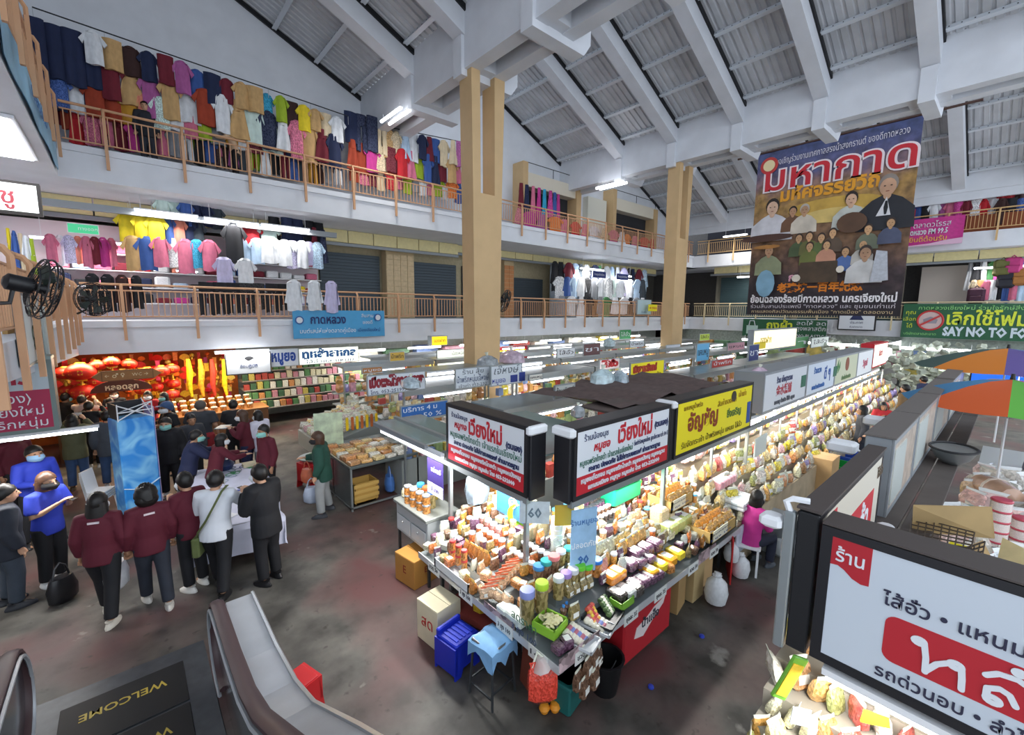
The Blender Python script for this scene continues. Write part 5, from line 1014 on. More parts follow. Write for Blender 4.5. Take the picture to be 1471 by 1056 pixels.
def parasol(loc, r, h, label, cols, off=0):
    t = thing('parasol', label, 'parasol', loc); n = 8
    for k in range(n):
        a0, a1 = 2*PI*k/n+off, 2*PI*(k+1)/n+off; vs = []
        for s_ in range(5):
            f = s_/4; z = h*(1-f**1.7)
            for q in range(5): a = a0+(a1-a0)*q/4; sag = 1-.05*math.sin(PI*q/4)*f; vs.append((r*f*sag*math.cos(a), r*f*sag*math.sin(a), z-.03*f*math.sin(PI*q/4)))
        obj('canopy_panel', MB().add(vs, [(i*5+j, i*5+5+j, i*5+6+j, i*5+j+1) for i in range(4) for j in range(4)], True), M(cols[k % len(cols)], .7), t)
        obj('rib', MB().tube([(r*f*math.cos(a0), r*f*math.sin(a0), h*(1-f**1.7)-.012) for f in (0, .3, .6, 1)], .008, 4), ALU, t)
    obj('pole', MB().tube([(0, 0, h+.06), (0, 0, -1.55)], .018, 6), WHITE, t); obj('finial', MB().lathe([(.03, h), (.02, h+.08)], 8), BLACKM, t)
PC = ['c8a03a', 'd8a03a', '4a8ab8', 'd8602c', '5aa83a', '8a4a90', 'c8446a', '3a8ab0']
parasol((9.3, -.05, 2.74), 1.15, .36, 'striped rainbow parasol nearest the camera at the right edge', PC, 0); parasol((13.5, .05, 2.9), 1.4, .42, 'striped rainbow parasol behind the nearer one', ['5a8a4a', 'c8702c', '46605a', 'd8802c', '5a4a8a', '4a6a9a', '5a8a4a', 'c8702c'], 0)
sign_box('lit_sign', 'blue lit sign with white Thai words under the far parasol', px(1392, 548, x=16.5), 3.0, .75, .1, -PI/2, M('1f5fd0', emit=.8), [('ขนม-ไส้อั่ว-แคบหมู', 1.3, .48, .3, M('eef4ff', emit=1)), ('น้ำพริกหนุ่ม', 1.3, .18, .25, M('eef4ff', emit=1))], frame=FR, fw=.03)
# card, wire racks and cartons on top of the near right stall
def sheet(name, label, cat, pix, z, mat, th=.012):
    pts = [px(u, v, z=z+dz) for u, v, dz in pix]; c = sum(pts, Vector())/len(pts); n = len(pts); mb = MB(); vs = [p-c for p in pts]+[p-c-Vector((0, 0, th)) for p in pts]
    mb.add(vs, [tuple(range(n-1, -1, -1)), tuple(range(n, 2*n))]+[(i, (i+1) % n, n+(i+1) % n, n+i) for i in range(n)]); return tag(obj(name, mb, mat, None, c), label, cat)
sheet('cardboard_sheet', 'flattened brown cardboard leaning on the near right stall roof', 'cardboard', [(1312, 725, .25), (1425, 728, .25), (1429, 772, .0), (1310, 762, .0)], 2.15, M('a98f62', .8, var=.12, scale=3)); sheet('cardboard_sheet', 'lighter cardboard piece beside the wire racks at the right', 'cardboard', [(1352, 800, 0), (1412, 776, .05), (1430, 812, 0), (1395, 824, 0)], 2.12, M('bfa070', .8, var=.1)); sheet('cardboard_sheet', 'open cream carton flaps at the right edge', 'cardboard', [(1440, 772, .1), (1475, 790, .1), (1475, 830, 0), (1432, 806, 0)], 2.12, M('d0bd8c', .8, var=.1))
def rack(label, pix, z):
    A, Bq, Cq, D = [px(u, v, z=z) for u, v in pix]; c = (A+Bq+Cq+D)/4; t = thing('wire_rack', label, 'rack', c); m = M('4a4038', .5, .4)
    for k in range(9): f = k/8; obj('wire', MB().tube([A.lerp(Bq, f)-c, D.lerp(Cq, f)-c], .006, 4), m, t)
    for k in range(6): f = k/5; obj('wire', MB().tube([A.lerp(D, f)-c, Bq.lerp(Cq, f)-c], .006, 4), m, t)
rack('brown wire rack lying over the flattened cardboard', [(1310, 742), (1400, 765), (1395, 788), (1306, 772)], 2.24); rack('brown wire rack standing beside the red warning leaflets', [(1352, 800), (1415, 778), (1408, 815), (1350, 812)], 2.22)
t = sheet('leaflet', 'white leaflet with red emblems on the near right stall roof', 'leaflet', [(1296, 786, .03), (1347, 790, .03), (1346, 815, 0), (1294, 802, 0)], 2.2, M('e8dcdc', .6)); sheet('yellow_folder', 'yellow folder lying at the right edge of the stall roof', 'folder', [(1393, 822, .03), (1430, 824, .03), (1426, 840, 0), (1396, 834, 0)], 2.2, M('f0d42a', .5)); sheet('plastic_box_lid', 'blue grey plastic box lid at the right edge', 'lid', [(1440, 820, .06), (1475, 828, .06), (1475, 850, 0), (1436, 840, 0)], 2.2, M('aab4c8', .4))
for u in (1308, 1333): p = px(u, 797, z=2.235); tag(obj('red_mark', MB().lathe([(.045, 0), (.045, .004)], 3), M('c23a3a', .6), None, p), 'red triangular mark printed on the white leaflet', 'mark') if 0 else obj('red_mark', MB().lathe([(.03, 0), (.03, .006)], 3), M('c23a3a', .6), t, p-t.location)
tag(obj('cable_reel', MB().bbox(-.15, .15, -.06, .06, 0, .06, .02), M('c9ccd0', .4), None, px(1275, 770, z=2.2), .3), 'grey ballast unit lying on the stall roof beside the black sign box', 'ballast')

# ================================================ BANNERS
def banner(name, label, loc, L, H, rz, col, texts=(), cat='banner', m=None):
    t = thing(name, label, cat, loc, rz); obj('cloth_sheet', MB().add([(L*i/12, .015*math.sin(i*1.3), H*k) for k in (0, 1) for i in range(13)]+[(L*i/12, .012+.015*math.sin(i*1.3), H*k) for k in (0, 1) for i in range(13)], [(i, i+1, 14+i, 13+i) for i in range(12)]+[(27+i, 26+i, 39+i, 40+i) for i in range(12)], True), m or col, t)
    for a in texts:
        s, x, z, size, mm = a[:5]; text(s, t, (x, -.03, z), size, mm, **(a[5] if len(a) > 5 else {}))
    return t
p = px(422, 487, y=15.8); q = px(552, 453, y=15.8); L = q.x-p.x; SKY = M('4aa3d6', .5, var=.08, scale=2)
t = banner('wall_banner', 'sky blue banner with Thai heading on the lower left gallery', p, L, .95, 0, SKY, [('กาดหลวง', 1.15, .62, .4, M('1f2f6a'), dict(bold=.01, w=1.2)), ('มนต์เสน่ห์แห่งตลาดคู่เมือง', 1.15, .24, .2, M('e8f2f8'), dict(w=1.9)), ('สืบสาน', 2.55, .76, .17, WHT), ('ของดี', 2.55, .52, .17, WHT), ('เมืองเชียงใหม่', 2.6, .24, .16, M('1f3f8a'))])
for x, z in ((.2, .62), (2.95, .7)): obj('round_emblem', MB().lathe([(.14, -.004), (.14, .004)], 18, M=Matrix.Translation((x, -.035, z)) @ Euler((PI/2, 0, 0)).to_matrix().to_4x4()), M('2f5fa0'), t); obj('emblem_ring', MB().lathe([(.1, -.004), (.1, .004)], 18, M=Matrix.Translation((x, -.042, z)) @ Euler((PI/2, 0, 0)).to_matrix().to_4x4()), WHT, t)
# big festival poster hanging from the roof (x = 24.5), faces the camera side
XP = 24.5; tl, bl, brr = px(1090, 222, x=XP), px(1083, 452, x=XP), px(1288, 455, x=XP); W = tl.y-brr.y+.1; Hh = tl.z-bl.z; u = Hh/10
POST = M('33304a', .6, var=.5, scale=.45)
def post_mat():
    m = bpy.data.materials.new('printed_poster'); m.use_nodes = True; nt = m.node_tree; b = nt.nodes['Principled BSDF']; N = nt.nodes.new; Lk = nt.links.new
    tc = N('ShaderNodeTexCoord'); sp = N('ShaderNodeSeparateXYZ'); Lk(tc.outputs['Generated'], sp.inputs[0])
    r = N('ShaderNodeValToRGB'); e = r.color_ramp.elements; cs = [(0, '241c24'), (.12, '2a2028'), (.22, '4a3a3c'), (.4, '7a5a44'), (.55, '94704e'), (.68, 'b08a4e'), (.78, '8a6a6a'), (.86, '54547c'), (1, '3f4a78')]
    for _ in cs[2:]: e.new(.5)
    for k, (p_, c) in enumerate(cs): e[k].position = p_; e[k].color = (*lin(hx(c)), 1)
    n = N('ShaderNodeTexNoise'); n.inputs['Scale'].default_value = 1.1; n.inputs['Detail'].default_value = 6; Lk(tc.outputs['Object'], n.inputs[0])
    a = N('ShaderNodeMath'); a.operation = 'MULTIPLY_ADD'; a.inputs[1].default_value = .28; Lk(n.outputs[0], a.inputs[0]); s = N('ShaderNodeMath'); s.operation = 'SUBTRACT'; s.inputs[1].default_value = .14; Lk(sp.outputs[2], a.inputs[2]); Lk(a.outputs[0], s.inputs[0]); Lk(s.outputs[0], r.inputs[0])
    n2 = N('ShaderNodeTexNoise'); n2.inputs['Scale'].default_value = 2.6; n2.inputs['Detail'].default_value = 8; Lk(tc.outputs['Object'], n2.inputs[0]); mr = N('ShaderNodeMapRange'); mr.inputs[1].default_value = .3; mr.inputs[2].default_value = .7; mr.inputs[3].default_value = .45; mr.inputs[4].default_value = 1.35; Lk(n2.outputs[0], mr.inputs[0])
    x = N('ShaderNodeMix'); x.data_type = 'RGBA'; x.blend_type = 'MULTIPLY'; x.inputs[0].default_value = 1; Lk(r.outputs[0], x.inputs[6]); Lk(mr.outputs[0], x.inputs[7]); Lk(x.outputs[2], b.inputs['Base Color']); b.inputs['Roughness'].default_value = .55
    return m
t = banner('festival_poster', 'huge hanging festival poster with red Thai title and painted portraits', (XP, tl.y, bl.z), W, Hh, -PI/2, None, [
    ('ขอเชิญร่วมงานเทศกาลสรงน้ำสงกรานต์ ของดีกาดหลวง', .54*W, 9.35*u, .5*u, M('d8d4e0'), dict(rot=(PI/2, -.03, 0), w=.8*W)),
    ('มหากาด', .53*W, 8.25*u, 2.0*u, M('e9dde0'), dict(bold=.09, w=.95*W, res=2, rot=(PI/2, 0, 0))), ('มหากาด', .53*W, 8.25*u, 2.0*u, M('c41f2e'), dict(bold=.02, w=.92*W, res=2, ext=.02)),
    ('มหัศจรรย์วิถี', .5*W, 7.2*u, 1.0*u, M('e8a02a'), dict(bold=.03, w=.62*W)),
    ('กาดหลวง', .45*W, 2.25*u, .62*u, M('e6a8bc'), dict(bold=.02)), ('老建坊一百年紀念', .5*W, 1.62*u, .6*u, M('e0801f'), dict(bold=.02, w=.56*W)),
    ('ย้อนฉลองร้อยปีกาดหลวง นครเจียงใหม่', .5*W, .95*u, .58*u, M('ece8ea'), dict(bold=.015, w=.95*W)), ('ร่วมสืบสานประเพณี "กาดหลวง" และ ชุมชนเก่าแก่', .5*W, .52*u, .3*u, M('cfc8d0'), dict(w=.94*W)), ('การแสดงศิลปวัฒนธรรมพื้นเมือง "กาดเมือง" ตลอดงาน', .5*W, .2*u, .26*u, M('d0b890'), dict(w=.92*W))], 'poster', m=post_mat())
obj('round_emblem', MB().lathe([(.5*u, -.01), (.5*u, .01)], 20, M=Matrix.Translation((.09*W, -.04, 9.15*u)) @ Euler((PI/2, 0, 0)).to_matrix().to_4x4()), M('b8322e'), t); obj('emblem_ring', MB().lathe([(.33*u, -.01), (.33*u, .01)], 20, M=Matrix.Translation((.09*W, -.06, 9.15*u)) @ Euler((PI/2, 0, 0)).to_matrix().to_4x4()), M('e3cfa0'), t)
obj('hanging_bar', MB().tube([(-1.0, 0, Hh), (W+1.6, 0, Hh+.05)], .05, 6), M('4a2f26'), t)
FY = [0]
def fy(): FY[0] -= .0016; return FY[0]
def blob(cx, cz, rx, rz_, col, n=14, y=-.035): obj('printed_figure', MB().prism([(cx+rx*math.cos(2*PI*k/n), cz+rz_*math.sin(2*PI*k/n)) for k in range(n)], .008, Matrix.Translation((0, y+fy(), 0))), M(col, .6, var=.18, scale=1.6), t)
def bust(cx, cz, s, skin, coat, hair='2a201c', wide=1.0):
    obj('printed_figure', MB().prism([(cx-1.1*s*wide, cz-1.6*s), (cx-1.05*s*wide, cz-.6*s), (cx-.6*s, cz-.1*s), (cx-.2*s, cz+.1*s), (cx+.2*s, cz+.1*s), (cx+.6*s, cz-.1*s), (cx+1.05*s*wide, cz-.6*s), (cx+1.1*s*wide, cz-1.6*s)], .008, Matrix.Translation((0, -.03+fy(), 0))), M(coat, .6, var=.2, scale=1.5), t)
    blob(cx, cz+.62*s, .4*s, .5*s, hair, y=-.038); blob(cx, cz+.48*s, .33*s, .43*s, skin, y=-.046); blob(cx, cz+.08*s, .16*s, .2*s, skin, y=-.04)
    for dx in (-.13, .13): blob(cx+dx*s, cz+.54*s, .05*s, .03*s, '3a2a22', 6, -.052)
    blob(cx, cz+.28*s, .09*s, .025*s, '8a4a40', 6, -.052)
blob(.55*W, 6.2*u, .3*W, .5*u, 'c9a24a', 16, -.02); blob(.55*W, 5.7*u, .22*W, .4*u, 'd8bc70', 16, -.024)
bust(.14*W, 6.1*u, .95*u, 'd8b49a', 'd5d3d8', wide=1.15); bust(.29*W, 5.9*u, .55*u, 'b58a6a', '6a4a34'); bust(.37*W, 5.85*u, .62*u, 'b8906e', 'cfc4b4', 'b8b0a8'); bust(.66*W, 6.0*u, .75*u, 'd2aa8c', 'c9ccc4'); bust(.86*W, 6.25*u, 1.05*u, 'c49a7c', '23252c', '8a8078', 1.05)
obj('printed_figure', MB().prism([(.81*W, 5.3*u), (.86*W, 6.25*u), (.89*W, 5.3*u)], .006, Matrix.Translation((0, -.05+fy(), 0))), M('d9d9dc'), t); blob(.86*W, 5.7*u, .012*W, .4*u, '15161c', 6, -.056)
for k, (x, z, c) in enumerate([(.35, 4.3, '4a5a3a'), (.42, 4.35, '6a6a3a'), (.5, 4.2, '5a6a3a'), (.57, 4.4, '5a4a3c'), (.43, 3.75, '6a7038'), (.54, 3.75, 'c08a70'), (.66, 3.3, '4f6aa0'), (.76, 3.6, 'b9b4ac'), (.78, 4.4, '6a705c'), (.9, 4.6, '4a5068')]): bust(x*W, z*u, .5*u, 'c49a70', c, '3a2a22', .9)
obj('printed_figure', MB().prism([(.37*W, 1.9*u), (.63*W, 1.9*u), (.62*W, 3.1*u), (.38*W, 3.1*u)], .006, Matrix.Translation((0, -.055+fy(), 0))), M('4a3a2a', .6, var=.3, scale=2), t); blob(.36*W, 2.2*u, .03*W, .22*u, 'd8cfc0', 10, -.06); blob(.64*W, 2.6*u, .025*W, .2*u, 'd8cfc0', 10, -.06)
bust(.15*W, 3.6*u, .7*u, 'b08868', '8a9070', '4a3a2a'); blob(.14*W, 1.95*u, .07*W, .85*u, '7fa8c0', 12, -.04); blob(.13*W, 4.2*u, .1*W, .12*u, 'a8743a', 12, -.055); bust(.78*W, 3.0*u, .75*u, 'b08a6c', 'c9c8c6', '3a2f2a'); obj('printed_figure', MB().prism([(.82*W, 1.8*u), (.92*W, 1.9*u), (.9*W, 3.4*u), (.84*W, 3.5*u)], .006, Matrix.Translation((0, -.05+fy(), 0))), M('b8bcc4', .6, var=.15), t)
blob(.68*W, 5.1*u, .09*W, .55*u, '5a3f2c', 16, -.03); blob(.12*W, 4.75*u, .2*W, .22*u, '4a2f26', 12, -.03)
# green banners, notice, pink banner on the right gallery
GB_ = M('1d5a3a', .5, var=.06); YB_ = M('d6e03a')
p = px(1066, 482, x=31.2); q = px(1190, 449, x=31.2); L = p.y-q.y
t = banner('wall_banner', 'green banner with yellow Thai letters and a white bag, left of the notice board', p, L, 1.12, -PI/2, GB_, [('ถุงผ้า', 2.2, .72, .7, YB_, dict(bold=.02)), ('มาใช้กันๆ', 2.2, .28, .34, YB_), ('ลดให้ ลดใช้', 4.1, .9, .34, WHT, dict(w=1.9)), ('ถุงพลาสติกหูหิ้ว', 4.2, .58, .36, WHT, dict(w=2.1)), ('NO PLASTIC BAG', 4.2, .14, .26, WHT, dict(w=2.0))])
obj('bag_picture', MB().prism([(.25, .15), (.95, .15), (.95, .7), (.25, .7)], .01, Matrix.Translation((0, -.03, 0))), M('b8d4cc'), t); obj('bag_handle', MB().tube([(.4, -.03, .7), (.45, -.03, 1.0), (.7, -.03, 1.0), (.78, -.03, .7)], .03, 5), WHT, t)
p = px(1293, 484, x=31.2); q = px(1480, 440, x=31.2); L = p.y-q.y+.6
t = banner('wall_banner', 'green banner reading SAY NO TO FOAM at the right edge', p, L, 1.75, -PI/2, GB_, [('เลิกใช้โฟม', 3.05, .98, .85, YB_, dict(bold=.02, w=2.7)), ('SAY NO TO FOAM', 3.3, .35, .6, M('cfdce4'), dict(bold=.03, w=3.4)), ('กาดหลวงเชียงใหม่ ร่วมใจรักษ์สิ่งแวดล้อม', 2.9, 1.53, .26, M('8fd07a'), dict(w=4.6)), ('คุณ', .32, 1.3, .28, YB_), ('เลือก', .3, .95, .26, YB_), ('ได้', .32, .6, .28, YB_), ('บริษัทตลาดสะอาด', .75, .2, .18, M('8fd07a'))])
M9 = lambda x, z, y: Matrix.Translation((x, y, z)) @ Euler((PI/2, 0, 0)).to_matrix().to_4x4()
obj('white_disc', MB().lathe([(.45, -.01), (.45, .01)], 24, M=M9(1.1, .9, -.04)), M('c9b0ae'), t); obj('red_ring', MB().tube([(1.1+.48*math.cos(2*PI*k/24), -.06, .9+.48*math.sin(2*PI*k/24)) for k in range(25)], .045, 5), M('c23a3a'), t); obj('red_bar', MB().cbox((1.1, -.09, .9), (.9, .02, .09), ry=-.6), M('c23a3a'), t); obj('foam_box_picture', MB().prism([(.87, .75), (1.33, .75), (1.38, .95), (1.1, 1.1), (.82, .95)], .01, Matrix.Translation((0, -.07, 0))), M('8f8a94'), t)
p = px(1202, 474, x=31.2)
t = sign_box('notice_board', 'black framed white notice board between the two green banners', p, 1.75, 1.0, .08, -PI/2, M('dfe4ea'), [('ประกาศ', .88, .45, .2, NAVY), ('รับฝากขาย', .88, .2, .14, NAVY)], frame=FR, fw=.07); obj('dark_emblem', MB().prism([(.55, .6), (1.2, .6), (1.05, .85), (.7, .85)], .01, Matrix.Translation((0, -.01, 0))), NAVY, t)
p = px(1292, 356, x=31.0); q = px(1386, 318, x=31.0); L = p.y-q.y
t = banner('wall_banner', 'pink banner with white and yellow Thai writing on the upper right gallery', p, L, 1.35, -PI/2, M('c8348a', .5, var=.1), [('ตลาดวโรรส', L/2, 1.02, .36, WHT, dict(w=L*.6)), ('กาดหลวง FM 99.5', L/2-.2, .68, .36, WHT, dict(w=L*.7, bold=.01)), ('ยินดีต้อนรับ', L/2-.1, .32, .34, M('f0c83a'), dict(w=L*.6))])
obj('white_wave', MB().prism([(0, 0), (L, 0), (L, .28), (L*.75, .22), (L*.5, .1), (0, .03)], .01, Matrix.Translation((0, -.035, 0))), M('e6bcd4'), t)
p = px(915, 452, y=15.7); sign_box('hanging_sign', 'pale blue advert with a child face on the gallery by the far column', p, 1.6, .95, .06, 0, M('b8cfd8'), [('ยิ้มสดใส', .8, .15, .2, M('6a8aa0'))], frame=ALU, fw=.03)
o = px(932, 447, y=15.3); sign_box('hanging_sign', 'yellow arrow sign beside the far tan column', o, .95, .42, .06, 0, YEL, [('➜ ทางออก', .5, .2, .2, M('c23a2a'))], frame=YEL, fw=.01)

# ================================================ STALL ROWS IN THE MIDDLE OF THE HALL
CAN = M('7f8a88', .3, .2, var=.15, scale=2, coat=.3)
BOXC = ['d8d4c4', 'b0483f', '5f8464', 'd8c468', '6a80ac', 'e8e6e0', 'b98a4a', 'd09aa8', '98b078', 'd89c66']; BOXN = ['cream', 'red', 'green', 'yellow', 'blue', 'white', 'brown', 'pink', 'leaf green', 'orange']
nid = {'bag': 0, 'box': 0}; filler = [MB() for _ in BOXC]; bfill = [MB() for _ in BAGC]
ROWS = [(5.5, 4.6, 21, 'first'), (8.2, 4.2, 23, 'second'), (10.3, 4.9, 24, 'third'), (12.6, 4.6, 26, 'fourth'), (14.4, 6.2, 27, 'fifth')]
for y, x0, x1, nm in ROWS:
    nu = int((x1-x0)/2.9)
    for i in range(nu):
        a = x0+(x1-x0)*i/nu; L = (x1-x0)/nu-.08
        t = thing('market_stall', 'grey canopied stall, %s along the %s row behind the corner stall' % (nth(i), nm), 'stall', (a, y, 0))
        obj('counter', MB().box(0, L, .1, .9, 0, .8), M('8f9694', .5), t); obj('shelf', MB().box(0, L, .5, .95, 1.1, 1.13).box(0, L, .75, 1.0, 1.42, 1.45), M('a8b0ae', .4, .3), t)
        obj('canopy', MB().prism([(0, 2.3), (L, 2.3), (L, 2.36), (0, 2.36)], .9, Matrix.Translation((0, -.05, 0))), CAN, t); obj('edge_rail', MB().box(0, L, -.08, -.05, 2.22, 2.36), ALU, t)
        for px_ in (.03, L-.03): obj('post', cached('mpost', lambda: MB().box(-.02, .02, -.02, .02, 0, 2.3)), ALU, t, (px_, 0, 0))
        if R.random() < .85: tube_light((a+L*R.uniform(.35, .65), y-.02, 2.16), 1.25, 0, 'bright tube under the %s canopy of the %s stall row' % (nth(i), nm), 26 if (i+int(y)) % 2 else 0, r=.035)
        if R.random() < .5: tube_light((a+L*.5, y+1.2, 2.42), 1.2, 0, 'bare tube lying above the %s canopy of the %s stall row' % (nth(i), nm), 0, r=.04)
        for k in range(5):
            z = (.8, .84, 1.13, 1.45, 1.7)[k]; yy = y+(.2, .4, .62, .85, .88)[k]; m = int(L/.2)
            for j in range(m):
                if R.random() < .12: continue
                x = a+.1+(j+.5)*(L-.2)/m; vis = k >= 2
                if 10 < yy < 11.5 and (7.6 < x < 9.2 or 19.2 < x < 20.8): continue
                if R.random() < .55:
                    c = bagpick(); s = R.uniform(.8, 1.2); dd = (.2*s, .16*s, .26*s)
                    if vis and nid['bag'] < 60 and x < 14: nid['bag'] += 1; item('bag', (x, yy, z), R.uniform(-.3, .3), dd, BAGC[c], FILM, '%s bag in the %s stall of the %s row, shelf %s, %s along' % (BAGN[c], nth(i), nm, ['a', 'b', 'one', 'two', 'three'][k], nth(j)), 'bags in the middle stalls', 'snack bag')
                    else:
                        me = gm('bag%d' % R.randrange(4)); Mx = Matrix.Translation((x, yy, z)) @ Matrix.Diagonal((*dd, 1)); bfill[c].add([Mx @ v.co for v in me.vertices], [tuple(p.vertices) for p in me.polygons], True)
                else:
                    c = R.randrange(len(BOXC)); d = (R.uniform(.12, .18), .14, R.uniform(.12, .3))
                    if vis and nid['box'] < 150 and x < 16: nid['box'] += 1; tag(obj('goods_box', cached('gbox', lambda: MB().bbox(-.5, .5, -.5, .5, 0, 1, .04)), M(BOXC[c], .5, var=.2, scale=12), None, (x, yy, z), R.uniform(-.1, .1), d), '%s goods box in the %s stall of the %s row, shelf %s, %s along' % (BOXN[c], nth(i), nm, ['a', 'b', 'one', 'two', 'three'][k], nth(j)), 'box', 'goods boxes in the middle stalls')
                    else: filler[c].box(x-d[0]/2, x+d[0]/2, yy-.07, yy+.07, z, z+d[2])
t = thing('goods_mass', 'massed goods on the shelves of the middle stall rows', 'goods', (0, 0, 0)); t['kind'] = 'stuff'
for c, m in enumerate(filler):
    if m.v: o = obj('packed_goods', m, M(BOXC[c], .5, var=.25, scale=10), t); o['kind'] = 'stuff'
for c, m in enumerate(bfill):
    if m.v: o = obj('packed_goods', m, BAGC[c], t); o['kind'] = 'stuff'
def psign(label, u0, v0, u1, hp, z, face, texts, frame=ALU, T=.05, fw=.02, lit=False, name='shop_sign', at=None):
    p = px(u0, v0, z=z) if at is None else px(u0, v0, y=at); q = px(u1, v0, y=p.y); top_ = px(u0, v0-hp, y=p.y); L = q.x-p.x; Hs = top_.z-p.z
    return sign_box(name, label, p, L, Hs, T, 0, face, [(s, x*L, zz*Hs, sz*Hs, m, dict(w=ww*L, **(kw or {}))) for s, x, zz, sz, m, ww, kw in texts], frame=frame, fw=fw)
W2 = M('d6dce2', .5); WL2 = M('eef2e4', emit=.9)
psign('white hanging sign with dark red Thai letters left of the corner sign', 528, 570, 612, 30, 2.35, W2, [('เปิดพะโล้กาดหลวง', .5, .6, .62, M('8a2230'), .94, dict(bold=.02)), ('โทร. 053-251995', .35, .15, .25, NAVY, .6, None)])
psign('small white sign with grey Thai script left of the tan column', 654, 560, 704, 30, 2.4, W2, [('ร้าน สุ้ย', .5, .78, .3, M('6a727a'), .6, None), ('น้ำพริกหนุ่มเจ๊หงษ์', .5, .42, .4, M('4a5a7a'), .9, None), ('เจ้าเก่า 053-232', .5, .12, .2, M('6a727a'), .8, None)])
t = psign('white sign with script and blue stickers at the foot of the tan column', 705, 556, 750, 30, 2.4, W2, [('เจ๊หงษ์', .5, .72, .5, M('6a727a'), .8, dict(shear=.2)), ('หมูยอ', .25, .25, .35, M('3a4aa0'), .4, None)]); obj('blue_sticker', MB().box(.55, .75, -.004, 0, .04, .2).box(.8, .98, -.004, 0, .04, .24), M('2f3f8a'), t)
psign('yellow sign with red Thai letters and a round face over the middle stalls', 905, 548, 953, 26, 2.45, YEL, [('เมืองนครินทร์', .42, .6, .5, M('a8321f'), .7, dict(bold=.02)), ('รับจัดกระเช้า', .5, .18, .25, M('3a2a1a'), .8, None)])
psign('small grey board sign above the glass canopy', 797, 574, 826, 20, 2.5, M('b9bcb6'), [('ร้านทิพย์', .5, .5, .6, M('3a3a3a'), .85, None)], name='board_sign')
psign('red sign with large yellow Thai letters right of the tan column', 715, 520, 758, 22, 0, RED, [('ขายหนัง', .5, .5, .75, M('f4dc1c', emit=.5), .9, dict(bold=.03))], at=14.2)
psign('pale green lit sign beside the red and yellow one', 759, 519, 790, 20, 0, WL2, [('ยาดี', .7, .7, .3, GRN, .4, None)], at=14.2)
psign('lit white sign with green edge left of the tan column', 628, 530, 670, 27, 0, WL2, [('เมืองเหนือ', .7, .75, .28, M('3a3a3a'), .4, None)], at=13.0)
psign('small bright yellow hanging box sign above the stalls', 620, 497, 643, 14, 0, M('f2d21a', emit=.7), [('ของฝาก', .5, .5, .5, M('a8621a'), .7, None)], at=14.6, T=.3)
psign('red and white sign with small letters over the middle rows', 861, 533, 890, 16, 2.4, M('e8d8d4'), [('ไส้อั่ว', .5, .5, .7, M('b8262c'), .85, dict(bold=.02))])
psign('white sign with grey letters hung before the far tan column', 956, 522, 976, 26, 0, M('e4e8f0'), [('บริการ', .5, .7, .35, M('8a5a5a'), .8, None), ('ห่อของ', .5, .3, .35, M('4a5a8a'), .8, None)], at=10.4)
psign('white shop sign with big blue Thai letters above the packaged goods', 386, 528, 430, 26, 0, W2, [('หมูยอ', .5, .55, .8, M('24489a'), .8, dict(bold=.02))], at=15.9)
psign('long lit white sign with pale blue letters beyond the blue lettered one', 430, 525, 516, 24, 0, WL2, [('ทูหล้าสหกล', .5, .62, .6, M('3a7ac0'), .9, dict(bold=.02)), ('ไส้อั่วและแหนม', .5, .16, .28, M('3a5a9a'), .8, None)], at=16.4)
psign('long lit white sign on the far right under the green banners', 1270, 520, 1322, 26, 0, M('f0f4f6', emit=1.6), [('ดอกไม้สด', .5, .4, .5, M('8aa0b0'), .7, None)], at=4.0)
o = psign('blue hoarding with white Thai writing between the left stalls', 576, 608, 644, 24, 2.0, M('2a62a8', .5), [('บริการ 4 ม', .4, .7, .4, WHT, .7, None), ('ลด 50 %', .5, .25, .4, WHT, .7, None)])
# small far signs hung over the rows, each its own colours
FS = [(560, 520, 22, 14, 'd8b04a', 'amber'), (690, 545, 16, 10, 'e8e4e0', 'white'), (800, 515, 26, 14, 'e6e8ea', 'white'), (838, 512, 24, 18, '6a4a4a', 'brown'), (1000, 520, 18, 26, '6ab0d8', 'pale blue'), (1022, 530, 30, 12, 'b8403a', 'red'), (1075, 520, 14, 24, '2f3f7a', 'dark blue'), (1005, 490, 14, 10, 'c8e04a', 'lime'), (890, 488, 16, 14, '3f9a5a', 'green'), (905, 500, 20, 10, 'e8ecf0', 'white'), (1045, 505, 24, 12, 'e0a8b8', 'pink'), (760, 548, 20, 10, 'f0ece0', 'cream'), (1120, 505, 40, 18, '3f8a4a', 'green'), (1165, 500, 24, 14, 'd8e0d8', 'white'), (590, 545, 24, 10, 'd89a3a', 'orange'), (520, 538, 30, 10, 'a8703a', 'brown')]
for i, (u, v, wd, hp, c, cn) in enumerate(FS): psign('%s little sign over the stall rows, %s of the scattered small signs' % (cn, nth(i)), u, v, u+wd, hp, 2.45, M(c, .5), [(R.choice(['หมูยอ', 'แคบหมู', 'ไส้อั่ว', 'แหนม', 'ชา', 'น้ำพริก']), .5, .5, .55, M('3a3438') if cn not in ('brown', 'dark blue', 'green', 'red') else WHT, .8, None)], name='small_sign')
# crumpled plastic bundles on the canopies
for i, (u, v, s) in enumerate([(865, 555, .5), (890, 552, .4), (735, 525, .6), (700, 530, .5), (875, 500, .6), (590, 560, .35), (1090, 545, .4), (830, 600, .25)]):
    p = px(u, v, z=2.6); t = thing('plastic_bundle', 'crumpled pale plastic bundle lying on the canopies, %s of eight' % nth(i), 'bundle', p, i); obj('sack', MB().lathe([(.2, 0), (.5, .15), (.45, .45), (.2, .62), (.05, .66)], 9, sx=1.2, sy=.8), M(['b8ccd0', 'a9b8c0', 'c8b0c0', '9aa0a4'][i % 4], .25, var=.35, scale=5, coat=.3), t, scale=s); obj('tie', MB().tube([(0, 0, .62*s), (.05*s, 0, .8*s)], [.04*s, .1*s], 6), FILM, t)
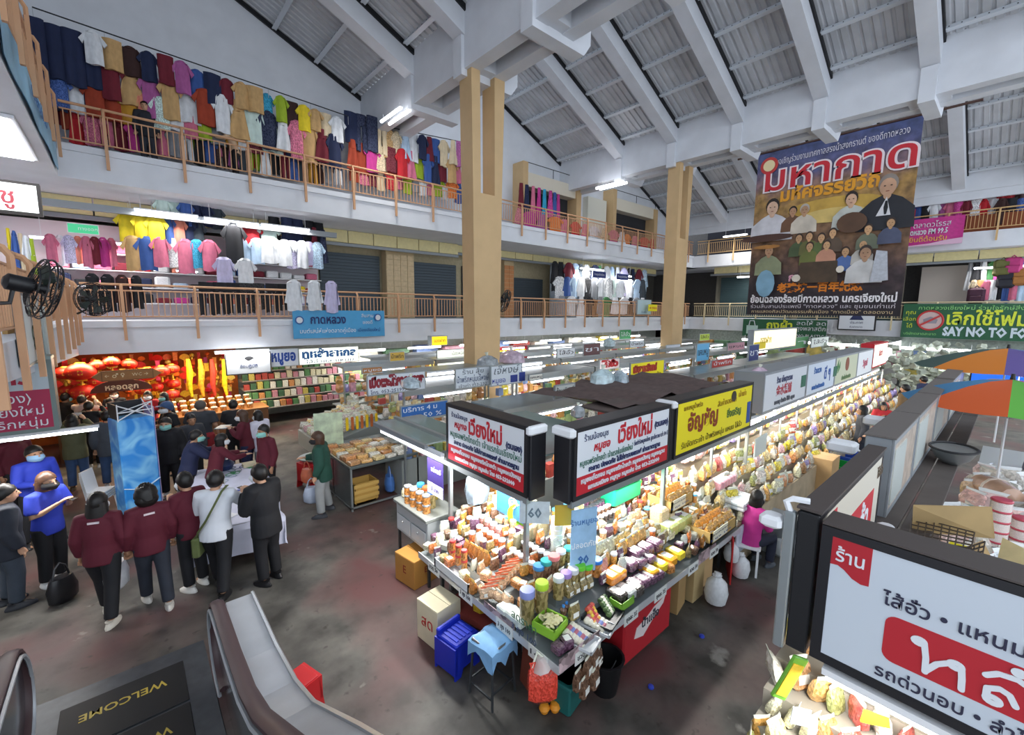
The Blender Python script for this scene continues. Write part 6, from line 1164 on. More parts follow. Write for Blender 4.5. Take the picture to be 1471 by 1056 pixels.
# second stall (left): glass fronted counter with crates and packs
t = thing('glass_counter', 'aluminium framed counter with packs on top, left of the white cabinet', 'counter', (3.1, 8.3, 0)); obj('counter_top', MB().bbox(0, 1.5, 0, 1.9, .86, .92, .01), M('6f7878', .35, .4), t)
obj('frame_rail', MB().box(0, 1.5, 0, .03, .05, .08).box(0, .03, 0, 1.9, .05, .08), ALU, t); obj('side_panel', MB().box(0, .012, .03, 1.9, .08, .86), M('5d6668', .2, .3, coat=.4), t)
for x, y in ((0, 0), (1.46, 0), (0, 1.86), (0, .95)): obj('leg', cached('gleg', lambda: MB().box(0, .035, 0, .035, 0, .88)), ALU, t, (x, y, 0))
t = thing('wooden_crate', 'yellow plastic crate under the glass counter', 'crate', (3.45, 8.6, .08)); obj('body', gm('basket'), M('b8934a', .6), t, scale=(.5, .4, .42)); 
for k in range(3): obj('slat', MB().box(-.26, .26, -.225, -.205, .1+k*.12, .17+k*.12), M('c9a45a', .6), t)
carrier((4.05, 8.6, .08), 'blue plastic bag under the glass counter', '4a78c0', 1.0)
for i in range(5):
    for j in range(7): c = R.choice([0, 1, 5, 8, 4]); tag(obj('food_pack', gm('pack'), BAGC[c], None, (3.22+i*.26, 8.42+j*.2, .92), (0, 0, R.uniform(-.2, .2)), (.22, .17, R.uniform(.05, .14))), '%s food pack on the glass counter, row %s, %s back' % (BAGN[c], ['one', 'two', 'three', 'four', 'five'][i], nth(j)), 'food pack', 'food packs on the glass counter')
tag(obj('paper_sign', MB().box(-.3, .3, -.006, .006, 0, .75), M('cfe0c0', .5, var=.3, scale=5), None, (3.25, 9.9, .95), -.4), 'pale green printed poster standing on the glass counter', 'poster'); 
row('pack', (3.5, 9.6, 1.3), (4.3, 9.6, 1.3), 7, (.06, .03, .3), [M('e8c41a', .4), M('b8622a', .4)], None, 'hanging yellow and brown sachet', 'over the glass counter', 0)
# white goods heap at the fourth row end, near the lavender coat
for i in range(9):
    for j in range(6): c = R.choice([4, 2, 0, 6, 9]); item('bag', (3.45+i*.17, 10.9+j*.3+i*.03, .75+.05*i), R.uniform(-1, 1), (.24, .2, .22), BAGC[c], FILM, '%s bag on the sloping stall left of the tan column, row %s, %s back' % (BAGN[c], nth(i), nth(j)), 'bags on the sloping left stall', 'snack bag', None, R.uniform(-.5, .5))
t = thing('sloping_counter', 'sloping counter of white bags behind the green hoodie', 'counter', (3.35, 10.7, 0)); obj('display_slope', MB().prism([(0, .3), (1.6, .3), (1.6, 1.1), (0, .7)], 2.0), M('8f9694', .5), t)
# ---- ground floor shops under the left gallery
def lamp_sign(): pass
struct('wall_lantern_shop', MB().box(-3.2, 2.9, 18.2, 18.4, 0, 2.75), M('b8601f', .7, var=.3, scale=2), label='orange back wall of the lantern shop')
struct('wall_ground_shops', MB().box(2.9, 31, 18.4, 18.6, 0, 2.75), M('b8beb8', .8, var=.1), label='pale back wall of the ground floor shops')
LR = M('c8281c', .45, var=.15, scale=6); GO = M('e0a82a', .35, .4)
def lantern(p, r, label):
    t = thing('paper_lantern', label, 'lantern', p, 0, 'red paper lanterns of the lantern shop')
    prof = []; n = 12
    vs = []; seg = 20
    for i in range(9):
        th = PI*(i+.6)/9.2
        for j in range(seg): rr = r*math.sin(th)*(1+.03*(j % 2)); vs.append((rr*math.cos(2*PI*j/seg), rr*math.sin(2*PI*j/seg), r*.72*math.cos(th)))
    obj('shell', MB().add(vs, [(i*seg+j, (i+1)*seg+j, (i+1)*seg+(j+1) % seg, i*seg+(j+1) % seg) for i in range(8) for j in range(seg)], True), LR, t)
    obj('cap', MB().lathe([(r*.35, -r*.76), (r*.38, -r*.64)], 12).lathe([(r*.38, r*.62), (r*.3, r*.76)], 12), GO, t); obj('tassel', MB().lathe([(r*.05, -r*.76), (r*.12, -r*1.0), (r*.15, -r*1.5)], 8), GO, t)
    obj('gold_character', MB().cbox((.0, -r*.97, 0), (r*.3, .01, r*.36)).cbox((-.6*r, -r*.76, 0), (r*.25, .01, r*.3), rz=-.7), GO, t)
for i, (u, v, r) in enumerate([(116, 534, .5), (119, 563, .46), (93, 536, .36), (136, 548, .34), (212, 537, .4), (232, 533, .34), (247, 530, .3), (249, 551, .28), (247, 566, .28), (160, 520, .3), (185, 523, .3), (98, 560, .3), (205, 560, .3), (140, 525, .3), (225, 556, .26)]): lantern(px(u, v, y=16.7+.08*(i % 4)), r*.66, 'red paper lantern with gold trim, %s of the lantern shop' % nth(i))
ORN = ['e0a82a', 'c8281c', 'e8c43a', 'd8621f', 'e8903a', 'b81f2a', 'f0d46a', 'd04a7a']; ON = ['gold', 'red', 'yellow', 'orange', 'amber', 'crimson', 'pale gold', 'pink']
of = [cached('charm', lambda: MB().lathe([(.01, .5), (.3, .3), (.34, 0), (.1, -.2), (.14, -.5)], 8)), cached('fan_charm', lambda: MB().prism([(.5*math.cos(PI*k/8), .5*math.sin(PI*k/8)-.2) for k in range(9)]+[(0, -.5)], .1)), cached('scroll', lambda: MB().box(-.22, .22, -.05, .05, -.5, .42).box(-.28, .28, -.07, .07, .42, .5))]
for i in range(21):
    for j in range(11):
        if R.random() < .12: continue
        c = R.randrange(8); k = R.randrange(3)
        tag(obj(['charm', 'fan_charm', 'scroll_charm'][k], of[k], M(ORN[c], .35, .2, var=.2, scale=9), None, (-1.6+i*.21+R.uniform(-.05, .05), 17.6+R.uniform(-.2, .2), .45+j*.2), R.uniform(-.4, .4), R.uniform(.16, .3)), '%s %s charm on the lantern shop wall, column %s, %s up' % (ON[c], ['tassel', 'fan', 'scroll'][k], nth(i), nth(j)), 'charm', 'festive charms on the lantern shop wall')
for i in range(4): tag(obj('garland', cached('garl', lambda: MB().tube([(0, 0, 0), (.02, 0, -.4), (-.02, 0, -.8), (.02, 0, -1.2)], [.05, .09, .08, .04], 8)), M(['d8c41f', 'e8a02a', 'b83a2a'][i % 3], .5, var=.4, scale=14), None, px(270+i*17, 516, y=16.9)), '%s garland hanging right of the lanterns, %s' % (['yellow green', 'amber', 'red'][i % 3], nth(i)), 'garland', 'garlands of the lantern shop')
area_lamp((.2, 16.6, 2.7), 3.4, .3, 120, (-.35, 0, 0), (1, .74, .42)); area_lamp((2.4, 16.2, 2.6), 2, .3, 60, (-.3, 0, 0), (1, .86, .62))
t = sign_box('direction_sign', 'brown arrow-ended wooden direction sign before the lanterns', px(146, 549, y=14.6), 1.0, .26, .05, .06, M('9a6a3a', .6, var=.1), [('← ♂♀', .26, .13, .11, M('e8d4a8')), ('WC →', .74, .13, .11, M('e8d4a8'))], frame=M('7a4f2a'), fw=.02); obj('arrow_end', MB().prism([(0, 0), (0, .26), (-.17, .13)], .05).prism([(1.0, 0), (1.0, .26), (1.17, .13)], .05), M('9a6a3a', .6, var=.1), t)
o = thing('arch_lettering', 'arched wooden lettering board over the lantern shop counter', 'sign', px(176, 562, y=16.2)); o.scale = (.6, .6, .6); obj('board', MB().prism([(1.1*math.cos(PI*k/10), .55*math.sin(PI*k/10)) for k in range(11)], .05), M('5a2f1c', .6), o); text('หลอดลูก', o, (0, -.01, .2), .34, M('e8d8b0'), bold=.01)
# packaged goods shelves
t = thing('goods_shelf', 'stepped shelf of packaged goods right of the lantern shop', 'shelf', (2.9, 16.8, 0))
for k in range(6): obj('shelf_board', MB().box(0, 4.2, .2*k, 1.3, .55+.3*k, .58+.3*k), M('a8a29a', .6), t)
gb = cached('gbox', lambda: MB().bbox(-.5, .5, -.5, .5, 0, 1, .04)); PKG = ['5a8a58', 'd8d0b0', 'c8b860', 'b04a40', 'e8e4d8', '44684c', 'cf9058', 'c88a98']; PN = ['green', 'cream', 'yellow', 'red', 'white', 'dark green', 'orange', 'pink']
for k in range(6):
    for i in range(20): c = R.randrange(8); tag(obj('goods_box', gb, M(PKG[c], .5, var=.3, scale=6), None, (3.0+i*.205, 16.92+.2*k, .58+.3*k), R.uniform(-.08, .08), (.17, .14, R.uniform(.18, .27))), '%s packet on the goods shelf right of the lanterns, board %s, %s along' % (PN[c], nth(k), nth(i)), 'packet', 'packets on the goods shelf')
for i in range(3):
    for j in range(9): item('jar', (.9+j*.24, 15.9+.25*i, .8+.1*i), 0, (.18, .18, .2), AMB, M('e8d8c0', .4), 'brown jar on the low counter before the lantern shop, row %s, %s along' % (['one', 'two', 'three'][i], nth(j)), 'jars before the lantern shop', 'jar')
t = thing('low_counter', 'low wooden counter of jars before the lantern shop', 'counter', (-1.5, 15.75, 0)); obj('counter_body', MB().box(0, 4.8, 0, .85, 0, .8), M('7a5230', .6), t); obj('counter_top', MB().box(-.03, 4.83, -.03, .9, .8, .83), M('a8764a', .5), t)
t = sign_box('notice_board', 'white notice board with a dark eagle emblem above the packaged goods', px(325, 540, y=15.7), 1.25, .68, .05, 0, M('b4b8bc'), [('ข้อปฏิบัติ', .62, .25, .14, NAVY)], frame=FR, fw=.03); obj('dark_emblem', MB().prism([(.5, .5), (.62, .42), (.78, .5), (.7, .56), (.56, .56)], .01, Matrix.Translation((0, -.006, 0))), BLACKM, t)
p, q = px(308, 507, y=15.6), px(387, 503, y=15.6); tube_light((p+q)/2, (q-p).length, 0, 'bright tube under the lower left gallery above the packaged goods', 30, r=.045)
for i in range(8): tube_light((7+i*2.6, 16.6, 2.4), 1.6, 0, 'bright tube of the ground floor shops under the gallery, %s beyond the packaged goods' % nth(i), 45, r=.05)
for i in range(15):
    for k in range(3): c = R.randrange(10); tag(obj('display_carton', gb, M(BOXC[c], .5, var=.35, scale=3), None, (7.3+i*1.45, 17.6, .5+.68*k), R.uniform(-.1, .1), (1.1, .4, R.uniform(.4, .62))), '%s display block in the ground floor shops, level %s, %s along' % (BOXN[c], ['one', 'two', 'three'][k], nth(i)), 'display', 'display blocks in the ground floor shops')
# flowers and dried bouquets at the far right end
fl = MB()
for i in range(420): a, b, c = R.uniform(24, 30.5), R.uniform(.4, 6.5), R.uniform(.6, 2.6); fl.cbox((a, b, c), (.22, .22, .16), R.uniform(0, 3), R.uniform(-.6, .6), R.uniform(-.6, .6))
t = thing('flower_stall', 'mass of white and green flower bouquets at the far end of the aisle', 'flowers', (0, 0, 0)); t['kind'] = 'stuff'; o = obj('blossom_mass', fl, M('b9bfae', .8, var=.6, scale=2.2), t); o['kind'] = 'stuff'
for i in range(8): tube_light((26, -4+i*1.9, 2.5), 1.5, PI/2, 'far bright tube under the right gallery, %s from the right' % nth(i), 50, r=.06)
struct('wall_ground_right', MB().box(31.6, 31.8, -6, 18, 0, 2.75), M('9aa39a', .8, var=.2))
for i in range(18):
    for k in range(2): c = R.randrange(10); tag(obj('display_carton', gb, M(BOXC[c], .5, var=.4, scale=2), None, (30.6, -4.5+i*1.1, .3+.95*k), R.uniform(-.1, .1), (.5, .9, .85)), '%s display block below the right gallery, level %s, %s from the right end' % (BOXN[c], ['one', 'two'][k], nth(i)), 'display', 'display blocks below the right gallery')

# ================================================ ESCALATOR, REGISTRATION TABLE, PILLAR, FANS, LEFT SIGNS
BELT = M('4a3538', .45); GLS = M('39424a', .12, coat=.8); DECK = M('b9bec4', .4, .3, var=.08, scale=3)
def balustrade(x, ye, label, deck):
    t = thing('escalator_balustrade', label, 'escalator', (x, 0, 0))
    arc = [(ye-.42+.42*math.cos(a), .56+.42*math.sin(a)) for a in [PI*k/10-PI/2 for k in range(11)]]
    path = [(ye-.5, .14)]+arc+[(4.2, 1.0), (3.6, 1.06), (3.1, 1.24), (2.2, 1.76), (1.2, 2.34)]
    obj('glass_panel', MB().prism([(y, z) for y, z in [(1.2, 0), (ye-.5, 0)]+[(a, b) for a, b in path]], .03, Matrix(((0, -1, 0, .015), (1, 0, 0, 0), (0, 0, 1, 0), (0, 0, 0, 1)))), GLS, t)
    obj('handrail', MB().tube([(0, y, z+.02) for y, z in path], .062, 8, ell=.55), BELT, t)
    for s in (-1, 1): obj('rail_trim', MB().tube([(s*.06, y, z-.035) for y, z in path], .018, 5), DECK, t)
    if deck:
        dp = [(ye-.12, .0), (ye-.1, .8), (ye-.2, .9), (4.2, .9), (3.6, .97), (3.1, 1.14), (2.2, 1.66), (1.2, 2.2), (1.2, 0)]
        obj('outer_deck', MB().prism(dp, .24, Matrix(((0, 1, 0, .085), (1, 0, 0, 0), (0, 0, 1, 0), (0, 0, 0, 1)))), DECK, t)
        obj('deck_edge', MB().tube([(.335, y, z+.01) for y, z in dp[1:-1]], .018, 5), STEEL, t)
    return t
balustrade(.49, 5.42, 'right escalator balustrade with brown handrail and white outer deck', True); balustrade(-.98, 5.78, 'left escalator balustrade with rounded dark glass end', False)
t = thing('floor_plate', 'dark grey escalator landing plate on the floor', 'plate', (-.33, 5.1, 0)); obj('plate', MB().bbox(-.75, .75, -1.1, 1.0, .0, .012, .004), M('55585c', .45, .4, var=.15), t)
for i, yy in enumerate((5.42, 4.72)):
    m = thing('welcome_mat', 'black mat with gold WELCOME lettering, %s from the escalator end' % nth(i), 'mat', (-.3, yy+.1, .013)); obj('mat_sheet', MB().bbox(-.48, .5, -.33, .33, 0, .012, .004), M('17181a', .6), m); text('WELCOME', m, (.0, .08, .0135), .14, M('c9b04a', .5), (0, 0, PI), bold=.002, ext=.001, res=2)
def red_stool(p, label, s=1):
    t = thing('plastic_stool', label, 'stool', p, .3); m = M('c8282c', .35); t.scale = (s,)*3
    obj('seat', MB().bbox(-.18, .18, -.18, .18, .44, .47, .012), m, t); obj('side', MB().prism([(-.24, 0), (-.14, 0), (-.1, .12), (.1, .12), (.14, 0), (.24, 0), (.18, .45), (-.18, .45)], .02, Matrix.Translation((0, -.2, 0))).prism([(-.24, 0), (-.14, 0), (-.1, .12), (.1, .12), (.14, 0), (.24, 0), (.18, .45), (-.18, .45)], .02, Matrix.Translation((0, .18, 0))), m, t); obj('side', MB().box(-.22, -.18, -.2, .2, .12, .45).box(.18, .22, -.2, .2, .12, .45), m, t)
red_stool((1.02, 4.35, 0), 'red plastic stool beside the escalator at the bottom edge', .75); red_stool((3.0, 10.2, 0), 'red plastic stool holding a tray behind the registration table', 1.25)
t = thing('produce_tray', 'round tray of leaves on the red stool', 'tray', (3.0, 10.2, .6)); obj('bowl', MB().lathe([(.2, 0), (.32, .06), (.33, .08), (.2, .03)], 16), M('c9d0cc', .4), t); obj('leaves', MB().lathe([(.2, .04), (.15, .12), (.02, .16)], 9), M('8fa86a', .6, var=.3, scale=20), t)
# registration table
t = thing('registration_table', 'long table under a white cloth in the middle of the left group', 'table', (.45, 7.55, 0), -.12); obj('table_top', MB().box(.02, 1.18, .02, 3.1, .7, .735), M('8a8f94'), t)
for x, y in ((.08, .1), (1.1, .1), (.08, 3.0), (1.1, 3.0)): obj('leg', cached('regleg', lambda: MB().box(-.02, .02, -.02, .02, 0, .7)), ALU, t, (x, y, 0))
vs = []; nx, ny = 15, 37
for i in range(nx):
    for j in range(ny):
        x = -.4+1.98*i/(nx-1); y = -.4+3.9*j/(ny-1); dx = max(-x, x-1.2, 0); dy = max(-y, y-3.12, 0); d = max(dx, dy)
        vs.append((min(max(x, -.02), 1.22)+(.03+.025*math.sin(y*9))*(dx > 0)*(1 if x > 1 else -1), min(max(y, -.02), 3.14)+(.03+.025*math.sin(x*9))*(dy > 0)*(1 if y > 1 else -1), .745-d*1.2))
tag(obj('tablecloth', MB().add(vs, [(i*ny+j, (i+1)*ny+j, (i+1)*ny+j+1, i*ny+j+1) for i in range(nx-1) for j in range(ny-1)], True), M('d3d6ea', .85, var=.04), None, (.45, 7.55, 0), -.12), 'white cloth draped over the long registration table', 'tablecloth')
sm = cached('lanyard', lambda: MB().tube([(.09*math.cos(k*.7)*(1+.3*math.sin(k)), .06*math.sin(k*.7), .005) for k in range(10)], .006, 4).box(.05, .13, -.03, .03, 0, .008))
for i in range(16): tag(obj('lanyard', sm, M(['2f4a9a', '3a8a5a', '4a5a6a', '8fa0b0'][i % 4], .5), None, (R.uniform(.95, 1.75), R.uniform(8.4, 10.3), .75), R.uniform(0, 6)), '%s lanyard with badge on the white table, %s' % (['blue', 'green', 'dark', 'grey'][i % 4], nth(i)), 'lanyard', 'lanyards on the white table')
for i, (x, y, c, d) in enumerate([(1.75, 10.2, 'd8cfae', (.3, .2, .07)), (1.35, 7.95, 'dfe4ec', (.21, .3, .02)), (.95, 7.9, 'e8eaf2', (.21, .3, .015)), (1.15, 8.5, 'dfe3ee', (.21, .3, .015)), (1.45, 8.15, 'b8b43a', (.16, .2, .16))]): tag(obj('paper_stack', MB().bbox(-.5, .5, -.5, .5, 0, 1, .04), M(c, .6), None, (x, y, .747), .3*i, d), ['cream box', 'white form', 'white sheet', 'pale form', 'olive yellow gift box'][i]+' on the registration table', 'paper' if i < 4 else 'box')
t = thing('water_bottles', 'cluster bag of dark blue bottles at the table end', 'bag', (1.3, 10.3, .75)); obj('bag', MB().lathe([(.14, 0), (.18, .1), (.12, .22)], 10), M('1f2f5a', .4, var=.3, scale=8), t); obj('bottle_top', MB().lathe([(.03, .2), (.03, .3)], 8), WHITE, t)
# blue banner pillar with open truss
t = thing('banner_pillar', 'blue printed banner pillar with open white truss at the top', 'pillar', (-.05, 11.0, 0), .28); PB = bpy.data.materials.new('sea_print'); PB.use_nodes = True; nt = PB.node_tree; b = nt.nodes['Principled BSDF']; tc = nt.nodes.new('ShaderNodeTexCoord'); nz = nt.nodes.new('ShaderNodeTexNoise'); nz.inputs['Scale'].default_value = 2.2; nz.inputs['Distortion'].default_value = 1.2; rp = nt.nodes.new('ShaderNodeValToRGB'); e = rp.color_ramp.elements; e[0].position = .4; e[0].color = (*lin(hx('2a86d8')), 1); e[1].position = .68; e[1].color = (*lin(hx('8fd0f4')), 1); nt.links.new(tc.outputs['Object'], nz.inputs[0]); nt.links.new(nz.outputs[0], rp.inputs[0]); nt.links.new(rp.outputs[0], b.inputs['Base Color']); b.inputs['Roughness'].default_value = .35
obj('printed_panel', MB().bbox(-.28, .28, -.26, .26, .02, 1.92, .02), PB, t); obj('side_panel', MB().box(.282, .29, -.25, .25, .05, 2.1), M('b9a8d0', .4, var=.35, scale=3), t); obj('black_lining', MB().box(-.26, .26, .22, .25, 1.92, 2.2).box(-.26, -.24, -.25, .25, 1.92, 2.2), BLACKM, t); obj('white_swoosh', MB().tube([(-.28, -.27, .62), (-.1, -.275, .56), (.1, -.275, .58), (.28, -.27, .68)], .022, 5, ell=.4), M('d8eef8', .4), t)
for a in (((-.26, -.25, 1.92), (.26, -.25, 2.2)), ((.26, -.25, 1.92), (-.26, -.25, 2.2)), ((-.26, .2, 1.95), (.26, -.2, 2.2)), ((-.26, -.25, 2.06), (.26, -.25, 2.06)), ((.26, -.25, 1.92), (.26, .25, 2.2)), ((-.26, -.25, 1.9), (-.26, -.25, 2.22)), ((.26, -.25, 1.9), (.26, -.25, 2.22)), ((.26, .25, 1.9), (.26, .25, 2.22))): obj('truss_bar', MB().tube(a, .011, 5), WHITE, t)
t = thing('stacked_chairs', 'stack of white plastic chairs beside the blue pillar', 'chair', (-.6, 11.35, 0), -.5); t.scale = (.8, .8, .85)
for k in range(4): obj('chair_shell', MB().prism([(-.2, .42), (-.16, .42), (-.24, .9), (-.28, .9)], .4, Matrix.Translation((0, -.2, k*.05))).box(-.2, .2, -.2, .2, .4+k*.05, .43+k*.05), WHITE, t)
for a, b_ in ((-1, -1), (1, -1), (1, 1), (-1, 1)): obj('leg', MB().tube([(a*.17, b_*.17, .42), (a*.21, b_*.2, 0)], .022, 6), WHITE, t)
# black wall fans
def fan(loc, rot, s, label):
    t = thing('wall_fan', label, 'fan', loc, rot); t.scale = (s,)*3; FB = M('17181c', .4)
    obj('motor', MB().lathe([(.06, -.42), (.12, -.38), (.12, -.12), (.07, -.08)], 14), FB, t); obj('hub', MB().lathe([(.07, -.06), (.08, .03), (.03, .07)], 12), FB, t)
    for k in range(5): a = 2*PI*k/5; obj('blade', MB().add([(.06*math.cos(a), .06*math.sin(a), -.02), (.36*math.cos(a-.3), .36*math.sin(a-.3), -.05), (.4*math.cos(a), .4*math.sin(a), .0), (.36*math.cos(a+.3), .36*math.sin(a+.3), .04), (.06*math.cos(a), .06*math.sin(a), -.03), (.36*math.cos(a-.3), .36*math.sin(a-.3), -.06), (.4*math.cos(a), .4*math.sin(a), -.01), (.36*math.cos(a+.3), .36*math.sin(a+.3), .03)], [(0, 1, 2), (0, 2, 3), (6, 5, 4), (7, 6, 4), (1, 5, 6, 2), (2, 6, 7, 3)]), M('2e3a34', .35, coat=.3), t)
    for z, r in ((-.12, .3), (-.06, .44), (.02, .46), (.1, .4), (.14, .2)): obj('cage_ring', MB().tube([(r*math.cos(2*PI*k/24), r*math.sin(2*PI*k/24), z) for k in range(25)], .012, 5), FB, t)
    sp = cached('spoke', lambda: MB().tube([(.1, 0, -.14), (.3, 0, -.12), (.45, 0, -.05), (.455, 0, .03), (.4, 0, .1), (.2, 0, .14), (.06, 0, .15)], .006, 4))
    for k in range(20): obj('cage_wire', sp, FB, t, None, 2*PI*k/20)
    obj('bracket', MB().tube([(0, .02, -.3), (0, -.3, -.3), (0, -.4, -.6)], .03, 6), FB, t)
fan(px(62, 415, x=-.55), Euler((PI/2+.25, 0, PI/2+.35)), .62, 'large black wall fan nearest the camera at the left edge'); fan(px(134, 430, x=-.45), Euler((PI/2, 0, PI/2-.9)), .75, 'black wall fan at the corner of the left galleries'); fan((9.25, 10.9, 4.3), Euler((PI/2+.3, 0, 1.1)), .8, 'black fan fixed to the nearer tan column')
# signs along the left edge
p = px(86, 617, y=8.6)
t = sign_box('shop_sign', 'white and crimson shop sign with Thai writing at the left edge', (p.x-2.3, 8.6, p.z), 2.3, .98, .3, 0, M('b9c6cc', .5), [('เวียงใหม่ แก้ว', 1.35, .76, .3, M('a81f3c'), dict(bold=.01, w=1.5)), ('(ตนเอือง)', 1.75, .47, .17, WHT), ('หมูยอเจ้าแรกในเชียงใหม่', 1.4, .29, .16, WHT, dict(w=1.55)), ('หมูยอญวน น้ำพริกหนุ่ม', 1.45, .13, .15, WHT, dict(w=1.5))], frame=M('6f7f7c', .4), fw=.05, bands=[(.05, 2.25, .05, .58, M('a81f4a', .5))])
obj('slanting_awning', MB().prism([(-.2, .98), (2.3, .98), (2.3, 1.02), (-.2, 1.35)], .35), M('8fa09c', .4, .3), t)
tag(obj('hanging_plate', MB().bbox(-.1, .1, -.01, .01, 0, .75, .01), M('8f8d9c', .4), None, (p.x-.75, 8.5, p.z-.3), .1), 'grey hanging plate with small letters before the crimson sign', 'sign')
for i, x in enumerate((-2.1, -.95)): tube_light((x, 8.75, p.z-.08), 1.1, 0, 'bright tube under the crimson sign at the left edge, %s' % nth(i), 30, r=.03)
t = sign_box('notice_board', 'white notice board with dark frame hung on the left side gallery', (-.86, 7.45, 3.3), 1.3, .85, .08, PI/2, M('d4dad8'), [('♀', .6, .3, .3, M('5a6a5a')), ('กาดหลวง', .6, .62, .14, M('5a6a5a'))], frame=M('5d6668', .4), fw=.03)
t = sign_box('notice_board', 'pale placard with a water drop and 20 hung on the left side gallery', (-.84, 9.0, 3.2), .9, .8, .04, PI/2, M('cdd4d0'), [('20', .5, .3, .32, M('7a9a80')), ('บาท', .5, .6, .2, M('7a9a80'))], frame=M('b8c0bc'), fw=.02)
t = banner('wall_banner', 'long blue and white banner on the upper side gallery at the left edge', (-.9, 9.0, 7.25), 6.6, .7, PI/2, None, [('เชียงใหม่', 3.4, .4, .3, M('2a6ab0'), dict(w=2.0))], m=M('8fc2e0', .5, var=.35, scale=.8))
t = thing('stall_counter', 'wooden snack counter under the crimson sign at the left edge', 'counter', (-2.75, 11.6, 0)); obj('counter_body', MB().box(0, .8, 0, 3.4, 0, .8), M('7a6a58', .6), t); obj('counter_top', MB().box(-.03, .83, -.03, 3.43, .8, .84), M('a8a49a', .5), t)
for i in range(3):
    for j in range(11): c = R.choice([1, 3, 5, 11, 0]); item('bag', (-2.6+i*.22, 11.8+j*.29, .84), R.uniform(-1, 1), (.24, .2, .26), BAGC[c], FILM, '%s bag on the left edge counter, row %s, %s along' % (BAGN[c], ['one', 'two', 'three', 'four', 'five'][i], nth(j)), 'bags on the left edge counter', 'snack bag')

for i, (u, v) in enumerate(((935, 988), (1008, 915))): tag(obj('plastic_disc', MB().lathe([(.03, 0), (.034, .004), (.03, .022), (.02, .026)], 10), M('2f45b8', .4), None, px(u, v, z=0)), 'small blue bottle cap on the aisle floor, %s the corner stall' % ['nearest', 'farther along'][i], 'cap')

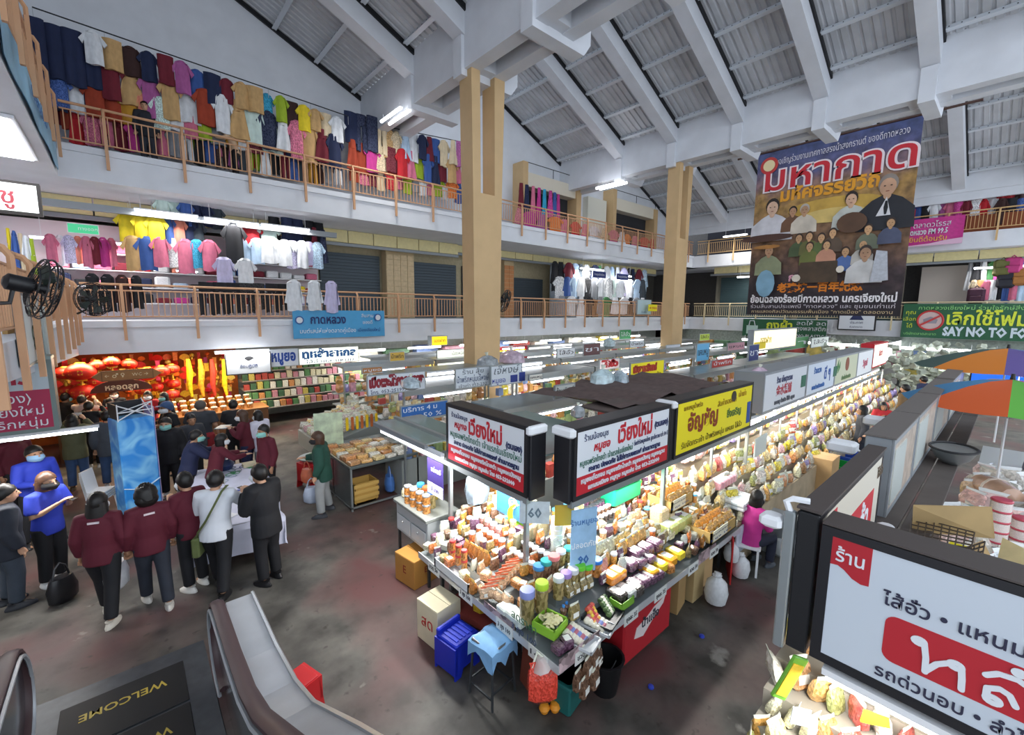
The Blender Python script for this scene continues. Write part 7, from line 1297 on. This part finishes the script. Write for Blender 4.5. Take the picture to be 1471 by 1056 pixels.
# ================================================ THE PEOPLE OF THE SCENE
MAR = M('5a1527', .8, var=.08, scale=5); BLK = M('14151a', .75, var=.15, scale=5); NAV = M('20284a', .8, var=.08); DEN = M('3c5680', .8, var=.15, scale=6); DKJ = M('2a2f3a', .8, var=.12, scale=6)
BLUE = M('2b3fb8', .75, var=.07, scale=5); WSH = M('dfe3ea', .75, var=.04, scale=5); OLI = M('5d5f45', .8, var=.12, scale=6); DGR = M('3a3d44', .8, var=.1, scale=6); GRNH = M('1f4a3e', .8, var=.1, scale=6)
LGR = M('9a9ea0', .85, var=.08, scale=6); REDT = M('b8252c', .75, var=.08); PNK = M('c0318a', .75, var=.08); BRJ = M('6a5436', .8, var=.15); LAB = M('dad9ea', .75)
def hp(u, v, h): p = px(u, v, z=h); return (p.x, p.y, 0)
PEOPLE = [  # label, foot pixel or position, facing, pose, height, shirt kind, colours, hair, mask ...
    ('person in a black suit looking down at a phone at the table corner', hp(377, 672, 1.74), 118, 'B', 1.76, 'jacket', BLK, BLK, 'short', None, 'w', '16161a', 1.04, 'trousers'),
    ('person in a white shirt with an olive bag strap by the table', hp(304, 688, 1.66), 62, 'D', 1.72, 'long_sleeve', WSH, BLK, 'short', None, 'w', '1a1a1c', 1.08, 'trousers'),
    ('person in maroon shirt and dark trousers left of the white shirt', hp(268, 683, 1.68), 120, 'I', 1.70, 'long_sleeve', MAR, BLK, 'short', None, 'w', 'e8e6e0', 1.0, 'trousers'),
    ('person with curly black hair in maroon shirt and dark jeans', hp(209, 700, 1.66), 95, 'G', 1.64, 'long_sleeve', MAR, DKJ, 'curly', None, 'w', 'd8d4cc', 1.04, 'trousers'),
    ('person with long black hair in maroon shirt and black trousers', hp(136, 712, 1.66), 70, 'G', 1.66, 'long_sleeve', MAR, BLK, 'long', None, 'w', 'd9d3c6', 1.04, 'trousers'),
    ('person with brown hair in a blue polo looking at a phone', hp(59, 682, 1.64), -45, 'B', 1.66, 'short_sleeve', BLUE, BLK, 'bob', HAIRB, 'k', 'e4e6e8', 1.05, 'trousers'),
    ('person in a blue long-sleeved shirt and pale mask at the left edge', hp(44, 643, 1.68), -60, 'F', 1.70, 'long_sleeve', BLUE, BLK, 'short', None, 'b', '222224', 1.12, 'trousers'),
    ('person in dark jacket and grey jeans cut by the left edge', hp(-4, 700, 1.66), 20, 'A', 1.66, 'jacket', DKJ, M('3d4652', .8, var=.1), 'short', None, None, '2c2e34', 1.15, 'trousers'),
    ('person in black dress and trousers half hidden behind the phone reader', (-1.08, 8.35, 0), 60, 'A', 1.05, 'jacket', BLK, BLK, 'short', None, None, 'd0d0cc', 1.0, 'trousers') if 0 else None,
    ('person in a maroon shirt standing behind the blue shirt at left', hp(12, 616, 1.72), -40, 'A', 1.72, 'long_sleeve', MAR, BLK, 'short', None, 'w', '222224', 1.25, 'trousers'),
    ('person in olive jacket and blue jeans lifting a camera', hp(102, 597, 1.66), 80, 'C', 1.66, 'jacket', OLI, DEN, 'long', None, None, '5a4a3a', 1.05, 'trousers'),
    ('person in a grey denim jacket and jeans beside the blue banner pillar', hp(152, 592, 1.7), 85, 'A', 1.70, 'jacket', M('4a515c', .8, var=.15, scale=6), DEN, 'short', None, None, 'e2e2e0', 1.05, 'trousers'),
    ('person in black trousers with white soles behind the olive jacket', hp(126, 578, 1.66), 70, 'C', 1.66, 'long_sleeve', BLK, BLK, 'short', None, None, 'd8d8d4', 1.0, 'trousers'),
    ('person in dark top at the lantern stall, nearest the left corner', hp(90, 566, 1.68), 40, 'F', 1.68, 'long_sleeve', BLK, DKJ, 'short', None, 'g', '222224', 1.0, 'trousers'),
    ('person with raised arms in pale sleeves before the lanterns', hp(116, 570, 1.64), 60, 'C', 1.66, 'long_sleeve', M('c9b8b0', .8), DKJ, 'short', None, 'w', '222224', 1.0, 'trousers'),
    ('person in red shirt and white mask in front of the lanterns', hp(156, 573, 1.6), -80, 'D', 1.62, 'short_sleeve', REDT, BLK, 'short', None, 'w', '222224', 1.0, 'trousers'),
    ('person in dark clothes and white mask under the direction sign', hp(163, 560, 1.7), -90, 'A', 1.70, 'short_sleeve', DKJ, BLK, 'bob', None, 'w', '222224', 1.0, 'trousers'),
    ('person in red jacket holding a paper by the lanterns', hp(213, 562, 1.66), -110, 'B', 1.66, 'long_sleeve', REDT, BLK, 'long', None, 'w', '222224', 1.0, 'trousers'),
    ('person in black with dark hair beside the red jacket', hp(238, 564, 1.62), -150, 'F', 1.62, 'long_sleeve', BLK, BLK, 'bob', None, 'g', '222224', 1.0, 'trousers'),
    ('person in black jacket and green mask facing the camera', (.5, 11.55, 0), -110, 'A', 1.70, 'jacket', BLK, BLK, 'short', None, 'g', 'e6e6e4', 1.08, 'trousers'),
    ('person in grey sleeves standing behind the black jacket', (.95, 12.0, 0), -80, 'A', 1.62, 'long_sleeve', DGR, BLK, 'short', None, None, 'd8d8d4', 1.0, 'trousers'),
    ('person in black vest with bare arms and denim cap', hp(243, 578, 1.74), 200, 'F', 1.74, 'short_sleeve', BLK, DEN, 'cap', DEN, 'w', '222224', 1.1, 'trousers'),
    ('person in a navy jacket and green mask bending to the table', hp(266, 629, 1.5), 0, 'H', 1.62, 'jacket', NAV, BLK, 'short', None, 'g', 'd8d8d4', 1.05, 'trousers'),
    ('person in maroon shirt with bobbed hair sitting at the table side', hp(304, 634, 1.45), 10, 'H', 1.56, 'long_sleeve', MAR, MAR, 'bob', None, 'w', '222224', 1.05, 'trousers'),
    ('big person in dark grey T-shirt and red shorts seen from behind', hp(286, 577, 1.74), 70, 'I', 1.74, 'short_sleeve', DGR, M('a83038', .8), 'bald', M('55504c', .8), None, '222224', 1.28, 'shorts'),
    ('person in a black T-shirt at the packaged goods shelf', hp(334, 576, 1.7), 75, 'I', 1.70, 'short_sleeve', BLK, BLK, 'short', None, None, '222224', 1.05, 'trousers'),
    ('person in maroon shirt with long brown hair holding a board', hp(352, 590, 1.68), 150, 'B', 1.68, 'long_sleeve', MAR, NAV, 'long', HAIRB, 'w', '222224', 1.05, 'trousers'),
    ('person in a pale lavender coat near the packaged goods', hp(373, 592, 1.6), 120, 'B', 1.62, 'jacket', LAB, LGR, 'bob', None, 'w', '888888', 1.0, 'trousers'),
    ('person in maroon shirt and green mask at the far right of the table', hp(381, 612, 1.66), 200, 'A', 1.68, 'long_sleeve', MAR, BLK, 'short', None, 'g', '222224', 1.0, 'trousers'),
    ('person in dark green hoodie and grey sweatpants with sandals', hp(461, 622, 1.63), 150, 'F', 1.64, 'jacket', GRNH, LGR, 'bob', HAIRB, 'k', '3a3d44', 1.1, 'trousers'),
    ('person in dark grey coat with long hair shopping in the right aisle', (14.2, 2.35, 0), 110, 'A', 1.62, 'jacket', DGR, DKJ, 'long', None, None, '222224', 1.0, 'trousers'),
    ('person in red polka dot jacket in the right aisle', (16.0, 2.25, 0), 200, 'B', 1.5, 'jacket', REDT, DKJ, 'bob', None, None, '222224', 1.0, 'trousers'),
    ('person in a brown jacket farther along the right aisle', (18.8, 2.1, 0), 70, 'A', 1.72, 'jacket', BRJ, DKJ, 'short', None, None, '222224', 1.1, 'trousers'),
    ('person in navy shirt at the far end of the right aisle', (22.0, 2.0, 0), 60, 'A', 1.70, 'long_sleeve', NAV, BLK, 'short', None, None, '222224', 1.1, 'trousers'),
    ('person in rust coloured jacket at the far end of the right aisle', (22.8, 1.5, 0), 80, 'A', 1.66, 'jacket', M('8a4030', .8, var=.1), BLK, 'short', None, None, '222224', 1.1, 'trousers'),
    ('person in white cap bending over goods beyond the grey light box', (13.5, 1.7, 0), 150, 'H', 1.6, 'short_sleeve', M('d8dce0', .8), DKJ, 'short', None, 'w', '222224', 1.0, 'trousers'),
    ('person in dark blue among the snack jars at the right edge', (8.6, -1.0, 0), 100, 'A', 1.70, 'long_sleeve', M('2a2c40', .8), BLK, 'short', None, None, '222224', 1.2, 'trousers'),
    ('person in grey jacket under the striped parasols', (12.0, -.6, 0), 140, 'A', 1.68, 'jacket', M('5a5c70', .8), BLK, 'short', None, None, '222224', 1.1, 'trousers'),
    ('seated person in a magenta top and black mask on a white stool', (7.08, 2.4, 0), -15, 'E', 1.62, 'long_sleeve', PNK, M('1e2236', .8), 'bob', None, 'k', '4a5058', .95, 'trousers'),
    ('person in black behind the upper left railing among dresses', (.9, 16.55, 8.0), -100, 'A', 1.62, 'jacket', M('23262e', .8), DKJ, 'short', None, None, '222224', 1.1, 'trousers'),
    ('person in beige top bending behind the upper left railing', (3.0, 16.6, 8.0), 180, 'H', 1.6, 'long_sleeve', M('c9a98a', .8), BLK, 'bob', None, None, '222224', 1.0, 'trousers'),
]
PEOPLE = [p for p in PEOPLE if p]
need = set()
for p in PEOPLE: need |= {(p[3], 'body'), (p[3], p[5]), (p[3], p[13])}
protos(need)
PP = {}
for (lb, pos, fc, po, h, sh, sc, tc, ha, hc, mk, so, bd, lg_) in PEOPLE:
    PP[lb] = person(lb, pos, fc, po, h, sh, sc, tc, ha, hc, mk, so, bd, lg_, skin=SKIN if R.random() < .6 else SKIN2)
def held(lbl, name, label, cat, off, mb, mat, rz=0):
    'something held near the wrists of a person'
    t, S, s = PP[lbl]; q = t.matrix_basis @ (((S['w0']+S['w1'])/2)+V(*off)); return tag(obj(name, mb, mat, None, q, t.rotation_euler.z+rz), label, cat)
ph = lambda: MB().bbox(-.038, .038, -.075, .075, 0, .01, .003)
held(PEOPLE[0][0], 'phone', 'black phone held by the person in the black suit', 'phone', (0, .1, .03), ph(), BLACKM)
held('person with brown hair in a blue polo looking at a phone', 'phone', 'dark phone held by the person in the blue polo', 'phone', (0, .1, .03), ph(), BLACKM)
held('seated person in a magenta top and black mask on a white stool', 'phone', 'phone in the hands of the seated person in magenta', 'phone', (0, .09, .03), ph(), BLACKM)
held('person in olive jacket and blue jeans lifting a camera', 'phone', 'pale phone raised by the person in the olive jacket', 'phone', (0, .06, .1), MB().bbox(-.08, .08, -.005, .005, -.04, .04, .003), M('d8d8d8', .4))
held('person in maroon shirt with long brown hair holding a board', 'clipboard', 'grey clip board with papers held by the maroon shirted person', 'clipboard', (0, .16, .03), MB().bbox(-.17, .17, -.12, .12, 0, .02, .004), M('7f8a92', .5))
# shoulder strap and bag of the white shirt, badge strips on the maroon shirts, bags
t, S, s = PP[PEOPLE[1][0]]
sb = thing('shoulder_bag', 'olive canvas bag hanging on the hip of the white shirted person', 'bag', t.location, t.rotation_euler.z)
OL = M('5f6a3e', .8, var=.1)
obj('strap', MB().tube([(.12, .14, 1.5), (.16, .06, 1.53), (.14, -.08, 1.5), (.06, -.175, 1.32), (-.05, -.17, 1.12), (-.17, -.14, .95), (-.22, -.05, .84)], .022, 6, ell=.35), OL, sb); obj('pouch', MB().bbox(-.27, -.17, -.13, .12, .58, .86, .02), OL, sb)
for lb in [p[0] for p in PEOPLE if p[6] is MAR and p[3] in 'G']:
    t, S, s = PP[lb]; obj('back_badge', MB().box(-.055, .055, -.006, .006, -.012, .012), M('e8d8dc', .6), t, S['sh']+V(.0, -.118, -.02))
carrier((-.34, 7.5, .3), 'white plastic bag hanging from the curly haired person'); carrier((2.5, 8.75, .22), 'white and blue carrier bag held by the green hoodie', 'b8c4d8', .9); carrier((2.5, 9.0, .55), 'orange patterned bag held by the green hoodie', 'c86a4a', .8)
carrier((-.92, 8.2, .0), 'large black cloth bag between the phone reader and maroon shirt', '15151a', 1.0)

# ================================================ lettering: curves to meshes, done once
bpy.context.view_layer.update(); dg = bpy.context.evaluated_depsgraph_get()
for o in [o for o in SC.objects if o.type == 'FONT']:
    me = bpy.data.meshes.new_from_object(o.evaluated_get(dg)); n = bpy.data.objects.new('lettering', me); COL.objects.link(n)
    n.parent = o.parent; n.location = o.location; n.rotation_euler = o.rotation_euler; n.scale = o.scale
    if 'w' in o and me.vertices:
        xs = [v.co.x for v in me.vertices]; f = o['w']/(max(xs)-min(xs)); n.scale.x = f
        if o.data.align_x == 'CENTER': n.location = o.location-n.rotation_euler.to_matrix() @ Vector(((max(xs)+min(xs))/2*f, 0, 0))
    bpy.data.objects.remove(o)
